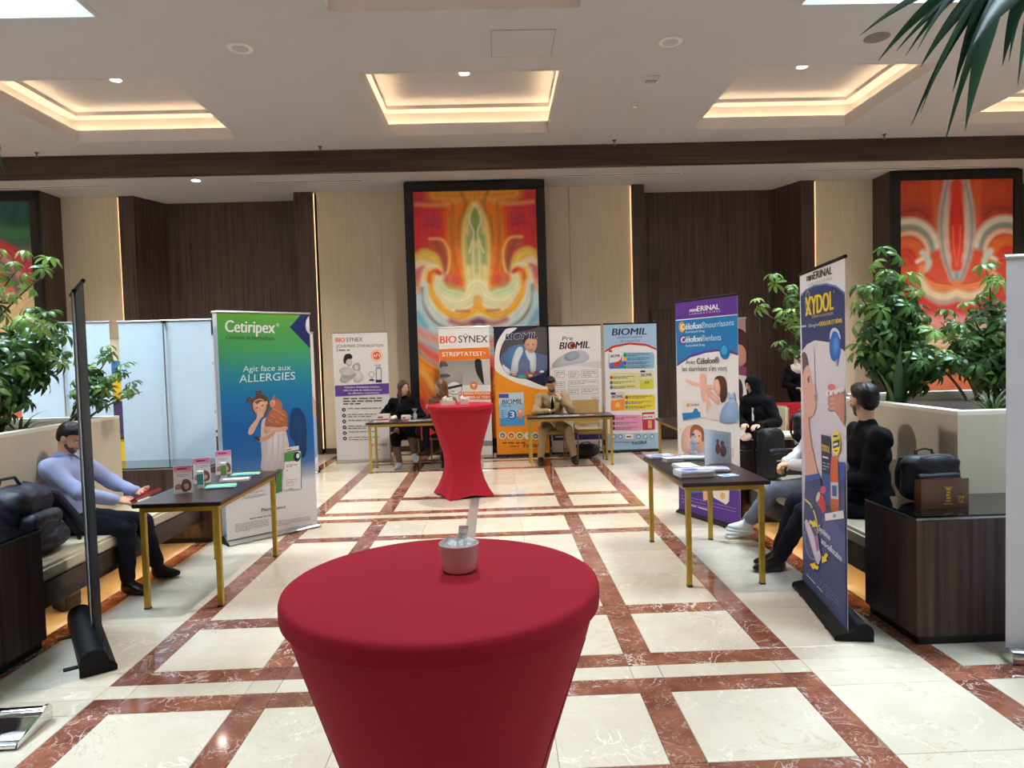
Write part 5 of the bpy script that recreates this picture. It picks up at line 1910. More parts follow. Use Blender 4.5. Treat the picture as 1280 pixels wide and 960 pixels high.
A1 = [
    ([(0.75, 0.0), (0.8, 0.5), (0.85, 1.0)], 0.45, (214, 56, 66), 0.3),
    ([(0.6, 0.1), (0.95, 0.25)], 0.12, (196, 50, 70), 0.2),
    ([(0.25, 0.0), (0.3, 0.5), (0.3, 1.0), (0.25, 1.4)], 0.16, (240, 130, 40), 0.1),
    ([(0.55, 0.02), (0.45, 0.2), (0.35, 0.35), (0.32, 0.7)], 0.06, (226, 130, 50), 0.1),
    ([(0.0, 0.06), (0.3, 0.08), (0.65, 0.05)], 0.12, (226, 150, 60), 0.1),
    ([(0.12, 0.1), (0.5, 0.22), (0.95, 0.2)], 0.025, (236, 160, 90), 0.05),
    ([(0.22, 0.0), (0.15, 0.25), (0.25, 0.5), (0.27, 0.9)], 0.02, (170, 120, 50), 0.04),
    ([(0.48, 0.35), (0.46, 0.75), (0.42, 1.1), (0.3, 1.5)], 0.07, (232, 96, 40), 0.1),
    ([(0.36, 0.2), (0.38, 0.7), (0.34, 1.2)], 0.015, (176, 120, 40), 0.03),
    ([(0.43, 0.4), (0.44, 0.9), (0.38, 1.3)], 0.012, (196, 150, 60), 0.03),
    ([(0.62, 0.46), (0.78, 0.44)], 0.05, (170, 60, 90), 0.08),
    ([(0.6, 0.56), (0.85, 0.53)], 0.015, (150, 50, 80), 0.05),
    ([(0.0, 0.2), (0.14, 0.5), (0.18, 0.9), (0.16, 1.3), (0.1, 1.7)], 0.06, (236, 214, 130), 0.06),
    ([(0.0, 0.55), (0.02, 1.2), (0.0, 1.9)], 0.13, (232, 222, 160), 0.08),
    ([(0.0, 0.35), (0.0, 0.72)], 0.075, (120, 160, 80), 0.08),
    ([(0.12, 0.75), (0.13, 1.15)], 0.035, (140, 180, 110), 0.06),
    ([(0.0, 0.95), (0.0, 1.3)], 0.02, (150, 190, 140), 0.05),
    ([(0.0, 0.2), (0.1, 0.45), (0.03, 0.7), (0.12, 1.0)], 0.01, (240, 236, 200), 0.02),
    ([(0.0, 0.02), (0.0, 0.14)], 0.05, (226, 160, 40), 0.05),
    # swirl round (0.62, 1.32)
    ([(0.98, 1.1), (0.85, 1.02), (0.72, 1.06), (0.64, 1.2)], 0.09, (236, 206, 90), 0.06),
    ([(1.0, 1.2), (0.88, 1.14), (0.76, 1.2), (0.68, 1.28)], 0.05, (236, 226, 190), 0.05),
    ([(0.98, 1.32), (0.92, 1.28), (0.84, 1.45), (0.95, 1.7)], 0.05, (214, 120, 130), 0.06),
    ([(0.72, 0.85), (0.58, 0.9), (0.5, 1.05), (0.5, 1.25), (0.58, 1.36)], 0.06, (196, 90, 70), 0.08),
    ([(0.66, 0.82), (0.55, 1.0), (0.52, 1.2), (0.56, 1.34)], 0.022, (120, 90, 60), 0.04),
    ([(0.75, 0.76), (0.55, 0.78), (0.45, 0.95), (0.44, 1.15), (0.48, 1.32), (0.56, 1.42)], 0.018, (244, 196, 110), 0.03),
    ([(0.5, 1.42), (0.42, 1.52), (0.36, 1.44)], 0.07, (214, 90, 80), 0.06),
    ([(0.46, 1.5), (0.35, 1.58), (0.2, 1.62)], 0.03, (190, 160, 70), 0.06),
    ([(0.72, 1.34), (0.74, 1.5), (0.62, 1.72), (0.4, 1.86), (0.12, 1.78), (0.0, 1.6)], 0.17, (236, 230, 182), 0.08),
    ([(0.3, 1.66), (0.5, 1.62), (0.62, 1.5)], 0.06, (206, 224, 176), 0.06),
    ([(0.0, 1.88), (0.2, 2.0), (0.42, 2.0), (0.62, 1.85), (0.76, 1.6), (0.74, 1.36), (0.64, 1.28)], 0.05, (240, 150, 40), 0.04),
    ([(0.05, 1.95), (0.3, 2.06), (0.52, 1.98), (0.72, 1.74), (0.82, 1.5), (0.78, 1.3)], 0.05, (244, 190, 60), 0.04),
    ([(0.0, 1.76), (0.0, 1.86)], 0.07, (240, 176, 50), 0.05),
    ([(0.15, 1.95), (0.35, 1.94)], 0.02, (196, 110, 50), 0.03),
    ([(0.64, 1.3), (0.6, 1.32)], 0.035, (214, 40, 50), 0.03),
    ([(0.68, 1.27), (0.76, 1.32), (0.78, 1.45)], 0.025, (224, 70, 50), 0.03),
    ([(0.86, 1.5), (0.82, 1.75), (0.66, 2.0), (0.4, 2.16)], 0.05, (214, 232, 226), 0.05),
    ([(0.9, 1.55), (0.88, 1.85), (0.72, 2.1), (0.5, 2.24)], 0.02, (110, 130, 130), 0.03),
    ([(0.96, 1.7), (0.94, 2.0), (0.8, 2.2), (0.55, 2.32)], 0.07, (190, 220, 226), 0.06),
    ([(0.99, 2.0), (0.88, 2.18)], 0.07, (126, 186, 214), 0.06),
    ([(0.0, 2.1), (0.25, 2.16), (0.45, 2.1)], 0.05, (190, 120, 110), 0.06),
    ([(0.0, 2.12), (0.08, 2.14)], 0.05, (110, 60, 100), 0.06),
    ([(0.0, 2.28), (0.3, 2.3), (0.6, 2.28)], 0.06, (206, 226, 226), 0.08),
    ([(0.0, 2.45), (0.4, 2.45), (0.8, 2.35), (1.0, 2.25)], 0.07, (226, 150, 130), 0.08),
    ([(0.1, 2.6), (0.5, 2.62), (0.85, 2.5), (1.0, 2.42)], 0.05, (150, 200, 206), 0.06),
    ([(0.0, 2.8), (0.4, 2.8), (0.7, 2.7), (1.0, 2.5)], 0.09, (224, 96, 90), 0.08),
    ([(0.2, 3.2), (0.6, 3.0), (1.0, 2.7)], 0.12, (240, 150, 50), 0.1),
    ([(0.3, 3.5), (0.7, 3.25), (1.0, 2.9)], 0.07, (244, 196, 80), 0.08),
    ([(0.4, 3.9), (0.8, 3.5), (1.0, 3.1)], 0.12, (236, 120, 50), 0.1),
    ([(0.6, 4.2), (0.9, 3.8), (1.0, 3.5)], 0.14, (214, 56, 50), 0.1),
    ([(0.5, 2.95), (0.8, 2.75), (1.0, 2.58)], 0.02, (120, 170, 180), 0.03)]
B1 = [(0, (220, 110, 50)), (0.5, (216, 76, 56)), (1.2, (220, 90, 60)), (1.6, (232, 200, 150)), (2.3, (180, 210, 216)), (2.8, (226, 120, 80)), (4.3, (206, 90, 50))]
A2 = [
    ([(0.8, 0.15), (0.7, 0.5)], 0.3, (196, 74, 50), 0.3),
    ([(0.5, 0.62), (0.7, 0.5), (1.0, 0.55)], 0.05, (146, 48, 44), 0.1),
    ([(0.45, 0.5), (0.7, 0.38), (1.0, 0.42)], 0.02, (170, 60, 50), 0.05),
    ([(0.38, 0.0), (0.36, 0.6), (0.34, 1.2)], 0.05, (214, 100, 60), 0.08),
    ([(0.12, 0.0), (0.22, 0.5), (0.24, 0.9), (0.18, 1.3), (0.03, 1.7)], 0.09, (206, 190, 176), 0.06),
    ([(0.15, 0.0), (0.25, 0.5), (0.27, 0.95), (0.2, 1.4), (0.05, 1.8)], 0.025, (140, 150, 160), 0.03),
    ([(0.08, 0.2), (0.15, 0.6), (0.16, 1.0), (0.1, 1.4)], 0.03, (226, 200, 190), 0.03),
    ([(0.0, 0.1), (0.0, 0.7), (0.0, 1.2)], 0.13, (214, 50, 40), 0.08),
    ([(0.0, 1.2), (0.02, 1.5)], 0.09, (220, 70, 50), 0.06),
    ([(0.07, 0.8), (0.05, 1.2), (0.0, 1.5)], 0.012, (236, 110, 80), 0.02),
    ([(0.0, 1.65), (0.0, 1.74)], 0.05, (120, 160, 180), 0.06),
    (arc(0.85, 1.2, 0.5, 0.35, 3.0, 12), 0.07, (214, 210, 196), 0.05),
    (arc(0.85, 1.22, 0.42, 0.3, 3.1, 12), 0.04, (120, 160, 156), 0.04),
    (arc(0.85, 1.24, 0.34, 0.2, 3.3, 12), 0.04, (224, 200, 176), 0.04),
    (arc(0.88, 1.3, 0.22, 0.2, 3.3, 12), 0.1, (226, 110, 50), 0.06),
    (arc(0.9, 1.36, 0.12, 0.2, 3.3, 8), 0.08, (206, 60, 44), 0.06),
    ([(0.6, 1.25), (0.5, 1.4), (0.52, 1.5), (0.6, 1.56)], 0.05, (196, 220, 206), 0.05),
    ([(0.62, 1.36), (0.7, 1.4)], 0.03, (240, 236, 220), 0.04),
    ([(0.62, 1.5), (0.6, 1.7), (0.4, 1.82), (0.15, 1.85), (0.0, 1.78)], 0.06, (232, 140, 80), 0.06),
    ([(0.55, 1.62), (0.35, 1.76), (0.1, 1.8)], 0.015, (200, 70, 50), 0.03),
    ([(0.66, 1.7), (0.5, 1.92), (0.25, 2.02), (0.0, 1.96)], 0.07, (226, 214, 180), 0.06),
    ([(0.72, 1.8), (0.5, 2.04), (0.25, 2.14), (0.0, 2.08)], 0.025, (150, 180, 170), 0.04),
    ([(0.8, 1.8), (0.6, 2.1), (0.3, 2.26), (0.0, 2.22)], 0.09, (204, 56, 50), 0.06),
    ([(0.95, 1.7), (0.85, 2.1), (0.6, 2.3)], 0.1, (190, 70, 64), 0.08),
    ([(0.9, 2.2), (0.6, 2.4), (0.3, 2.46), (0.0, 2.44)], 0.07, (222, 150, 150), 0.06),
    ([(1.0, 2.25), (0.7, 2.55), (0.3, 2.64), (0.0, 2.62)], 0.05, (140, 176, 170), 0.05),
    ([(1.0, 2.4), (0.7, 2.72), (0.3, 2.82), (0.0, 2.8)], 0.06, (226, 200, 176), 0.05),
    ([(1.0, 2.6), (0.7, 2.9), (0.3, 3.0), (0.0, 2.98)], 0.07, (206, 130, 130), 0.06),
    ([(1.0, 2.9), (0.7, 3.2), (0.3, 3.3), (0.0, 3.28)], 0.09, (214, 96, 60), 0.08)]
B2 = [(0, (206, 80, 50)), (0.8, (204, 70, 46)), (1.6, (214, 84, 56)), (2.2, (206, 110, 100)), (2.7, (196, 160, 150)), (3.2, (214, 130, 100)), (4.3, (200, 80, 50))]
A3 = [
    ([(0.9, 0.1), (0.8, 0.4)], 0.4, (38, 84, 84), 0.4),
    ([(0.2, 0.2), (0.5, 0.5), (0.9, 0.55)], 0.1, (70, 130, 90), 0.15),
    (arc(0.1, 1.6, 0.9, 0.2, 1.6, 10), 0.12, (206, 66, 76), 0.06),
    (arc(0.1, 1.6, 0.74, 0.2, 1.6, 10), 0.06, (226, 150, 150), 0.05),
    (arc(0.1, 1.6, 0.62, 0.1, 1.6, 10), 0.08, (110, 96, 110), 0.08),
    (arc(0.1, 1.6, 0.48, 0.1, 1.6, 10), 0.07, (200, 90, 90), 0.06),
    ([(0.95, 1.1), (1.0, 1.5)], 0.06, (196, 60, 80), 0.06),
    ([(0.0, 2.6), (0.5, 2.0), (1.0, 1.6)], 0.16, (226, 196, 150), 0.12),
    ([(0.0, 2.9), (0.5, 2.4), (1.0, 2.0)], 0.1, (236, 214, 176), 0.1),
    ([(0.2, 3.1), (0.7, 2.6), (1.0, 2.4)], 0.06, (224, 130, 110), 0.08),
    ([(0.6, 3.0), (1.0, 2.55)], 0.06, (206, 60, 76), 0.06)]
B3 = [(0, (44, 92, 92)), (0.6, (80, 120, 100)), (1.2, (200, 110, 110)), (2.0, (222, 186, 150)), (3.0, (226, 150, 120)), (4.3, (200, 90, 80))]
painting('tall abstract painting with orange swirls and a green centre', -1.46, 0.91, (B1, A1, True))
painting('tall abstract painting with a red lens and teal swirls', 6.85, 9.12, (B2, A2, True))
painting('tall abstract painting with a teal top and pink arcs', -9.75, -7.51, (B3, A3, False))

# ================================================================== ceiling fittings
def downlight(x, y, z, label, power=30):
    t = thing('downlight', label, 'lamp', (x, y, z), group='recessed ceiling downlights')
    m = MB()
    m.lathe([(0.065, 0.0), (0.085, 0.0), (0.09, -0.004), (0.088, -0.008), (0.066, -0.010), (0.064, -0.004)], 32)
    m.f = m.f[:-2]
    m.m = m.m[:-2]
    m.build('ring', WHITE_PL, t, smooth=True)
    m = MB()
    m.lathe([(0.001, -0.003), (0.063, -0.003), (0.0635, -0.001), (0.001, -0.001)], 32)
    m.build('lens', LAMP_LENS, t)
    l = bpy.data.lights.new('downlight_beam', 'SPOT')
    l.energy = power
    l.color = (1.0, 0.95, 0.89)
    l.spot_size = math.radians(120)
    l.spot_blend = 0.8
    l.shadow_soft_size = 0.06
    o = link('downlight_beam', l, t)
    o.location = (0, 0, -0.02)
    return t


for (x, y, lab) in [(-0.30, 9.12, 'round downlight in the coffer before the orange painting'), (-4.83, 9.12, 'round downlight in the coffer above the white banner backs'), (4.19, 9.12, 'round downlight in the coffer above the planter shrubs'), (8.2, 9.12, 'round downlight in the coffer near the red painting'), (-0.30, 5.4, 'round downlight in the coffer over the middle of the hall'), (-9.1, 9.12, 'round downlight in the coffer near the teal painting')]:
    downlight(x, y, CEIL + 0.44, lab, 420)
downlight(-4.75, 11.02 + 0.2, SOFFIT, 'round downlight in the soffit before the walnut alcove', 90)

for (x, y, lab, mat_) in [(-2.57, 7.31, 'round white ceiling speaker beside the lit coffer', WHITE_PL), (1.96, 7.34, 'round white ceiling speaker near the smoke alarm', WHITE_PL), (4.18, 7.33, 'round grey ceiling speaker behind the palm fronds', GREY_GRILLE)]:
    t = thing('ceiling_speaker', lab, 'speaker', (x, y, CEIL), group='round ceiling speakers')
    m = MB()
    m.lathe([(0.08, -0.001), (0.125, -0.001), (0.13, -0.006), (0.12, -0.012), (0.085, -0.012)], 32)
    m.build('rim', mat_, t, smooth=True)
    m = MB()
    m.lathe([(0.001, -0.0125), (0.084, -0.0125), (0.083, -0.016), (0.001, -0.018)], 32)
    m.build('grille', GREY_GRILLE if mat_ is GREY_GRILLE else M('pale_grille', (186, 184, 184), 0.6, var=0.1, vscale=200), t)
t = thing('emergency_light', 'small boxy emergency light on the ceiling', 'lamp', (1.97, 8.28, CEIL))
m = MB()
m.prism([(-0.1, 0), (0.1, 0), (0.085, -0.045), (-0.085, -0.045)], 'y', -0.055, 0.055)
m.build('housing', WHITE_PL, t)
m = MB()
m.prism([(-0.07, -0.0455), (0.07, -0.0455), (0.065, -0.055), (-0.065, -0.055)], 'y', -0.04, 0.04)
m.build('diffuser', M('grey_diffuser', (150, 148, 146), 0.3), t)
t = thing('smoke_detector', 'small round smoke detector on the ceiling', 'detector', (1.95, 9.16, CEIL))
m = MB()
m.lathe([(0.001, 0), (0.055, 0), (0.055, -0.012), (0.045, -0.02), (0.03, -0.035), (0.001, -0.037)], 24)
m.build('detector_body', WHITE_PL, t, smooth=True)
m = MB()
m.lathe([(0.031, -0.02), (0.046, -0.021), (0.043, -0.025), (0.031, -0.027)], 24)
m.build('vent_ring', GREY_GRILLE, t)
for x, lab in [(-6.89, 'pendant sprinkler head above the teal painting'), (-2.6, 'pendant sprinkler head near the walnut alcove'), (1.94, 'pendant sprinkler head above the pale blue banner'), (6.19, 'pendant sprinkler head near the red painting')]:
    t = thing('sprinkler', lab, 'sprinkler', (x, 10.66, CEIL), group='sprinkler heads along the beam')
    m = MB()
    m.lathe([(0.001, 0), (0.035, 0), (0.03, -0.008), (0.012, -0.012), (0.012, -0.03), (0.001, -0.032)], 16)
    m.build('escutcheon', BRASS_DK, t)
    m = MB()
    m.tube([(-0.012, 0, -0.03), (-0.016, 0, -0.05), (0, 0, -0.068)], 0.004, 6)
    m.tube([(0.012, 0, -0.03), (0.016, 0, -0.05), (0, 0, -0.068)], 0.004, 6)
    m.lathe([(0.001, -0.066), (0.03, -0.068), (0.03, -0.071), (0.001, -0.072)], 12)
    m.build('deflector', BRASS_DK, t)
t = thing('access_panel', 'square flush access panel in the ceiling', 'panel', (0.38, 7.33, CEIL))
m = MB()
for (a_, b_, c_, d_) in [(-0.33, 0.33, -0.31, -0.304), (-0.33, 0.33, 0.304, 0.31), (-0.33, -0.324, -0.31, 0.31), (0.324, 0.33, -0.31, 0.31)]:
    m.box(a_, b_, c_, d_, -0.003, 0)
m.build('shadow_gap', GREY_GRILLE, t)
m = MB()
m.box(-0.323, 0.323, -0.303, 0.303, -0.004, 0)
m.build('hatch', CEIL_PAINT, t)
for (x0, x1, lab) in [(-3.9, -2.1, 'slot air diffuser in the soffit beside the walnut alcove'), (0.95, 3.2, 'slot air diffuser in the soffit above the pale blue banner'), (5.3, 8.4, 'slot air diffuser in the soffit by the red painting'), (-8.4, -6.3, 'slot air diffuser in the soffit by the teal painting')]:
    t = thing('slot_diffuser', lab, 'diffuser', ((x0 + x1) / 2, 11.45, SOFFIT), group='slot air diffusers')
    m = MB()
    L_ = (x1 - x0) / 2
    m.box(-L_, L_, -0.05, -0.035, -0.008, 0)
    m.box(-L_, L_, 0.035, 0.05, -0.008, 0)
    m.box(-L_, -L_ + 0.015, -0.035, 0.035, -0.008, 0)
    m.box(L_ - 0.015, L_, -0.035, 0.035, -0.008, 0)
    m.build('rim', WHITE_PL, t)
    m = MB()
    m.box(-L_ + 0.016, L_ - 0.016, -0.034, 0.034, -0.003, 0)
    m.build('slot', GREY_GRILLE, t)
# ================================================================== chairs
def make_chair(label, loc, rz, fabric, ribs=False, group=None):
    """banquet chair facing local -y"""
    t = thing('banquet_chair', label, 'chair', loc, rz, group)
    m = MB()
    m.rbox(-0.215, 0.215, -0.22, 0.2, 0.42, 0.475, 0.02)
    m.build('seat', fabric, t, smooth=True)
    b = MB()
    if ribs:
        for k in range(9):
            z = 0.52 + k * 0.044
            b.rbox(-0.215, 0.215, 0.20 + 0.012 * k * 0.8, 0.24 + 0.012 * k * 0.8, z, z + 0.0435, 0.008)
    else:
        b.rbox(-0.21, 0.21, 0.205, 0.245, 0.50, 0.92, 0.018)
    b.build('backrest', fabric, t, smooth=True)
    mt = M('champagne_tube', (150, 128, 88), 0.35, 0.7)
    for sx in (-1, 1):
        q = MB()
        q.tube([(sx * 0.19, -0.19, 0.425), (sx * 0.2, -0.205, 0.0)], 0.011, 8)
        q.build('leg', mt, t, smooth=True)
        q = MB()
        q.tube([(sx * 0.2, 0.255 + (0.06 if ribs else 0), 0.9), (sx * 0.2, 0.215, 0.5), (sx * 0.2, 0.205, 0.425), (sx * 0.205, 0.25, 0.0)], 0.011, 8)
        q.build('leg', mt, t, smooth=True)
        q = MB()
        q.tube([(sx * 0.195, -0.185, 0.16), (sx * 0.2, 0.22, 0.16)], 0.008, 6)
        q.build('stretcher', mt, t)
    q = MB()
    q.tube([(-0.19, -0.185, 0.41), (0.19, -0.185, 0.41)], 0.009, 6)
    q.build('seat_rail', mt, t)
    q = MB()
    q.tube([(-0.19, 0.19, 0.41), (0.19, 0.19, 0.41)], 0.009, 6)
    q.build('seat_rail', mt, t)
    return t


TAN_FABRIC = M('tan_chair_fabric', (190, 164, 108), 0.8, var=0.06, vscale=10, bump=0.1)
CREAM_FABRIC = M('cream_chair_fabric', (214, 200, 168), 0.8, var=0.05, bump=0.1)
DARK_FABRIC = M('charcoal_chair_fabric', (48, 46, 48), 0.85, var=0.1)
GC = 'banquet chairs'
make_chair('empty tan banquet chair with ribbed back beside the man in beige', (1.44, 10.74, 0), 0.0, TAN_FABRIC, True, GC)
make_chair('tan banquet chair under the man in beige jacket', (0.87, 10.78, 0), 0.0, TAN_FABRIC, True, GC)
make_chair('charcoal banquet chair under the woman in black coat', (-1.47, 10.70, 0), 0.25, DARK_FABRIC, False, GC)
make_chair('charcoal banquet chair under the woman in brown top', (-0.80, 10.72, 0), -0.25, DARK_FABRIC, False, GC)
make_chair('cream banquet chair under the woman in black headscarf', (3.42, 8.66, 0), -1.0, CREAM_FABRIC, False, GC)

# ================================================================== papers and displays on the tables
def booklet(label, x, y, z, w, d, th, rz, cover, group, accent=None):
    """one bound booklet lying flat: page block and printed cover"""
    t = thing('brochure', label, 'brochure', (x, y, z), rz, group)
    m = MB()
    m.rbox(-w / 2, w / 2, -d / 2, d / 2, 0.0004, th - 0.0008, min(0.001, th / 5))
    m.build('page_block', PAPER, t)
    me_ = Art(w - 0.004, d - 0.004, [(0, 0), (100, 0), (100, 100), (0, 100)])
    me_.bands([(0, cover[0]), (1, cover[1])])
    if accent:
        me_.ell(38, 44, 26, 20, accent)
        me_.poly([(0, 70), (100, 58), (100, 80), (0, 92)], accent)
        me_.lines(12, 16, 84, 2, 9, (250, 250, 250) if sum(cover[0]) < 450 else (90, 100, 150), 4, 0, int(x * 100))
    me_.build(t, 'cover_print', 'cover_lettering')
    for ch in t.children:
        if ch.name.startswith('cover'):
            ch.rotation_euler = (-PI / 2, 0, 0)
            ch.location = (0, -(d - 0.004) / 2, th - 0.0012)
    return t


Z1, Z2 = 0.745, 0.735
BLU = ((236, 240, 248), (206, 216, 238))
NAV = ((80, 92, 150), (214, 218, 236))
WHT = ((246, 246, 246), (236, 238, 242))
GRN = ((150, 206, 90), (110, 214, 206))
GB = 'brochures on the table with the water bottle'
th = 0.006
for (x, y, w, d, n, rz, cv, ac, lab) in [
    (1.40, 5.83, 0.21, 0.13, 4, 0.2, BLU, (90, 100, 170), 'blue and white brochure in the low pile at the table end'),
    (1.45, 5.60, 0.15, 0.10, 6, 0.15, WHT, None, 'plain white booklet in the square pile'),
    (1.46, 5.25, 0.15, 0.21, 5, 0.1, WHT, None, 'plain white booklet in the pile beside the blue brochures'),
    (1.43, 4.93, 0.26, 0.16, 8, 0.12, BLU, (80, 90, 170), 'blue and white brochure in the thick pile at the table corner'),
    (1.64, 5.72, 0.22, 0.15, 4, -0.1, NAV, (230, 232, 240), 'navy and white brochure in the pile before the water bottle'),
    (1.65, 5.13, 0.2, 0.14, 4, -0.15, NAV, (226, 190, 190), 'navy brochure with pink picture before the curved display')]:
    for k in range(n):
        booklet(lab, x + 0.004 * math.sin(k * 2.1), y + 0.004 * math.cos(k * 1.7), Z1 + 0.0003 + k * (th + 0.0003), w, d, th, rz + 0.03 * math.sin(k * 3.1), cv, GB, ac if k == n - 1 or ac is None else ac)
booklet('single pale blue leaflet lying alone beside the curved display', 1.68, 4.92, Z1 + 0.0003, 0.14, 0.09, 0.002, 0.3, BLU, GB, (110, 160, 214))
GL = 'brochures on the table with pink display cards'
for (x, y, n, rz, lab) in [(-2.11, 5.17, 4, 0.25, 'green and teal leaflet in the pile by the table edge'), (-2.12, 5.72, 3, 0.2, 'green and teal leaflet in the pile beyond the clear tray')]:
    for k in range(n):
        booklet(lab, x + 0.006 * math.sin(k * 2.1), y + 0.006 * math.cos(k * 1.7), Z2 + 0.0003 + k * 0.0035, 0.21, 0.13, 0.003, rz + 0.06 * math.sin(k * 3.1), GRN, GL, (90, 190, 214))
ACRYLIC = M('clear_acrylic', (226, 232, 238), 0.08, trans=0.0, alpha=0.45, spec=0.7)
t = thing('leaflet_tray', 'clear plastic tray of leaflets between green leaflet piles', 'tray', (-2.11, 5.46, Z2), 0.2)
m = MB()
m.box(-0.11, 0.11, -0.06, 0.06, 0.0005, 0.003)
for (a_, b_, c_, d_) in [(-0.11, 0.11, -0.06, -0.057), (-0.11, 0.11, 0.057, 0.06), (-0.11, -0.107, -0.057, 0.057), (0.107, 0.11, -0.057, 0.057)]:
    m.box(a_, b_, c_, d_, 0.003, 0.02)
m.build('tray_shell', ACRYLIC, t)
m = MB()
m.box(-0.1, 0.1, -0.05, 0.05, 0.0035, 0.010)
m.build('leaflet', PAPER, t)

# pink display cards
def display_card(x, y, rz, label):
    t = thing('display_card', label, 'display card', (x, y, Z2), rz, 'pink and white display cards')
    w, h = 0.125, 0.20
    m = MB()
    lean = 0.16
    m.add([(-w / 2, 0, 0.001), (w / 2, 0, 0.001), (w / 2, lean * h, h), (-w / 2, lean * h, h), (-w / 2, 0.003, 0.001), (w / 2, 0.003, 0.001), (w / 2, lean * h + 0.003, h), (-w / 2, lean * h + 0.003, h)],
          [(0, 1, 2, 3), (5, 4, 7, 6), (0, 4, 5, 1), (1, 5, 6, 2), (2, 6, 7, 3), (3, 7, 4, 0)])
    cd = m.build('card', PAPER, t)
    m = MB()
    m.add([(-0.03, 0.03, 0.15), (0.03, 0.03, 0.15), (0.03, 0.1, 0.001), (-0.03, 0.1, 0.001), (-0.03, 0.032, 0.15), (0.03, 0.032, 0.15), (0.03, 0.102, 0.001), (-0.03, 0.102, 0.001)],
          [(0, 1, 2, 3), (5, 4, 7, 6), (0, 4, 5, 1), (1, 5, 6, 2), (2, 6, 7, 3), (3, 7, 4, 0)])
    m.build('easel_leg', PAPER, t)
    a = Art(w - 0.004, h - 0.004, [(320, 180), (434, 174), (440, 336), (330, 350)])
    a.bands([(0, (232, 120, 170)), (0.16, (238, 150, 190)), (0.26, (240, 214, 226)), (0.34, (240, 234, 236)), (1, (226, 216, 216))])
    a.lines(342, 192, 412, 1, 8, (120, 20, 90), 9, -0.06, 2)
    a.lines(344, 232, 420, 2, 9, (120, 110, 120), 3, -0.05, 3)
    a.poly([(336, 300), (356, 288), (374, 296), (372, 318), (338, 324)], (206, 130, 130), smooth=True)
    a.poly([(372, 300), (382, 266), (404, 258), (428, 272), (434, 304), (420, 328), (392, 334), (376, 322)], (132, 84, 66), smooth=True)
    a.poly([(388, 296), (404, 284), (420, 296), (414, 316), (396, 318)], (222, 176, 150), smooth=True)
    a.rect(410, 326, 436, 336, (244, 240, 236))
    a.build(cd)
    for ch in cd.children:
        ch.rotation_euler = (-math.atan(lean), 0, 0)
        ch.location = (0, -0.0005, 0.002)
    return t


display_card(-2.30, 4.97, 0.35, 'pink topped display card standing at the near end of the table')
display_card(-2.33, 5.36, 0.35, 'pink topped display card standing in the middle of three')
display_card(-2.32, 5.76, 0.35, 'pink topped display card standing next to the allergy banner')
for (x, y, c, lab) in [(-2.335, 5.16, (70, 150, 150), 'teal carton standing behind the pink card'), (-2.32, 5.56, (110, 150, 80), 'green carton standing behind the pink card')]:
    t = thing('medicine_carton', lab, 'carton', (x + 0.08, y, Z2), 0.3)
    m = MB()
    m.rbox(-0.022, 0.022, -0.02, 0.02, 0.0005, 0.13, 0.001)
    m.build('carton_body', PAPER, t)
    m = MB()
    m.box(-0.0222, 0.0222, -0.0206, -0.0201, 0.03, 0.11)
    m.build('printed_panel', M('carton_%d' % c[0], c, 0.5), t)

# curved display board and bottle
t = thing('curved_display', 'curved silver and white display board on the brochure table', 'display', (1.76, 5.42, Z1), 0.35)
m = MB()
n = 14
v, f = [], []
for k in range(n + 1):
    s = k / n
    x = -0.13 + 0.26 * s
    y = 0.05 * math.sin(PI * s) - 0.02
    hgt = 0.30 - 0.05 * s
    v += [(x, y, 0.001), (x, y, hgt), (x, y + 0.004, hgt), (x, y + 0.004, 0.001)]
for k in range(n):
    for q in range(4):
        f.append((k * 4 + q, k * 4 + (q + 1) % 4, (k + 1) * 4 + (q + 1) % 4, (k + 1) * 4 + q))
f += [(0, 1, 2, 3), (n * 4 + 3, n * 4 + 2, n * 4 + 1, n * 4)]
m.add(v, f)
m.build('board', M('pale_card', (222, 226, 230), 0.35), t, smooth=True)
m = MB()
def on_board(s, z, o=0.0012):
    return (-0.13 + 0.26 * s, 0.05 * math.sin(PI * s) - 0.02 - o, z)


n_ = 8
m.add([on_board(0.42 + 0.52 * k / n_, z) for k in range(n_ + 1) for z in (0.03, 0.235)], [(2 * k, 2 * k + 2, 2 * k + 3, 2 * k + 1) for k in range(n_)])
m.build('picture_panel', M('pale_blue_print', (196, 216, 232), 0.4), t, fix=False)
m = MB()
for (s0, z0, rs, rz_) in [(0.62, 0.18, 0.05, 0.018), (0.62, 0.12, 0.08, 0.045), (0.76, 0.165, 0.055, 0.02), (0.78, 0.10, 0.09, 0.05)]:
    m.add([on_board(s0 + rs * math.cos(k * PI / 8), z0 + rz_ * math.sin(k * PI / 8), 0.0024) for k in range(16)], [tuple(range(16))])
m.build('picture_figure', M('figure_print', (150, 104, 104), 0.5), t, fix=False)
t = thing('water_bottle', 'small clear water bottle with blue cap', 'bottle', (1.70, 5.86, Z1))
m = MB()
m.lathe([(0.001, 0.001), (0.028, 0.001), (0.031, 0.006), (0.031, 0.05), (0.029, 0.055), (0.031, 0.06), (0.031, 0.125), (0.026, 0.15), (0.013, 0.172), (0.0125, 0.185), (0.001, 0.186)], 24)
m.build('bottle_body', M('bottle_plastic', (206, 220, 230), 0.05, alpha=0.5, spec=0.8), t, smooth=True)
m = MB()
m.lathe([(0.001, 0.1855), (0.015, 0.1855), (0.015, 0.202), (0.001, 0.204)], 20)
m.build('cap', M('blue_cap', (50, 90, 180), 0.4), t)
m = MB()
m.lathe([(0.0314, 0.065), (0.0316, 0.066), (0.0316, 0.11), (0.0314, 0.111)], 24)
m.f, m.m = m.f[:-2], m.m[:-2]
m.build('label_band', M('bottle_label', (190, 205, 225), 0.5), t)

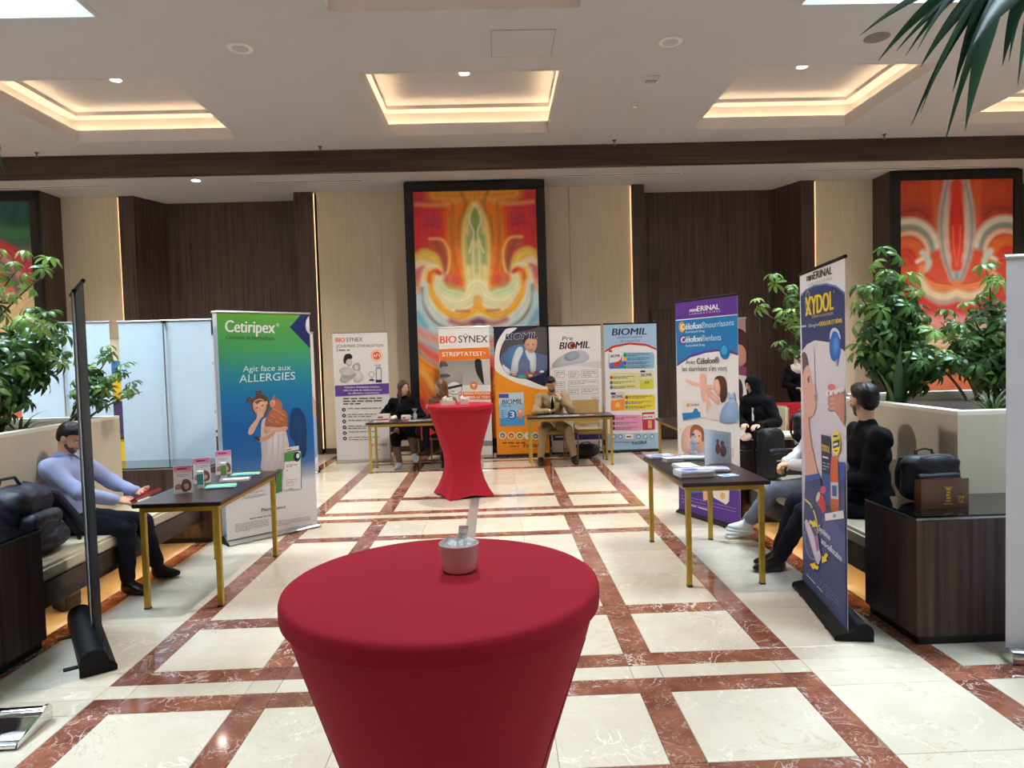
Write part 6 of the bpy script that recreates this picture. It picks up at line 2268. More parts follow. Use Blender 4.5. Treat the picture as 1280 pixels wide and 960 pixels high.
# things on the table of the two women
GS = 'papers on the table of the two women'
for k, (x, y, w, d, rz, lab) in enumerate([(-1.72, 10.10, 0.22, 0.15, 0.1, 'white sheet beside the pink promotional box'), (-1.2, 10.08, 0.22, 0.16, 0.3, 'white sheet before the clear inhaler'), (-1.06, 10.14, 0.18, 0.12, -0.2, 'folded white leaflet with dark border'), (-0.83, 10.1, 0.22, 0.16, 0.1, 'white sheet at the table end by the red cocktail table')]):
    booklet(lab, x, y, Z1 + 0.0003, w, d, 0.004, rz, WHT, GS, (200, 196, 200) if k != 2 else (90, 60, 60))
for (x, y, w, h, lab, c, word) in [(-1.72, 10.26, 0.2, 0.1, 'low white promotional box with red lettering', (240, 230, 226), 'LINE UP'), (-1.37, 10.22, 0.13, 0.075, 'small white carton beside the clear inhaler', (236, 234, 232), 'BIO')]:
    t = thing('promo_box', lab, 'box', (x, y, Z1))
    m = MB()
    m.rbox(-w / 2, w / 2, -0.05, 0.05, 0.0006, h, 0.002)
    m.build('box_body', M('box_%d' % int(w * 100), c, 0.6), t)
    a = Art(w - 0.01, h - 0.01, [(0, 0), (100, 0), (100, 50), (0, 50)])
    a.rect(0, 36, 100, 46, (206, 110, 90))
    a.lines(12, 16, 86, 1, 8, (150, 50, 50), 12, 0, len(word))
    a.build(t)
    for ch in t.children:
        if ch.name.startswith('printed'):
            ch.location = (0, -0.0505, 0.005)
t = thing('crumpled_tissue', 'crumpled white tissue between the boxes', 'tissue', (-1.56, 10.25, Z1))
soft('tissue_ball', PAPER, [('ell', (0, 0, 0.032), (0.05, 0.04, 0.03), None), ('ell', (0.02, 0, 0.05), (0.025, 0.03, 0.028), None)], 0.007, 0.02, wrinkle=(0.006, 120), parent=t)
t = thing('inhaler_chamber', 'clear hourglass shaped inhalation chamber standing upright', 'inhaler', (-1.24, 10.26, Z1))
m = MB()
m.lathe([(0.001, 0.001), (0.03, 0.001), (0.032, 0.01), (0.03, 0.08), (0.014, 0.1), (0.016, 0.115), (0.04, 0.15), (0.042, 0.155), (0.001, 0.156)], 24)
m.build('chamber', M('inhaler_plastic', (200, 212, 220), 0.1, alpha=0.6, spec=0.8), t, smooth=True)
m = MB()
m.lathe([(0.001, 0.1565), (0.043, 0.1565), (0.043, 0.164), (0.001, 0.165)], 24)
m.build('mask_rim', SILVER, t)

# things on the table of the man in beige
GM = 'papers on the table of the man in beige'
for k, (x, y, w, d, rz, lab) in enumerate([(0.71, 10.12, 0.22, 0.15, 0.15, 'grey leaflet under the elbow of the man in beige'), (0.87, 10.12, 0.15, 0.2, 0.4, 'white leaflet fanned beside the phone'), (1.11, 10.12, 0.24, 0.14, 0.0, 'wide white booklet in the middle of the table'), (1.39, 10.16, 0.13, 0.09, 0.1, 'small orange card at the table end')]):
    booklet(lab, x, y, Z1 + 0.0003, w, d, 0.005, rz, [((190, 190, 196), (160, 160, 170)), WHT, WHT, ((236, 160, 110), (226, 140, 90))][k], GM, (170, 172, 180) if k != 3 else (246, 206, 170))
booklet('white papers at the near end of the far table', 2.42, 8.3, Z1 + 0.0003, 0.2, 0.28, 0.006, 0.1, WHT, 'papers on the far table', (200, 200, 210))
t = thing('cup_stack', 'short tower of stacked paper cups on the far table', 'cups', (2.42, 8.62, Z1))
for k in range(4):
    m = MB()
    z = 0.001 + k * 0.03
    m.lathe([(0.001, z), (0.026, z), (0.033, z + 0.028), (0.001, z + 0.0285)], 20)
    m.build('cup', M('cup_%d' % (k % 2), (226, 170, 130) if k % 2 else (240, 236, 230), 0.5), t, smooth=True)

# see-through brown sign standing on the glass top
t = thing('table_sign', 'see-through brown acrylic sign with yellow lettering', 'sign', (2.545, 3.80, 0.722), 0.10)
BROWN_ACR = M('smoked_acrylic', (120, 84, 58), 0.12, alpha=0.8, spec=0.6)
m = MB()
m.rbox(-0.15, 0.15, -0.003, 0.003, 0.0006, 0.17, 0.001)
m.build('front_plate', BROWN_ACR, t)
m = MB()
m.rbox(-0.15, 0.15, 0.05, 0.054, 0.0006, 0.165, 0.001)
m.build('rear_plate', BROWN_ACR, t)
m = MB()
m.box(-0.15, 0.15, 0.0035, 0.0495, 0.0006, 0.004)
m.build('foot_plate', BROWN_ACR, t)
a = Art(0.3, 0.16, [(392, 505), (726, 497), (728, 610), (392, 620)])
for k_ in range(5):
    a.rect(566 + 3 * (k_ % 2), 534 + k_ * 12, 600 - 4 * (k_ % 3), 541 + k_ * 12, (226, 186, 30))
a.rect(552, 528, 610, 531, (226, 186, 30))
a.rect(552, 596, 612, 599, (226, 186, 30))
a.text('OZ', (654, 594), (690, 592), 22, (226, 186, 30), bold=0.02)
a.rect(644, 566, 690, 569, (226, 186, 30))
a.build(t)
for ch in t.children:
    if ch.name.startswith('printed'):
        ch.location = (0, -0.0032, 0.005)

# ================================================================== bags
def backpack(label, loc, rz, tilt, s, fabric, name='backpack', strap_front=False, logo=True):
    t = thing(name, label, 'bag', (loc[0], loc[1], loc[2] + 0.012 * s), rz)
    t.rotation_euler = (tilt, 0, rz)
    S = lambda *p: tuple(q * s for q in p)
    trim_ = M('bag_trim', (60, 62, 70), 0.5)
    soft('main_compartment', fabric, [('rbox', S(0, 0, 0.2), S(0.16, 0.085, 0.2), 0.07 * s, None), ('ell', S(0, -0.02, 0.12), S(0.15, 0.1, 0.13), None)], 0.008, 0.03, wrinkle=(0.004, 55), parent=t)
    pk = soft('front_pocket', fabric, [('rbox', S(0, -0.1, 0.135), S(0.125, 0.035, 0.115), 0.03 * s, None)], 0.007, 0.02, wrinkle=(0.003, 60), parent=t)
    m = MB()
    m.tube([S(-0.11, -0.137, 0.2), S(0, -0.14, 0.215), S(0.11, -0.137, 0.2)], 0.004 * s, 6)
    m.build('zipper', trim_, pk)
    if logo:
        m = MB()
        m.box(-0.05 * s, 0.03 * s, -0.1405 * s, -0.138 * s, 0.15 * s, 0.16 * s)
        m.build('logo_patch', M('pale_patch', (200, 200, 206), 0.5), pk)
    m = MB()
    m.tube([S(-0.13, -0.04, 0.33), S(-0.08, -0.07, 0.39), S(0, -0.075, 0.405), S(0.08, -0.07, 0.39), S(0.13, -0.04, 0.33)], 0.005 * s, 6)
    m.build('top_zipper', trim_, t)
    m = MB()
    m.tube([S(-0.05, 0.06, 0.38), S(-0.045, 0.07, 0.43), S(0, 0.07, 0.445), S(0.045, 0.07, 0.43), S(0.05, 0.06, 0.38)], 0.010 * s, 8)
    m.build('handle', fabric, t, smooth=True)
    for sx in (-1, 1):
        yy = 0.11 if not strap_front else -0.12
        m = MB()
        m.tube([S(sx * 0.06, 0.08, 0.37), S(sx * 0.11, yy, 0.36), S(sx * 0.125, yy * 1.15, 0.24), S(sx * 0.13, yy * 1.1, 0.12), S(sx * 0.13, 0.06, 0.03)], [0.014 * s, 0.02 * s, 0.02 * s, 0.016 * s, 0.008 * s], 8)
        m.build('shoulder_strap', fabric, t, smooth=True)
    return t


NAVY_BAG = M('navy_nylon', (30, 34, 48), 0.55, var=0.15, vscale=14, bump=0.25, bscale=60)
BLACK_BAG = M('black_nylon', (30, 31, 35), 0.5, var=0.15, vscale=14, bump=0.25, bscale=60)
backpack('black backpack with pale patch on the glass topped cabinet', (2.60, 4.02, 0.7225), 0.10, 0.0, 0.78, BLACK_BAG).scale = (1.45, 0.9, 0.86)
t = thing('backpack', 'navy backpack slumped on the bench beside the man in blue shirt', 'bag', (-3.04, 4.42, 0.476))
soft('main_compartment', NAVY_BAG, [('rbox', (-0.06, -0.04, 0.22), (0.13, 0.20, 0.23), 0.09, ((0.97, 0.0, 0.24), (0.0, 1.0, 0.0), (-0.24, 0.0, 0.97))), ('ell', (0.02, 0.06, 0.1), (0.16, 0.2, 0.1), None)], 0.009, 0.05, wrinkle=(0.006, 48), parent=t)
pk = soft('front_pocket', NAVY_BAG, [('rbox', (0.10, -0.05, 0.16), (0.055, 0.15, 0.13), 0.045, ((0.97, 0.0, 0.24), (0.0, 1.0, 0.0), (-0.24, 0.0, 0.97)))], 0.009, 0.03, wrinkle=(0.004, 60), parent=t)
m = MB()
m.tube([(0.145, -0.24, 0.2), (0.165, -0.12, 0.235), (0.17, 0.02, 0.215), (0.15, 0.08, 0.17)], 0.005, 6)
m.build('zipper', M('bag_trim', (60, 62, 70), 0.5), pk)
m = MB()
m.tube([(-0.10, -0.12, 0.45), (-0.09, -0.10, 0.505), (-0.06, -0.02, 0.505), (-0.05, 0.02, 0.44)], 0.011, 8)
m.build('handle', NAVY_BAG, t, smooth=True)
for dx, dz in ((0.0, 0.0), (-0.07, 0.03)):
    m = MB()
    m.tube([(0.0 + dx, 0.06, 0.42 + dz), (0.08 + dx, 0.16, 0.36 + dz), (0.14 + dx, 0.24, 0.2), (0.2 + dx, 0.30, 0.06), (0.22 + dx, 0.27, 0.02)], [0.02, 0.028, 0.028, 0.024, 0.012], 8)
    m.build('shoulder_strap', NAVY_BAG, t, smooth=True)
backpack('dark rucksack on the floor under the bench of the man in blue shirt', (-3.02, 4.72, 0.0), 1.4, 0.0, 0.5, BLACK_BAG, name='rucksack', logo=False)
backpack('grey rucksack beside the table of the woman in headscarf', (3.05, 6.66, 0.7225), 0.3, 0.0, 0.72, M('grey_nylon', (58, 62, 70), 0.6, var=0.15, bump=0.2), name='rucksack', logo=False)
backpack('tall black bag with small emblem behind the purple banner', (2.50, 6.16, 0.4605), 0.3, 0.0, 1.15, BLACK_BAG, name='tall_bag').scale = (0.66, 0.8, 1.0)
t = thing('duffel_bag', 'black duffel bag on the floor under the empty tan chair', 'bag', (1.40, 10.85, 0))
soft('bag_body', BLACK_BAG, [('cap', (-0.10, 0, 0.11), (0.12, 0, 0.12), 0.11, 0.1), ('ell', (0, 0, 0.07), (0.19, 0.12, 0.07), None)], 0.010, 0.03, wrinkle=(0.005, 50), parent=t)
m = MB()
m.tube([(-0.09, -0.08, 0.2), (-0.07, -0.1, 0.25), (0.05, -0.1, 0.26), (0.08, -0.08, 0.2)], 0.009, 6)
m.build('handle', BLACK_BAG, t)
# small side table with papers between the red cloth table and the bench
t = thing('side_table', 'tan cube side table with papers beside the red cloth table', 'table', (3.25, 7.70, 0))
m = MB()
m.rbox(-0.22, 0.22, -0.2, 0.2, 0.0, 0.66, 0.01)
m.build('cube_body', M('tan_leatherette', (176, 150, 118), 0.6, var=0.06), t)
m = MB()
m.rbox(-0.225, 0.225, -0.205, 0.205, 0.661, 0.69, 0.006)
m.build('table_top', CREAM_FABRIC, t)
booklet('open white magazine on the tan cube table', 3.25, 7.68, 0.6905, 0.3, 0.21, 0.006, 0.5, WHT, 'papers on the tan cube', (200, 190, 180))
# ================================================================== people
def unit(v):
    v = np.array(v, float)
    return v / (np.linalg.norm(v) + 1e-9)


def ik(a, target, l1, l2, pole):
    """middle joint of a two-bone limb"""
    a, t = np.array(a, float), np.array(target, float)
    d = t - a
    L = np.linalg.norm(d)
    if L > (l1 + l2) * 0.995:
        t = a + d / L * (l1 + l2) * 0.995
        d = t - a
        L = np.linalg.norm(d)
    u = d / L
    x = (l1 * l1 - l2 * l2 + L * L) / (2 * L)
    h = math.sqrt(max(l1 * l1 - x * x, 0))
    p = np.array(pole, float)
    p = p - u * (p @ u)
    return a + u * x + unit(p) * h, t


def axes(f, u):
    f = unit(f)
    u = np.array(u, float)
    u = unit(u - f * (u @ f))
    r = np.cross(f, u)
    return r, f, u


def rot_about(v, k, ang):
    k = unit(k)
    return v * math.cos(ang) + np.cross(k, v) * math.sin(ang) + k * (k @ v) * (1 - math.cos(ang))


def hand_prims(W, d, n, thumb, curl=0.5, s=1.0, spread=0.06, grip=None):
    """palm, four fingers of unequal length bent at the knuckles, and a thumb from the side of the palm"""
    d = unit(d)
    n = np.array(n, float)
    n = unit(n - d * (n @ d))
    side = np.cross(d, n)
    if side @ np.array(thumb, float) < 0:
        side = -side
    out = []
    K = []
    for i, off in enumerate((0.026, 0.009, -0.009, -0.025)):
        k = W + d * (0.088 - 0.006 * abs(i - 1.2)) * s + side * off * s
        K.append(k)
        out.append((('cap', tuple(W + d * 0.012 * s + side * off * 0.62 * s), tuple(k), 0.0125 * s, 0.0105 * s), 0.012))
    for i, ln in enumerate((0.92, 1.04, 0.97, 0.76)):
        p = K[i]
        dd = rot_about(d, n, 0.0)
        dd = unit(d + side * spread * (1.5 - i))
        c = curl * (1.0 + 0.12 * i)
        for j, seg in enumerate((0.041, 0.026, 0.021)):
            dd = unit(rot_about(dd, np.cross(d, n), c * (0.75 if j == 0 else 1.0)))
            q = p + dd * seg * ln * s
            out.append((('cap', tuple(p), tuple(q), (0.0092 - 0.0009 * j) * s, (0.0085 - 0.0009 * j) * s), 0.004))
            p = q
    b = W + d * 0.022 * s + side * 0.024 * s
    t1 = unit(d * 0.75 + side * 0.62 + n * 0.3 * curl)
    m1 = b + t1 * 0.042 * s
    t2 = unit(d * 0.9 + side * 0.22 + n * 0.5 * curl)
    m2 = m1 + t2 * 0.030 * s
    t3 = unit(d * 0.95 - side * 0.05 + n * 0.7 * curl)
    out += [(('cap', tuple(b), tuple(m1), 0.0135 * s, 0.0105 * s), 0.010), (('cap', tuple(m1), tuple(m2), 0.0105 * s, 0.0095 * s), 0.004), (('cap', tuple(m2), tuple(m2 + t3 * 0.026 * s), 0.0095 * s, 0.0075 * s), 0.004)]
    return out


def person(label, pelvis, face, lean=0.05, head=(0.0, 0.0), hands=None, feet=None, s=1.0, skin=None, hair_mat=None, hair='short', top=None, bottom=None, shoe=None, sock=None, extra=None, h=0.009, seated=True, knees=None, female=False, beard=None, skirt=False, sleeve=1.0, head_roll=0.0, top_pad=0.0, face_parts=True):
    t = thing('person', label, 'person', (pelvis[0], pelvis[1], 0.0))
    O = np.array([pelvis[0], pelvis[1], 0.0])
    f = np.array([math.cos(face), math.sin(face), 0.0])
    up = np.array([0, 0, 1.0])
    r = np.cross(f, up)
    Pv = np.array([0, 0, pelvis[2]])
    sp = unit(up * math.cos(lean) + f * math.sin(lean))
    sp2 = unit(up * math.cos(lean * 1.5) + f * math.sin(lean * 1.5))
    waist = Pv + sp * 0.15 * s
    chest = Pv + sp * 0.33 * s
    sc = chest + sp2 * 0.13 * s
    sw = (0.162 if female else 0.185) * s
    neck0 = sc + sp2 * 0.02 * s
    hy, hp = head
    hf0 = f * math.cos(hy) + r * math.sin(hy)
    hr0 = np.cross(hf0, up)
    hf = unit(hf0 * math.cos(hp) - up * math.sin(hp))
    hu = unit(np.cross(hr0, hf))
    hr = np.cross(hf, hu)
    if head_roll:
        hu = rot_about(hu, hf, head_roll)
        hr = np.cross(hf, hu)
    hc = neck0 + sp2 * 0.085 * s + hu * 0.115 * s + hf * 0.025 * s
    HR = np.stack([hr, hf, hu], 1)
    BR = np.stack([r, np.cross(sp, r), sp], 1)
    B2 = np.stack([r, np.cross(sp2, r), sp2], 1)
    g = lambda p: tuple(float(q) for q in p)
    shR, shL = sc + r * sw - sp2 * 0.015 * s, sc - r * sw - sp2 * 0.015 * s
    hipR, hipL = Pv + r * 0.092 * s, Pv - r * 0.092 * s
    lu, lf, lt, ls = 0.285 * s, 0.25 * s, 0.43 * s, 0.42 * s
    # arms and legs
    arms = []
    for sgn, sh, hd in ((1, shR, hands[0]), (-1, shL, hands[1])):
        W = np.array(hd['at'], float) - O
        el, W = ik(sh, W, lu, lf, hd.get('pole', r * sgn * 0.8 - up * 0.6 - f * 0.5))
        arms.append((sh, el, W, hd))
    legs = []
    for sgn, hip, ft in ((1, hipR, feet[0]), (-1, hipL, feet[1])):
        A = np.array(ft['at'], float) - O
        kn, A = ik(hip, A, lt, ls, ft.get('pole', f * 1.0 + up * (0.75 if seated else 0.1)))
        legs.append((hip, kn, A, ft))
    body, shirt, trous = [], [], []
    ko = 0.03
    cw = 0.15 if female else 0.165
    body += [(('ell', g(Pv + sp * 0.01), ((0.145) * s, 0.10 * s, 0.09 * s), BR), ko), (('ell', g(waist), (0.138 * s, 0.10 * s, 0.13 * s), BR), ko), (('ell', g(chest), (cw * s, 0.108 * s, 0.16 * s), B2), ko),
             (('cap', g(shL), g(shR), 0.058 * s, 0.058 * s), ko), (('cap', g(neck0 - sp2 * 0.01), g(hc - hu * 0.06 * s - hf * 0.022 * s), 0.053 * s, 0.05 * s), 0.02)]
    pad = 0.012 + top_pad
    shirt += [(('ell', g(Pv + sp * 0.05), ((0.168) * s + pad, 0.122 * s + pad, 0.10 * s), BR), ko), (('ell', g(waist), (0.146 * s + pad, 0.112 * s + pad, 0.14 * s), BR), ko), (('ell', g(chest), ((cw + 0.004) * s + pad, 0.114 * s + pad, 0.165 * s), B2), ko),
              (('cap', g(shL), g(shR), 0.062 * s + pad * 0.6, 0.062 * s + pad * 0.6), ko), (('cap', g(sc), g(neck0 + sp2 * 0.035 * s), 0.075 * s, 0.062 * s), 0.02)]
    if female:
        for q in (-1, 1):
            shirt.append((('ell', g(chest + f * 0.075 * s + r * q * 0.065 * s - sp * 0.01), (0.06 * s, 0.055 * s, 0.06 * s), None), ko))
    for (sh, el, W, hd) in arms:
        body += [(('cap', g(sh), g(el), 0.050 * s, 0.040 * s), 0.02), (('cap', g(el), g(W), 0.040 * s, 0.027 * s), 0.02)]
        d = hd.get('dir', unit(W - el))
        body += hand_prims(W, d, hd.get('palm', -up), hd.get('thumb', up), hd.get('curl', 0.45), s * 0.98)
        shirt += [(('cap', g(sh), g(el), 0.060 * s + pad * 0.5, 0.050 * s + pad * 0.4), 0.03)]
        if sleeve > 0.5:
            e2 = el + (W - el) * (0.95 * sleeve)
            shirt += [(('cap', g(el), g(e2), 0.050 * s + pad * 0.4, 0.037 * s + pad * 0.3), 0.02)]
    for (hip, kn, A, ft) in legs:
        body += [(('cap', g(hip), g(kn), 0.066 * s, 0.048 * s), 0.02), (('cap', g(kn), g(kn + (A - kn) * 0.35), 0.045 * s, 0.046 * s), 0.02), (('cap', g(kn + (A - kn) * 0.35), g(A), 0.044 * s, 0.032 * s), 0.02)]
        fd = unit(ft.get('dir', f))
        body += [(('cap', g(A), g(A + fd * 0.09 * s - up * 0.055 * s), 0.030 * s, 0.018 * s), 0.02)]
        if not skirt:
            trous += [(('cap', g(hip + (Pv - hip) * 0.2), g(kn), 0.092 * s, 0.068 * s), 0.04), (('cap', g(kn), g(A - (A - kn) * 0.10), 0.068 * s, 0.054 * s), 0.02)]
        else:
            trous += [(('cap', g(hip + (Pv - hip) * 0.3), g(kn + (A - kn) * skirt), 0.096 * s, 0.07 * s), 0.04), (('cap', g(kn), g(kn + (A - kn) * skirt), 0.068 * s, 0.072 * s), 0.04)]
    trous += [(('ell', g(Pv + sp * 0.0), (0.178 * s, 0.132 * s, 0.12 * s), BR), 0.04)]
    # head
    E = lambda dx, dy, dz: g(hc + hr * dx * s + hf * dy * s + hu * dz * s)
    body += [(('ell', E(0, -0.012, 0.030), (0.071 * s, 0.090 * s, 0.082 * s), HR), 0.02), (('ell', E(0, 0.014, -0.030), (0.058 * s, 0.066 * s, 0.078 * s), HR), 0.02), (('ell', E(0, 0.050, -0.088), (0.030 * s, 0.024 * s, 0.020 * s), HR), 0.02),
             (('ell', E(0, 0.068, 0.020), (0.048 * s, 0.014 * s, 0.012 * s), HR), 0.015), (('cap', E(0, 0.080, 0.008), E(0, 0.097, -0.026), 0.0075 * s, 0.0125 * s), 0.010), (('ell', E(0, 0.073, -0.055), (0.022 * s, 0.012 * s, 0.011 * s), HR), 0.008)]
    for q in (-1, 1):
        body += [(('ell', E(q * 0.072, -0.008, -0.006), (0.010 * s, 0.020 * s, 0.030 * s), HR), 0.006), (('ell', E(q * 0.042, 0.052, -0.028), (0.020 * s, 0.016 * s, 0.018 * s), HR), 0.015)]
    subs = [('ell', E(q * 0.031, 0.090, -0.002), (0.016 * s, 0.012 * s, 0.010 * s), HR) for q in (-1, 1)]
    soft('body', skin, body, min(h, 0.0065) if h < 0.012 else 0.0072, 0.02, subs=subs, parent=t)
    soft('top', top, shirt, h, 0.02, parent=t, wrinkle=(0.0075, 36))
    soft('skirt' if skirt else 'trousers', bottom, trous, h, 0.02, parent=t, wrinkle=(0.0055, 32))
    for (hip, kn, A, ft) in legs:
        fd = unit(ft.get('dir', f))
        fu = unit(up - fd * (up @ fd))
        fr_ = np.cross(fd, fu)
        FR = np.stack([fr_, fd, fu], 1)
        base_ = A - fu * 0.045 * s
        sh_p = [(('ell', g(base_ + fd * 0.01 * s), (0.040 * s, 0.055 * s, 0.042 * s), FR), 0.02), (('ell', g(base_ + fd * 0.095 * s - fu * 0.010 * s), (0.047 * s, 0.088 * s, 0.033 * s), FR), 0.03), (('cap', g(A + fd * 0.01 * s - fu * 0.01 * s), g(base_ + fd * 0.09 * s), 0.040 * s, 0.032 * s), 0.03)]
        if ft.get('high', True):
            sh_p.append((('cap', g(base_), g(A + fu * 0.012 * s), 0.042 * s, 0.042 * s), 0.02))
        so = soft('shoe', shoe, sh_p, 0.008, 0.02, parent=t)
        if ft.get('sole') is not None:
            soft('sole', ft['sole'], [('rbox', g(base_ + fd * 0.062 * s - fu * 0.034 * s), (0.046 * s, 0.125 * s, 0.014 * s), 0.013 * s, FR)], 0.008, 0.01, parent=so)
        if sock is not None:
            soft('sock', sock, [('cap', g(A + (kn - A) * 0.02), g(A + (kn - A) * 0.16), 0.044 * s, 0.046 * s)], 0.008, 0.01, parent=t)
    if face_parts:
        dark = M('eye_dark', (34, 24, 20), 0.3)
        for q in (-1, 1):
            m = MB()
            m.ellipsoid(E(q * 0.031, 0.077, 0.0), (0.013 * s, 0.008 * s, 0.0065 * s), 12, 8, rot=Matrix([list(x) for x in HR]))
            m.ellipsoid(E(q * 0.031, 0.0825, -0.001), (0.0055 * s, 0.004 * s, 0.0055 * s), 10, 6, 1, rot=Matrix([list(x) for x in HR]))
            m.build('eye', [M('eye_white', (226, 220, 212), 0.3), dark], t, smooth=True)
            m = MB()
            m.tube([E(q * 0.014, 0.0855, 0.016), E(q * 0.03, 0.083, 0.0215), E(q * 0.048, 0.071, 0.016)], [0.0032 * s, 0.0038 * s, 0.002 * s], 6)
            m.build('eyebrow', hair_mat if hair_mat else dark, t, smooth=True)
        m = MB()
        m.tube([E(-0.022, 0.077, -0.056), E(-0.01, 0.0855, -0.053), E(0, 0.0865, -0.0545), E(0.01, 0.0855, -0.053), E(0.022, 0.077, -0.056)], [0.002 * s, 0.005 * s, 0.005 * s, 0.005 * s, 0.002 * s], 6)
        m.build('lips', M('lip_skin', (150, 84, 74), 0.45), t, smooth=True)
    if beard is not None:
        soft('beard', beard, [('ell', E(0, 0.014, -0.031), (0.0592 * s, 0.0672 * s, 0.0795 * s), HR), ('ell', E(0, 0.050, -0.088), (0.0315 * s, 0.0255 * s, 0.0215 * s), HR)], 0.005, 0.02, subs=[('ell', E(0, 0.095, -0.045), (0.030 * s, 0.045 * s, 0.024 * s), HR), ('rbox', E(0, -0.075, -0.05), (0.1 * s, 0.07 * s, 0.1 * s), 0.01, HR), ('rbox', E(0, 0.02, 0.045), (0.1 * s, 0.12 * s, 0.075 * s), 0.01, HR), ('rbox', E(0, 0.0, -0.16), (0.1 * s, 0.035 * s, 0.05 * s), 0.01, HR)], parent=t)
    if hair == 'short':
        soft('hair', hair_mat, [('ell', E(0, -0.016, 0.042), (0.078 * s, 0.096 * s, 0.083 * s), HR), ('ell', E(0, 0.035, 0.085), (0.055 * s, 0.045 * s, 0.033 * s), HR), ('ell', E(0, -0.055, 0.0), (0.066 * s, 0.05 * s, 0.07 * s), HR)], 0.0065, 0.02,
             subs=[('rbox', E(0, 0.085, -0.02), (0.075 * s, 0.075 * s, 0.075 * s), 0.03, HR), ('rbox', E(0, 0.03, -0.065), (0.12 * s, 0.045 * s, 0.075 * s), 0.02, HR), ('rbox', E(0, 0.0, -0.13), (0.12 * s, 0.12 * s, 0.05 * s), 0.01, HR)], wrinkle=(0.0025, 130), parent=t)
    elif hair == 'long':
        pr = [(('ell', E(0, -0.018, 0.040), (0.082 * s, 0.098 * s, 0.088 * s), HR), 0.03)]
        for q in (-1, 1):
            pr += [(('cap', E(q * 0.070, -0.005, 0.03), E(q * 0.082, 0.0, -0.12), 0.028 * s, 0.034 * s), 0.03), (('cap', E(q * 0.082, 0.0, -0.12), E(q * 0.085, 0.02, -0.24), 0.034 * s, 0.02 * s), 0.03)]
        pr += [(('cap', E(0, -0.075, 0.0), E(0, -0.085, -0.24), 0.06 * s, 0.05 * s), 0.05)]
        soft('hair', hair_mat, pr, 0.0075, 0.03, subs=[('ell', E(0, 0.095, -0.03), (0.062 * s, 0.075 * s, 0.10 * s), HR)], wrinkle=(0.003, 95), parent=t)
    elif hair == 'scarf':
        pr = [(('ell', E(0, -0.012, 0.030), (0.090 * s, 0.108 * s, 0.100 * s), HR), 0.03), (('ell', E(0, 0.0, -0.06), (0.088 * s, 0.095 * s, 0.10 * s), HR), 0.03), (('cap', g(neck0 + sp2 * 0.05), g(sc + f * 0.04), 0.085 * s, 0.11 * s), 0.05), (('cap', g(sc - r * 0.10), g(sc + r * 0.10), 0.085 * s, 0.085 * s), 0.05)]
        soft('headscarf', hair_mat, pr, 0.008, 0.03, subs=[('ell', E(0, 0.11, -0.025), (0.056 * s, 0.085 * s, 0.082 * s), HR)], wrinkle=(0.003, 60), parent=t)
    info = dict(t=t, O=O, f=f, r=r, up=up, sc=sc, neck0=neck0, chest=chest, sp=sp, sp2=sp2, arms=arms, legs=legs, hc=hc, HR=HR, waist=waist, E=E, s=s, B2=B2)
    return info


SK_A = M('skin_warm', (206, 158, 130), 0.5, var=0.05, vscale=20)
SK_B = M('skin_light', (222, 178, 152), 0.5, var=0.05, vscale=20)
HAIR_BK = M('black_hair', (26, 22, 22), 0.45, var=0.3, vscale=60, stretch=(1, 1, 0.2))
HAIR_BR = M('brown_hair', (74, 50, 38), 0.45, var=0.3, vscale=60, stretch=(1, 1, 0.2))
HAIR_LB = M('light_brown_hair', (112, 78, 56), 0.45, var=0.3, vscale=60, stretch=(1, 1, 0.2))
STUBBLE = M('stubble', (96, 70, 60), 0.8, var=0.2, vscale=120)
BLUE_SHIRT = M('pale_blue_shirt', (152, 164, 204), 0.8, var=0.05, vscale=20, bump=0.15, bscale=30)
BLACK_CLOTH = M('black_cloth', (14, 14, 18), 0.9, var=0.15, vscale=15, bump=0.2, bscale=40, spec=0.2)
NAVY_CLOTH = M('navy_trousers', (20, 24, 38), 0.85, spec=0.25, var=0.12, vscale=15, bump=0.15, bscale=40)
BEIGE_CLOTH = M('beige_suit', (164, 142, 110), 0.85, var=0.08, vscale=15, bump=0.15, bscale=40)
DENIM = M('grey_blue_jeans', (112, 124, 144), 0.85, var=0.12, vscale=25, bump=0.15, bscale=80)
VEST_CR = M('cream_padded_vest', (224, 214, 190), 0.7, var=0.05, bump=0.15, bscale=25)
BROWN_TOP = M('brown_top', (110, 72, 56), 0.85, var=0.1, bump=0.1)
BLACK_SHOE = M('black_leather', (20, 19, 20), 0.3)
WHITE_SHOE = M('white_sneaker', (232, 232, 236), 0.5, var=0.04)
GREY_SHOE = M('pale_grey_shoe', (176, 186, 200), 0.5)
WHITE_SOLE = M('white_rubber', (240, 240, 240), 0.6)
WHITE_CLOTH = M('white_cloth', (232, 230, 228), 0.8, bump=0.1)
TIGHTS = M('dark_tights', (86, 66, 62), 0.7)

U, D_ = (0, 0, 1), (0, 0, -1)

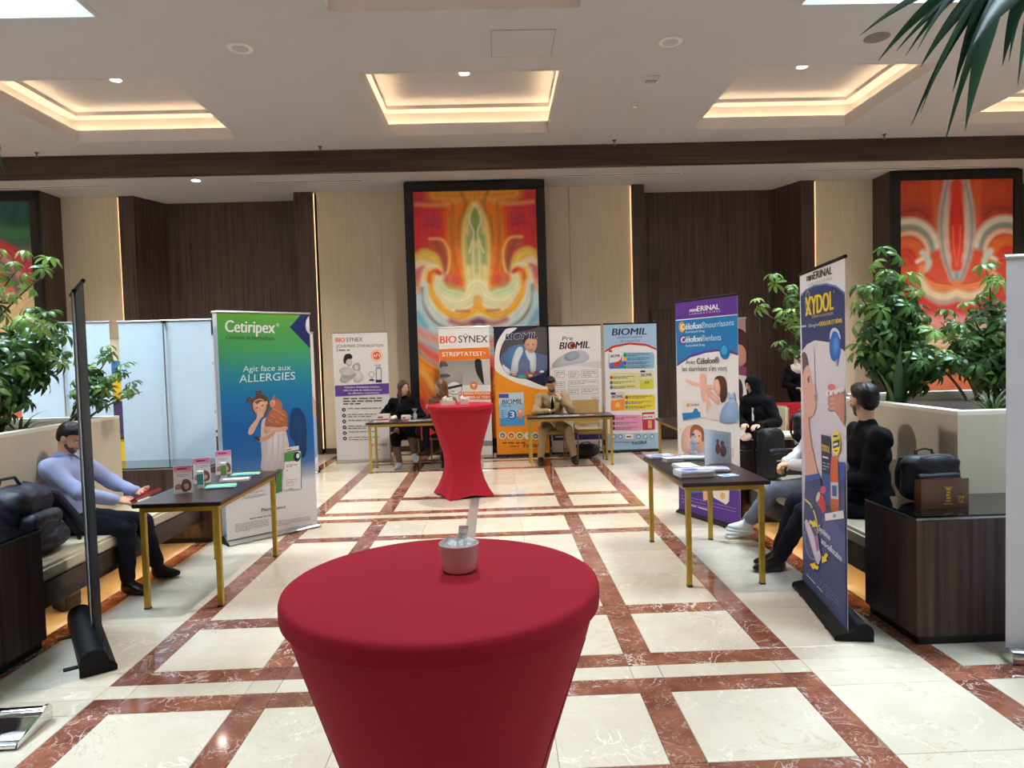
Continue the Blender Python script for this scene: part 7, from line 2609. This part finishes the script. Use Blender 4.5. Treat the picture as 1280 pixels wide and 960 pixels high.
# ---- man in pale blue shirt reading a red notebook on the bench
pi = person('seated man in pale blue shirt and navy trousers looking down at a red notebook', (-3.13, 5.05, 0.54), -0.04, lean=-0.11, head=(0.05, 0.46),
            hands=[dict(at=(-2.78, 4.96, 0.70), dir=(0.9, 0.25, -0.12), palm=(0.25, 0.5, -0.75), thumb=(0, 0.6, 0.8), curl=0.4, pole=(-0.5, -0.9, -0.6)),
                   dict(at=(-2.76, 5.20, 0.715), dir=(0.85, -0.45, 0.0), palm=(0.1, -0.6, 0.75), thumb=(0.2, 0, 0.9), curl=0.35, pole=(-0.5, 0.9, -0.6))],
            feet=[dict(at=(-2.74, 4.98, 0.095), dir=(0.98, -0.15, -0.05), pole=(1, 0, 0.8)), dict(at=(-2.70, 5.34, 0.095), dir=(0.98, 0.1, -0.05), pole=(1, 0, 0.8))],
            skin=SK_A, hair_mat=HAIR_BK, top=BLUE_SHIRT, bottom=NAVY_CLOTH, shoe=BLACK_SHOE, sock=BLACK_CLOTH, beard=STUBBLE, h=0.008, s=0.95)
# collar and placket of the shirt
q = MB()
E = pi['E']
n0, f_, r_, s2 = pi['neck0'], pi['f'], pi['r'], pi['sp2']
for sg in (-1, 1):
    a_ = n0 + s2 * 0.045 + r_ * sg * 0.062 - f_ * 0.02
    b_ = n0 + s2 * 0.035 + r_ * sg * 0.03 + f_ * 0.066
    c_ = n0 - s2 * 0.02 + r_ * sg * 0.055 + f_ * 0.085
    d__ = n0 - s2 * 0.005 + r_ * sg * 0.085 + f_ * 0.01
    off = f_ * 0.004 + r_ * sg * 0.004
    pts = [a_, b_, c_, d__]
    q.add([tuple(p) for p in pts] + [tuple(p + off) for p in pts], [(0, 1, 2, 3), (7, 6, 5, 4), (0, 4, 5, 1), (1, 5, 6, 2), (2, 6, 7, 3), (3, 7, 4, 0)])
q.tube([tuple(n0 + s2 * 0.045 + (f_ * math.cos(k * PI / 6) + r_ * math.sin(k * PI / 6)) * 0.064) for k in range(13)], 0.008, 6)
q.build('collar', BLUE_SHIRT, pi['t'])
t = thing('notebook', 'thin red notebook held by the man in blue shirt', 'notebook', (-2.63, 5.07, 0.71), -0.15)
t.rotation_euler = (0.0, -0.45, -0.15)
m = MB()
m.rbox(-0.075, 0.075, -0.10, 0.10, -0.006, 0.006, 0.002)
m.build('cover', M('red_cover', (186, 24, 40), 0.4), t)
m = MB()
m.box(-0.072, 0.0745, -0.097, 0.097, 0.0065, 0.0072)
m.build('flap', M('red_flap', (206, 40, 56), 0.4), t)

# ---- man in black on the opposite bench
person('seated man in black sweater and navy trousers turned towards his neighbour', (2.63, 4.74, 0.56), PI - 0.12, lean=0.02, head=(1.25, 0.05),
       hands=[dict(at=(2.36, 4.96, 0.73), dir=(-0.8, -0.5, -0.1), palm=(0, 0, -1), thumb=(-0.5, -0.5, 0.5), curl=0.5, pole=(0.5, 0.9, -0.5)),
              dict(at=(2.34, 4.76, 0.735), dir=(-0.8, 0.45, -0.1), palm=(0, 0, -1), thumb=(-0.5, 0.5, 0.5), curl=0.5, pole=(0.6, -0.9, -0.5))],
       feet=[dict(at=(2.13, 5.12, 0.095), dir=(-1, 0.1, -0.05), pole=(-1, 0, 0.9)), dict(at=(2.07, 4.98, 0.095), dir=(-1, 0.05, -0.05), pole=(-1, 0, 0.9))],
       skin=SK_A, hair_mat=HAIR_BK, top=BLACK_CLOTH, bottom=NAVY_CLOTH, shoe=BLACK_SHOE, sock=BLACK_CLOTH, beard=STUBBLE, s=1.06, h=0.009, top_pad=0.008)

# ---- person in cream vest and jeans, mostly behind the navy banner
pi = person('seated person in cream padded vest, jeans and white sneakers', (2.65, 5.42, 0.56), PI - 0.25, lean=0.05, head=(-0.5, 0.1),
            hands=[dict(at=(2.40, 5.60, 0.71), dir=(-0.7, -0.6, -0.2), palm=(0, 0, -1), thumb=(-0.4, -0.6, 0.4), curl=0.7, pole=(0.4, 0.9, -0.5)),
                   dict(at=(2.38, 5.44, 0.72), dir=(-0.75, 0.5, -0.2), palm=(0, 0, -1), thumb=(-0.5, 0.5, 0.5), curl=0.7, pole=(0.4, -0.9, -0.5))],
            feet=[dict(at=(2.16, 5.92, 0.11), dir=(-1, -0.1, -0.1), sole=WHITE_SOLE, pole=(-1, 0, 0.8)), dict(at=(2.14, 5.76, 0.175), dir=(-0.98, 0.05, 0.12), sole=WHITE_SOLE, pole=(-1, 0, 0.9))],
            skin=SK_B, hair_mat=HAIR_BR, hair='long', top=M('pale_grey_sleeve', (206, 210, 216), 0.8, bump=0.1), bottom=DENIM, shoe=WHITE_SHOE, s=0.98, h=0.010, female=True)
ck = pi['chest']
soft('padded_vest', VEST_CR, [('ell', tuple(ck), (0.19, 0.15, 0.20), pi['B2']), ('ell', tuple(pi['waist']), (0.19, 0.15, 0.17), pi['B2']), ('cap', tuple(pi['sc'] - pi['r'] * 0.12), tuple(pi['sc'] + pi['r'] * 0.12), 0.085, 0.085)], 0.012, 0.04, wrinkle=(0.006, 70), parent=pi['t'])

# ---- two women at the table before the painting
pi = person('seated woman with long dark hair in black coat and pale shoes', (-1.47, 10.72, 0.56), -PI / 2 + 0.1, lean=0.06, head=(-0.55, 0.05),
            hands=[dict(at=(-1.66, 10.50, 0.775), dir=(0.7, -0.6, 0), palm=(0, 0, -1), thumb=(0.6, 0.3, 0.3), curl=0.4), dict(at=(-1.30, 10.48, 0.775), dir=(-0.7, -0.5, 0), palm=(0, 0, -1), thumb=(-0.6, 0.3, 0.3), curl=0.4)],
            feet=[dict(at=(-1.50, 10.30, 0.09), dir=(-0.3, -0.95, -0.1), high=False, pole=(-0.15, -1, 0.6)), dict(at=(-1.28, 10.33, 0.22), dir=(0.25, -0.9, -0.35), high=False, pole=(0.0, -1, 0.9))],
            skin=SK_B, hair_mat=HAIR_BR, hair='long', top=BLACK_CLOTH, bottom=BLACK_CLOTH, shoe=GREY_SHOE, s=0.96, h=0.011, female=True, skirt=0.25, top_pad=0.01)
m = MB()
n0, f_, r_, s2 = pi['neck0'], pi['f'], pi['r'], pi['sp2']
m.tube([tuple(n0 - s2 * (0.0 + 0.10 * math.sin(PI * k / 10)) + r_ * (0.06 * math.cos(PI * k / 10)) + f_ * (0.055 + 0.055 * math.sin(PI * k / 10))) for k in range(11)], 0.007, 6)
m.build('necklace', M('pearl', (226, 220, 208), 0.3), pi['t'])
for (hip, kn, A, ft) in pi['legs']:
    soft('tights', TIGHTS, [('cap', tuple(kn), tuple(kn + (A - kn) * 0.35), 0.0585, 0.0605), ('cap', tuple(kn + (A - kn) * 0.35), tuple(A), 0.0585, 0.042)], 0.01, 0.01, parent=pi['t'])
person('seated woman with light brown hair in brown top facing her companion', (-0.84, 10.72, 0.56), -PI / 2 - 0.35, lean=0.08, head=(0.85, 0.08),
       hands=[dict(at=(-1.0, 10.42, 0.86), dir=(-0.7, -0.4, 0.4), palm=(0.4, -0.2, 0.7), thumb=(0, -0.5, 0.8), curl=0.6, pole=(-0.3, 0.2, -1)), dict(at=(-0.72, 10.44, 0.775), dir=(-0.6, -0.6, 0), palm=(0, 0, -1), thumb=(-0.6, 0.3, 0.3), curl=0.4)],
       feet=[dict(at=(-1.10, 10.42, 0.30), dir=(-0.8, -0.4, -0.3), pole=(-0.5, -1, 0.9)), dict(at=(-0.83, 10.32, 0.09), dir=(0.05, -1, -0.1), pole=(0.1, -1, 0.6))],
       skin=SK_B, hair_mat=HAIR_LB, hair='long', top=BROWN_TOP, bottom=NAVY_CLOTH, shoe=BLACK_SHOE, s=0.97, h=0.011, female=True)

# ---- man in beige at the infant milk banners
pi = person('seated man in beige suit resting his chin on one hand', (0.87, 10.78, 0.56), -PI / 2 - 0.03, lean=0.26, head=(0.0, 0.42), head_roll=0.12,
            hands=[dict(at=(0.80, 10.32, 0.80), dir=(0.85, -0.25, 0.1), palm=(0.1, 0.2, 0.9), thumb=(0.2, -0.6, 0.6), curl=0.6, pole=(-0.9, -0.1, -0.7)), dict(at=(0.975, 10.385, 0.985), dir=(-0.45, 0.25, 0.85), palm=(-0.5, 0.7, 0.1), thumb=(-0.7, -0.2, 0.3), curl=0.95, pole=(0.7, -0.2, -1))],
            feet=[dict(at=(0.64, 10.24, 0.095), dir=(-0.12, -1, -0.05), pole=(-0.1, -1, 0.6)), dict(at=(1.15, 10.27, 0.095), dir=(0.1, -1, -0.05), pole=(0.2, -1, 0.6))],
            skin=SK_A, hair_mat=HAIR_BK, top=BEIGE_CLOTH, bottom=BEIGE_CLOTH, shoe=BLACK_SHOE, sock=WHITE_CLOTH, beard=STUBBLE, s=1.02, h=0.010, top_pad=0.006)
n0, f_, r_, s2, ck = pi['neck0'], pi['f'], pi['r'], pi['sp2'], pi['chest']
soft('shirt_front', WHITE_CLOTH, [('ell', tuple(ck + f_ * 0.075 + pi['sp'] * 0.03), (0.05, 0.062, 0.13), pi['B2'])], 0.009, 0.01, parent=pi['t'])
m = MB()
m.tube([tuple(n0 + f_ * 0.085 - s2 * 0.01), tuple(ck + f_ * 0.142 + pi['sp'] * 0.04), tuple(ck + f_ * 0.148 - pi['sp'] * 0.10), tuple(pi['waist'] + f_ * 0.13 - pi['sp'] * 0.05)], [0.014, 0.02, 0.026, 0.02], 8)
m.build('necktie', BLACK_CLOTH, pi['t'], smooth=True)
for (sh, el, W, hd) in pi['arms']:
    soft('shirt_cuff', WHITE_CLOTH, [('cap', tuple(el + (W - el) * 0.88), tuple(el + (W - el) * 0.99), 0.039, 0.036)], 0.008, 0.01, parent=pi['t'])
t = thing('phone', 'phone in tan case held by the man in beige', 'phone', (0.90, 10.28, 0.815), 0.1)
t.rotation_euler = (0.6, 0, 0.1)
m = MB()
m.rbox(-0.037, 0.037, -0.005, 0.005, -0.0, 0.15, 0.003)
m.build('case', M('tan_case', (200, 186, 120), 0.5), t)
m = MB()
m.box(-0.033, 0.033, 0.0055, 0.0062, 0.006, 0.144)
m.build('screen', BLACK_GLASS, t)

# ---- woman in black headscarf on the cream chair, and one behind the red cloth table
pi = person('seated woman in black coat and black headscarf on the cream chair', (3.36, 8.60, 0.56), -PI / 2 - 0.9, lean=0.12, head=(0.5, 0.2),
            hands=[dict(at=(3.10, 8.42, 0.72), dir=(-0.5, -0.8, 0), palm=(0, 0, -1), thumb=(0.6, -0.3, 0.3), curl=0.5), dict(at=(3.22, 8.30, 0.72), dir=(-0.7, -0.5, 0), palm=(0, 0, -1), thumb=(-0.4, -0.3, 0.6), curl=0.5)],
            feet=[dict(at=(3.02, 8.28, 0.09), dir=(-0.8, -0.6, -0.1), pole=(-1, -0.6, 0.6)), dict(at=(3.14, 8.14, 0.09), dir=(-0.8, -0.6, -0.1), pole=(-1, -0.6, 0.6))],
            skin=SK_B, hair_mat=BLACK_CLOTH, hair='scarf', top=BLACK_CLOTH, bottom=BLACK_CLOTH, shoe=BLACK_SHOE, s=0.98, h=0.012, female=True, skirt=0.7, top_pad=0.015)
n0, f_, r_, s2, ck = pi['neck0'], pi['f'], pi['r'], pi['sp2'], pi['chest']
soft('white_lapel', WHITE_CLOTH, [('cap', tuple(n0 + f_ * 0.10 - s2 * 0.03), tuple(ck + f_ * 0.142 - pi['sp'] * 0.12), 0.018, 0.014)], 0.008, 0.01, parent=pi['t'])
person('standing woman in black coat and white headscarf behind the red cloth table', (5.22, 11.62, 0.86), -PI / 2 - 0.2, lean=0.10, head=(0.2, 0.25),
       hands=[dict(at=(5.06, 11.34, 0.98), dir=(0.4, -0.9, 0), palm=(0, 0, -1), thumb=(0.6, 0, 0.3), curl=0.5), dict(at=(5.36, 11.34, 0.98), dir=(-0.4, -0.9, 0), palm=(0, 0, -1), thumb=(-0.6, 0, 0.3), curl=0.5)],
       feet=[dict(at=(5.12, 11.60, 0.09), dir=(-0.1, -1, -0.1), pole=(0, -1, 0.1)), dict(at=(5.32, 11.60, 0.09), dir=(0.1, -1, -0.1), pole=(0, -1, 0.1))],
       skin=SK_B, hair_mat=WHITE_CLOTH, hair='scarf', top=BLACK_CLOTH, bottom=BLACK_CLOTH, shoe=BLACK_SHOE, s=0.95, h=0.012, female=True, seated=False, top_pad=0.015)
# ================================================================== plants
def leaf_mat(name, rgb, rgb2, rough=0.4):
    m = bpy.data.materials.new(name)
    m.use_nodes = True
    nt = m.node_tree
    b = nt.nodes['Principled BSDF']
    oi = nt.nodes.new('ShaderNodeObjectInfo')
    r = nt.nodes.new('ShaderNodeValToRGB')
    r.color_ramp.elements[0].color = (*lin(rgb), 1)
    r.color_ramp.elements[1].color = (*lin(rgb2), 1)
    nt.links.new(oi.outputs['Random'], r.inputs['Fac'])
    nt.links.new(r.outputs[0], b.inputs['Base Color'])
    b.inputs['Roughness'].default_value = rough
    tr_ = nt.nodes.new('ShaderNodeBsdfTranslucent')
    nt.links.new(r.outputs[0], tr_.inputs['Color'])
    mx_ = nt.nodes.new('ShaderNodeMixShader')
    mx_.inputs[0].default_value = 0.25
    out = nt.nodes['Material Output']
    nt.links.new(b.outputs[0], mx_.inputs[1])
    nt.links.new(tr_.outputs[0], mx_.inputs[2])
    nt.links.new(mx_.outputs[0], out.inputs[0])
    MATS[name] = m
    return m


LEAF = leaf_mat('umbrella_leaf', (44, 78, 36), (88, 128, 58), 0.35)
LEAF_L = leaf_mat('pale_umbrella_leaf', (96, 140, 60), (150, 184, 96), 0.4)  # paler leaf, commoner towards the stem tips
BLADE = leaf_mat('palm_blade', (26, 62, 50), (52, 98, 70), 0.35)
SWORD = leaf_mat('sword_leaf', (38, 66, 40), (84, 110, 60), 0.4)
BARK = M('grey_brown_bark', (104, 92, 70), 0.85, var=0.25, vscale=30, bump=0.4, bscale=50)
STEM_G = M('green_stem', (92, 104, 58), 0.7, var=0.15)


def whorl(n, L, W, droop, seed):
    """palmate leaf: petiole along +z, leaflets spread from its end"""
    rr = random.Random(seed)
    mb = MB()
    pet = L * 0.9
    mb.tube([(0, 0, 0), (0, 0, pet)], 0.0022, 4, cap=False)
    for k in range(n):
        az = 2 * PI * k / n + rr.uniform(-0.15, 0.15)
        el0 = rr.uniform(0.0, 0.35) - droop * 0.3
        ll = L * rr.uniform(0.8, 1.1)
        d = Vector((math.cos(az), math.sin(az), 0))
        side = Vector((-math.sin(az), math.cos(az), 0))
        p = Vector((0, 0, pet)) + d * 0.012
        v = []
        steps = 4
        ang = el0
        for i in range(steps + 1):
            t = i / steps
            wd = W * (0.25, 0.72, 1.0, 0.86, 0.12)[i]
            dr = d * math.cos(ang) + Vector((0, 0, 1)) * math.sin(ang)
            v += [p + side * wd / 2 + Vector((0, 0, 0.12 * wd)), p, p - side * wd / 2 + Vector((0, 0, 0.12 * wd))]
            p = p + dr * ll / steps
            ang -= droop * 0.35
        f = []
        for i in range(steps):
            a = i * 3
            f += [(a, a + 3, a + 4, a + 1), (a + 1, a + 4, a + 5, a + 2)]
        mb.add(v, f)
    me = bpy.data.meshes.new('leaf')
    me.from_pydata(mb.v, [], mb.f)
    me.polygons.foreach_set('use_smooth', [True] * len(me.polygons))
    return me


WH = {}
for mat_, key in ((LEAF, 'd'), (LEAF_L, 'l')):
    WH[key] = []
    for k in range(4):
        me = whorl(7 + k % 3, 0.102, 0.037, 0.7 + 0.35 * (k % 2), 10 + k)
        me.materials.append(mat_)
        WH[key].append(me)


def shrub(label, base, tips, leaves=9, scale=1.0, pale_share=0.15, start=0.35, seed=1, group='umbrella shrubs in the planters'):
    rr = random.Random(seed)
    t = thing('umbrella_shrub', label, 'shrub', base, group=group)
    B = Vector(base)
    for tip in tips:
        T = Vector(tip) - B
        ctl = Vector((T.x * 0.35, T.y * 0.35, T.z * 0.65)) + Vector((rr.uniform(-.05, .05), rr.uniform(-.05, .05), 0))
        st = Vector((rr.uniform(-.06, .06), rr.uniform(-.06, .06), -0.03))
        pts = []
        for k in range(9):
            q = k / 8
            pts.append(st * (1 - q) ** 2 + ctl * 2 * q * (1 - q) + T * q * q)
        m = MB()
        m.tube([tuple(p) for p in pts], [0.014 * (1 - 0.75 * k / 8) for k in range(9)], 6)
        m.build('stem', BARK if T.length > 0.5 else STEM_G, t, smooth=True)
        for j in range(leaves):
            q = start + (1 - start) * (j + rr.random() * 0.6) / leaves
            q = min(q, 1.0)
            p = st * (1 - q) ** 2 + ctl * 2 * q * (1 - q) + T * q * q
            az = j * 2.4 + rr.uniform(-0.4, 0.4)
            el = rr.uniform(0.15, 0.75) if j < leaves - 1 else 1.2
            d = Vector((math.cos(az) * math.cos(el), math.sin(az) * math.cos(el), math.sin(el)))
            o = link('leaf', WH['l' if rr.random() < pale_share * (1.8 if q > 0.75 else 0.5) else 'd'][rr.randrange(4)], t)
            o.location = p
            o.rotation_mode = 'QUATERNION'
            tw = (d * 0.5 + Vector((0, 0, 0.75))).normalized()
            o.rotation_quaternion = d.lerp(tw, 0.45).normalized().to_track_quat('Z', 'Y')
            sc_ = scale * rr.uniform(0.75, 1.15)
            o.scale = (sc_, sc_, sc_ * rr.uniform(1.0, 1.5))
    return t


shrub('bushy umbrella shrub behind the man in blue shirt', (-3.75, 5.15, 1.17), [(-3.95, 5.3, 2.12), (-3.55, 5.4, 2.08), (-3.38, 5.45, 1.9), (-3.75, 4.95, 1.95), (-4.15, 5.1, 2.0), (-3.42, 5.05, 1.68), (-3.95, 4.75, 1.7), (-3.6, 5.65, 1.8), (-3.25, 5.3, 1.72), (-4.05, 5.5, 1.85), (-3.65, 5.2, 1.7), (-3.3, 5.2, 2.0), (-3.75, 5.3, 1.9), (-3.5, 4.85, 1.5), (-3.95, 4.95, 1.95)], 13, 1.08, 0.14, 0.3, 3)
shrub('tall thin pale leaved umbrella shrub over the bushy shrub', (-4.05, 4.95, 1.17), [(-3.55, 5.05, 2.50), (-3.2, 5.1, 2.42), (-3.75, 5.0, 2.55), (-3.95, 5.0, 2.3), (-3.4, 5.1, 2.48)], 7, 0.8, 0.7, 0.6, 5)
shrub('low umbrella shrub leaning over the planter end by the white banner', (-3.62, 5.85, 1.17), [(-3.12, 5.9, 1.62), (-3.0, 5.82, 1.45), (-3.28, 5.9, 1.78), (-3.2, 5.75, 1.5), (-3.45, 5.9, 1.6)], 8, 0.85, 0.1, 0.35, 7)
shrub('umbrella shrub with bright tips leaning behind the navy banner', (3.1, 5.88, 1.17), [(2.57, 6.3, 2.30), (2.40, 6.3, 2.06), (2.75, 6.35, 1.98), (2.62, 6.3, 1.66), (2.78, 6.4, 2.2), (2.9, 6.3, 1.7)], 8, 0.95, 0.5, 0.45, 9)
shrub('tall umbrella shrub with bright crown before the red painting', (3.12, 5.25, 1.17), [(3.0, 5.2, 2.38), (2.80, 5.15, 2.05), (3.22, 5.2, 2.1), (2.95, 5.1, 1.75), (3.25, 5.1, 1.68), (3.5, 5.2, 1.5), (2.8, 5.2, 1.58), (3.1, 5.3, 2.15), (3.1, 5.0, 1.5), (3.35, 5.3, 1.85), (2.9, 5.3, 1.85), (3.4, 5.0, 1.45), (3.05, 5.1, 1.95)], 12, 1.05, 0.3, 0.3, 11)
shrub('dark umbrella shrub behind the pale grey banner back', (3.58, 4.75, 1.17), [(3.47, 4.7, 2.12), (3.30, 4.7, 1.72), (3.55, 4.7, 1.85), (3.25, 4.65, 1.46), (3.55, 4.6, 1.45), (3.42, 4.85, 1.6), (3.75, 4.8, 1.8), (3.6, 4.7, 1.6), (3.35, 4.75, 1.9)], 10, 0.9, 0.08, 0.35, 13)
shrub('deep green umbrella shrub at the rear of the planter before the red painting', (4.1, 5.75, 1.17), [(3.85, 5.8, 1.85), (4.3, 5.7, 1.8), (3.62, 5.9, 1.65), (4.0, 5.9, 1.6), (4.4, 5.5, 1.6)], 9, 1.0, 0.05, 0.3, 15)
shrub('umbrella shrub at the far end of the planter beside the white banner back', (-4.5, 5.5, 1.17), [(-4.4, 5.6, 1.95), (-4.7, 5.4, 1.8), (-4.3, 5.8, 1.6), (-4.6, 5.8, 1.7)], 9, 1.0, 0.1, 0.3, 17)


def blade_mesh(L, W, arch, fold=0.25):
    mb = MB()
    steps = 8
    v = []
    p = Vector((0, 0, 0))
    ang = PI / 2 - 0.1
    for i in range(steps + 1):
        t = i / steps
        wd = W * (0.55 + 0.45 * math.sin(PI * min(1, t * 1.1))) * (1 - t ** 3) + 0.001
        v += [p + Vector((0, wd / 2, fold * wd)), p, p + Vector((0, -wd / 2, fold * wd))]
        p = p + Vector((math.cos(ang), 0, math.sin(ang))) * L / steps
        ang -= arch / steps
    f = []
    for i in range(steps):
        a = i * 3
        f += [(a, a + 3, a + 4, a + 1), (a + 1, a + 4, a + 5, a + 2)]
    me = bpy.data.meshes.new('leaf')
    me.from_pydata(v, [], f)
    me.polygons.foreach_set('use_smooth', [True] * len(f))
    me.materials.append(SWORD)
    return me


SW = [blade_mesh(0.42, 0.045, 0.6), blade_mesh(0.36, 0.03, 1.6), blade_mesh(0.30, 0.05, 0.3)]


def sword_plant(label, base, n, kind, scale, seed):
    rr = random.Random(seed)
    t = thing('sword_leaf_plant', label, 'plant', base, group='sword leaved plants in the planters')
    for k in range(n):
        o = link('leaf', SW[kind], t)
        a = 2.4 * k + rr.uniform(-0.3, 0.3)
        o.location = (0.02 * math.cos(a), 0.02 * math.sin(a), -0.01)
        s_ = scale * rr.uniform(0.7, 1.15)
        o.scale = (s_, s_, s_)
        o.rotation_euler = (0, rr.uniform(-0.1, 0.45), a)
    return t


sword_plant('upright sword leaved plant beside the man in black', (3.02, 5.05, 1.17), 11, 0, 1.25, 1)
sword_plant('arching dark sword leaved plant at the front of the planter', (3.28, 4.42, 1.17), 14, 1, 0.75, 2)
sword_plant('arching sword leaved plant near the tall bright shrub', (3.55, 4.45, 1.17), 12, 1, 0.85, 3)
sword_plant('upright sword leaved plant behind the man in blue shirt', (-3.62, 4.65, 1.17), 10, 2, 1.2, 4)
sword_plant('arching sword leaved plant at the rim near the blue shirt', (-3.5, 5.05, 1.17), 12, 1, 0.75, 5)


# ---- fan palms in pots outside the frame, fronds hanging into view
def fan_palm(label, foot, hubs):
    t = thing('fan_palm', label, 'palm', foot)
    Ft = Vector(foot)
    m = MB()
    m.lathe([(0.001, 0.0), (0.2, 0.0), (0.24, 0.05), (0.28, 0.42), (0.29, 0.45), (0.25, 0.45), (0.24, 0.4), (0.001, 0.4)], 32)
    m.build('pot', M('dark_pot', (60, 56, 54), 0.5), t, smooth=True)
    m = MB()
    m.tube([(0, 0, 0.35), (0.03, 0.02, 1.2), (0.0, 0.0, 2.2), (0.02, 0, 3.0)], [0.07, 0.06, 0.055, 0.05], 12)
    m.build('trunk', BARK, t, smooth=True)
    for hub, tips in hubs:
        Hb = Vector(hub) - Ft
        st = Vector((0.02, 0, 3.0))
        mid = (st + Hb) / 2 + Vector((0, 0, 0.25))
        m = MB()
        m.tube([tuple(st * (1 - q) ** 2 + mid * 2 * q * (1 - q) + Hb * q * q) for q in [k / 8 for k in range(9)]], [0.016 - 0.008 * k / 8 for k in range(9)], 6)
        fr_ = m.build('frond_stalk', STEM_G, t, smooth=True)
        for i, tip in enumerate(tips):
            T = Vector(tip[:3]) - Ft
            wmax = tip[3] if len(tip) > 3 else 0.032
            c = Hb.lerp(T, 0.5) + Vector((0, 0, 0.12 + 0.10 * (i % 3) / 2))
            v = []
            steps = 10
            for k in range(steps + 1):
                q = k / steps
                p = Hb * (1 - q) ** 2 + c * 2 * q * (1 - q) + T * q * q
                dp = ((c - Hb) * (1 - q) + (T - c) * q).normalized()
                sd = dp.cross(Vector((0.15 * math.sin(i), -1, 0.2 * math.cos(i * 2.1)))).normalized()
                nn = dp.cross(sd)
                w_ = wmax * (0.35 + 1.0 * math.sin(PI * min(0.5, q * 0.8))) * (1 - max(0, (q - 0.45) / 0.55) ** 1.3) + 0.0006
                v += [p + sd * w_ + nn * w_ * 0.35, p, p - sd * w_ + nn * w_ * 0.35]
            f = []
            for k in range(steps):
                a = k * 3
                f += [(a, a + 3, a + 4, a + 1), (a + 1, a + 4, a + 5, a + 2)]
            me = bpy.data.meshes.new('leaf')
            me.from_pydata([tuple(q) for q in v], [], f)
            me.polygons.foreach_set('use_smooth', [True] * len(f))
            me.materials.append(BLADE)
            link('leaf', me, fr_)
    return t


fan_palm('fan palm whose long blades hang over the glass topped cabinet', (3.15, 2.75, 0), [((2.324, 3.0, 3.32), [(1.571, 2.88, 2.972, 0.016), (1.714, 3.0, 2.912, 0.022), (1.839, 3.12, 3.271, 0.02), (1.76, 2.94, 2.929, 0.014), (1.875, 3.06, 2.959, 0.014), (1.816, 2.88, 2.909, 0.014), (1.902, 3.0, 2.881, 0.022), (1.937, 3.12, 2.67, 0.016), (1.864, 2.94, 2.663, 0.012), (1.987, 3.06, 2.816, 0.01), (1.928, 2.88, 2.503, 0.016), (2.049, 3.0, 2.774, 0.024), (2.127, 3.12, 3.016, 0.03), (2.06, 2.94, 2.58, 0.036), (2.166, 3.06, 2.89, 0.02)]), ((2.276, 2.8, 3.129), [(1.886, 2.65, 2.812, 0.028), (2.233, 2.95, 2.861, 0.028), (2.185, 2.85, 2.836, 0.016), (2.144, 2.75, 2.699, 0.012), (2.098, 2.65, 2.692, 0.02), (2.187, 2.95, 3.041, 0.03)])])
fan_palm('fan palm with a single blade hanging before the beam', (-3.3, 2.4, 0), [((-2.292, 3.0, 3.175), [(-2.075, 3.0, 2.493, 0.014), (-2.086, 3.0, 2.601, 0.014), (-2.204, 3.0, 2.435, 0.014), (-2.307, 3.0, 2.403, 0.014), (-2.403, 3.0, 2.473, 0.014)])])
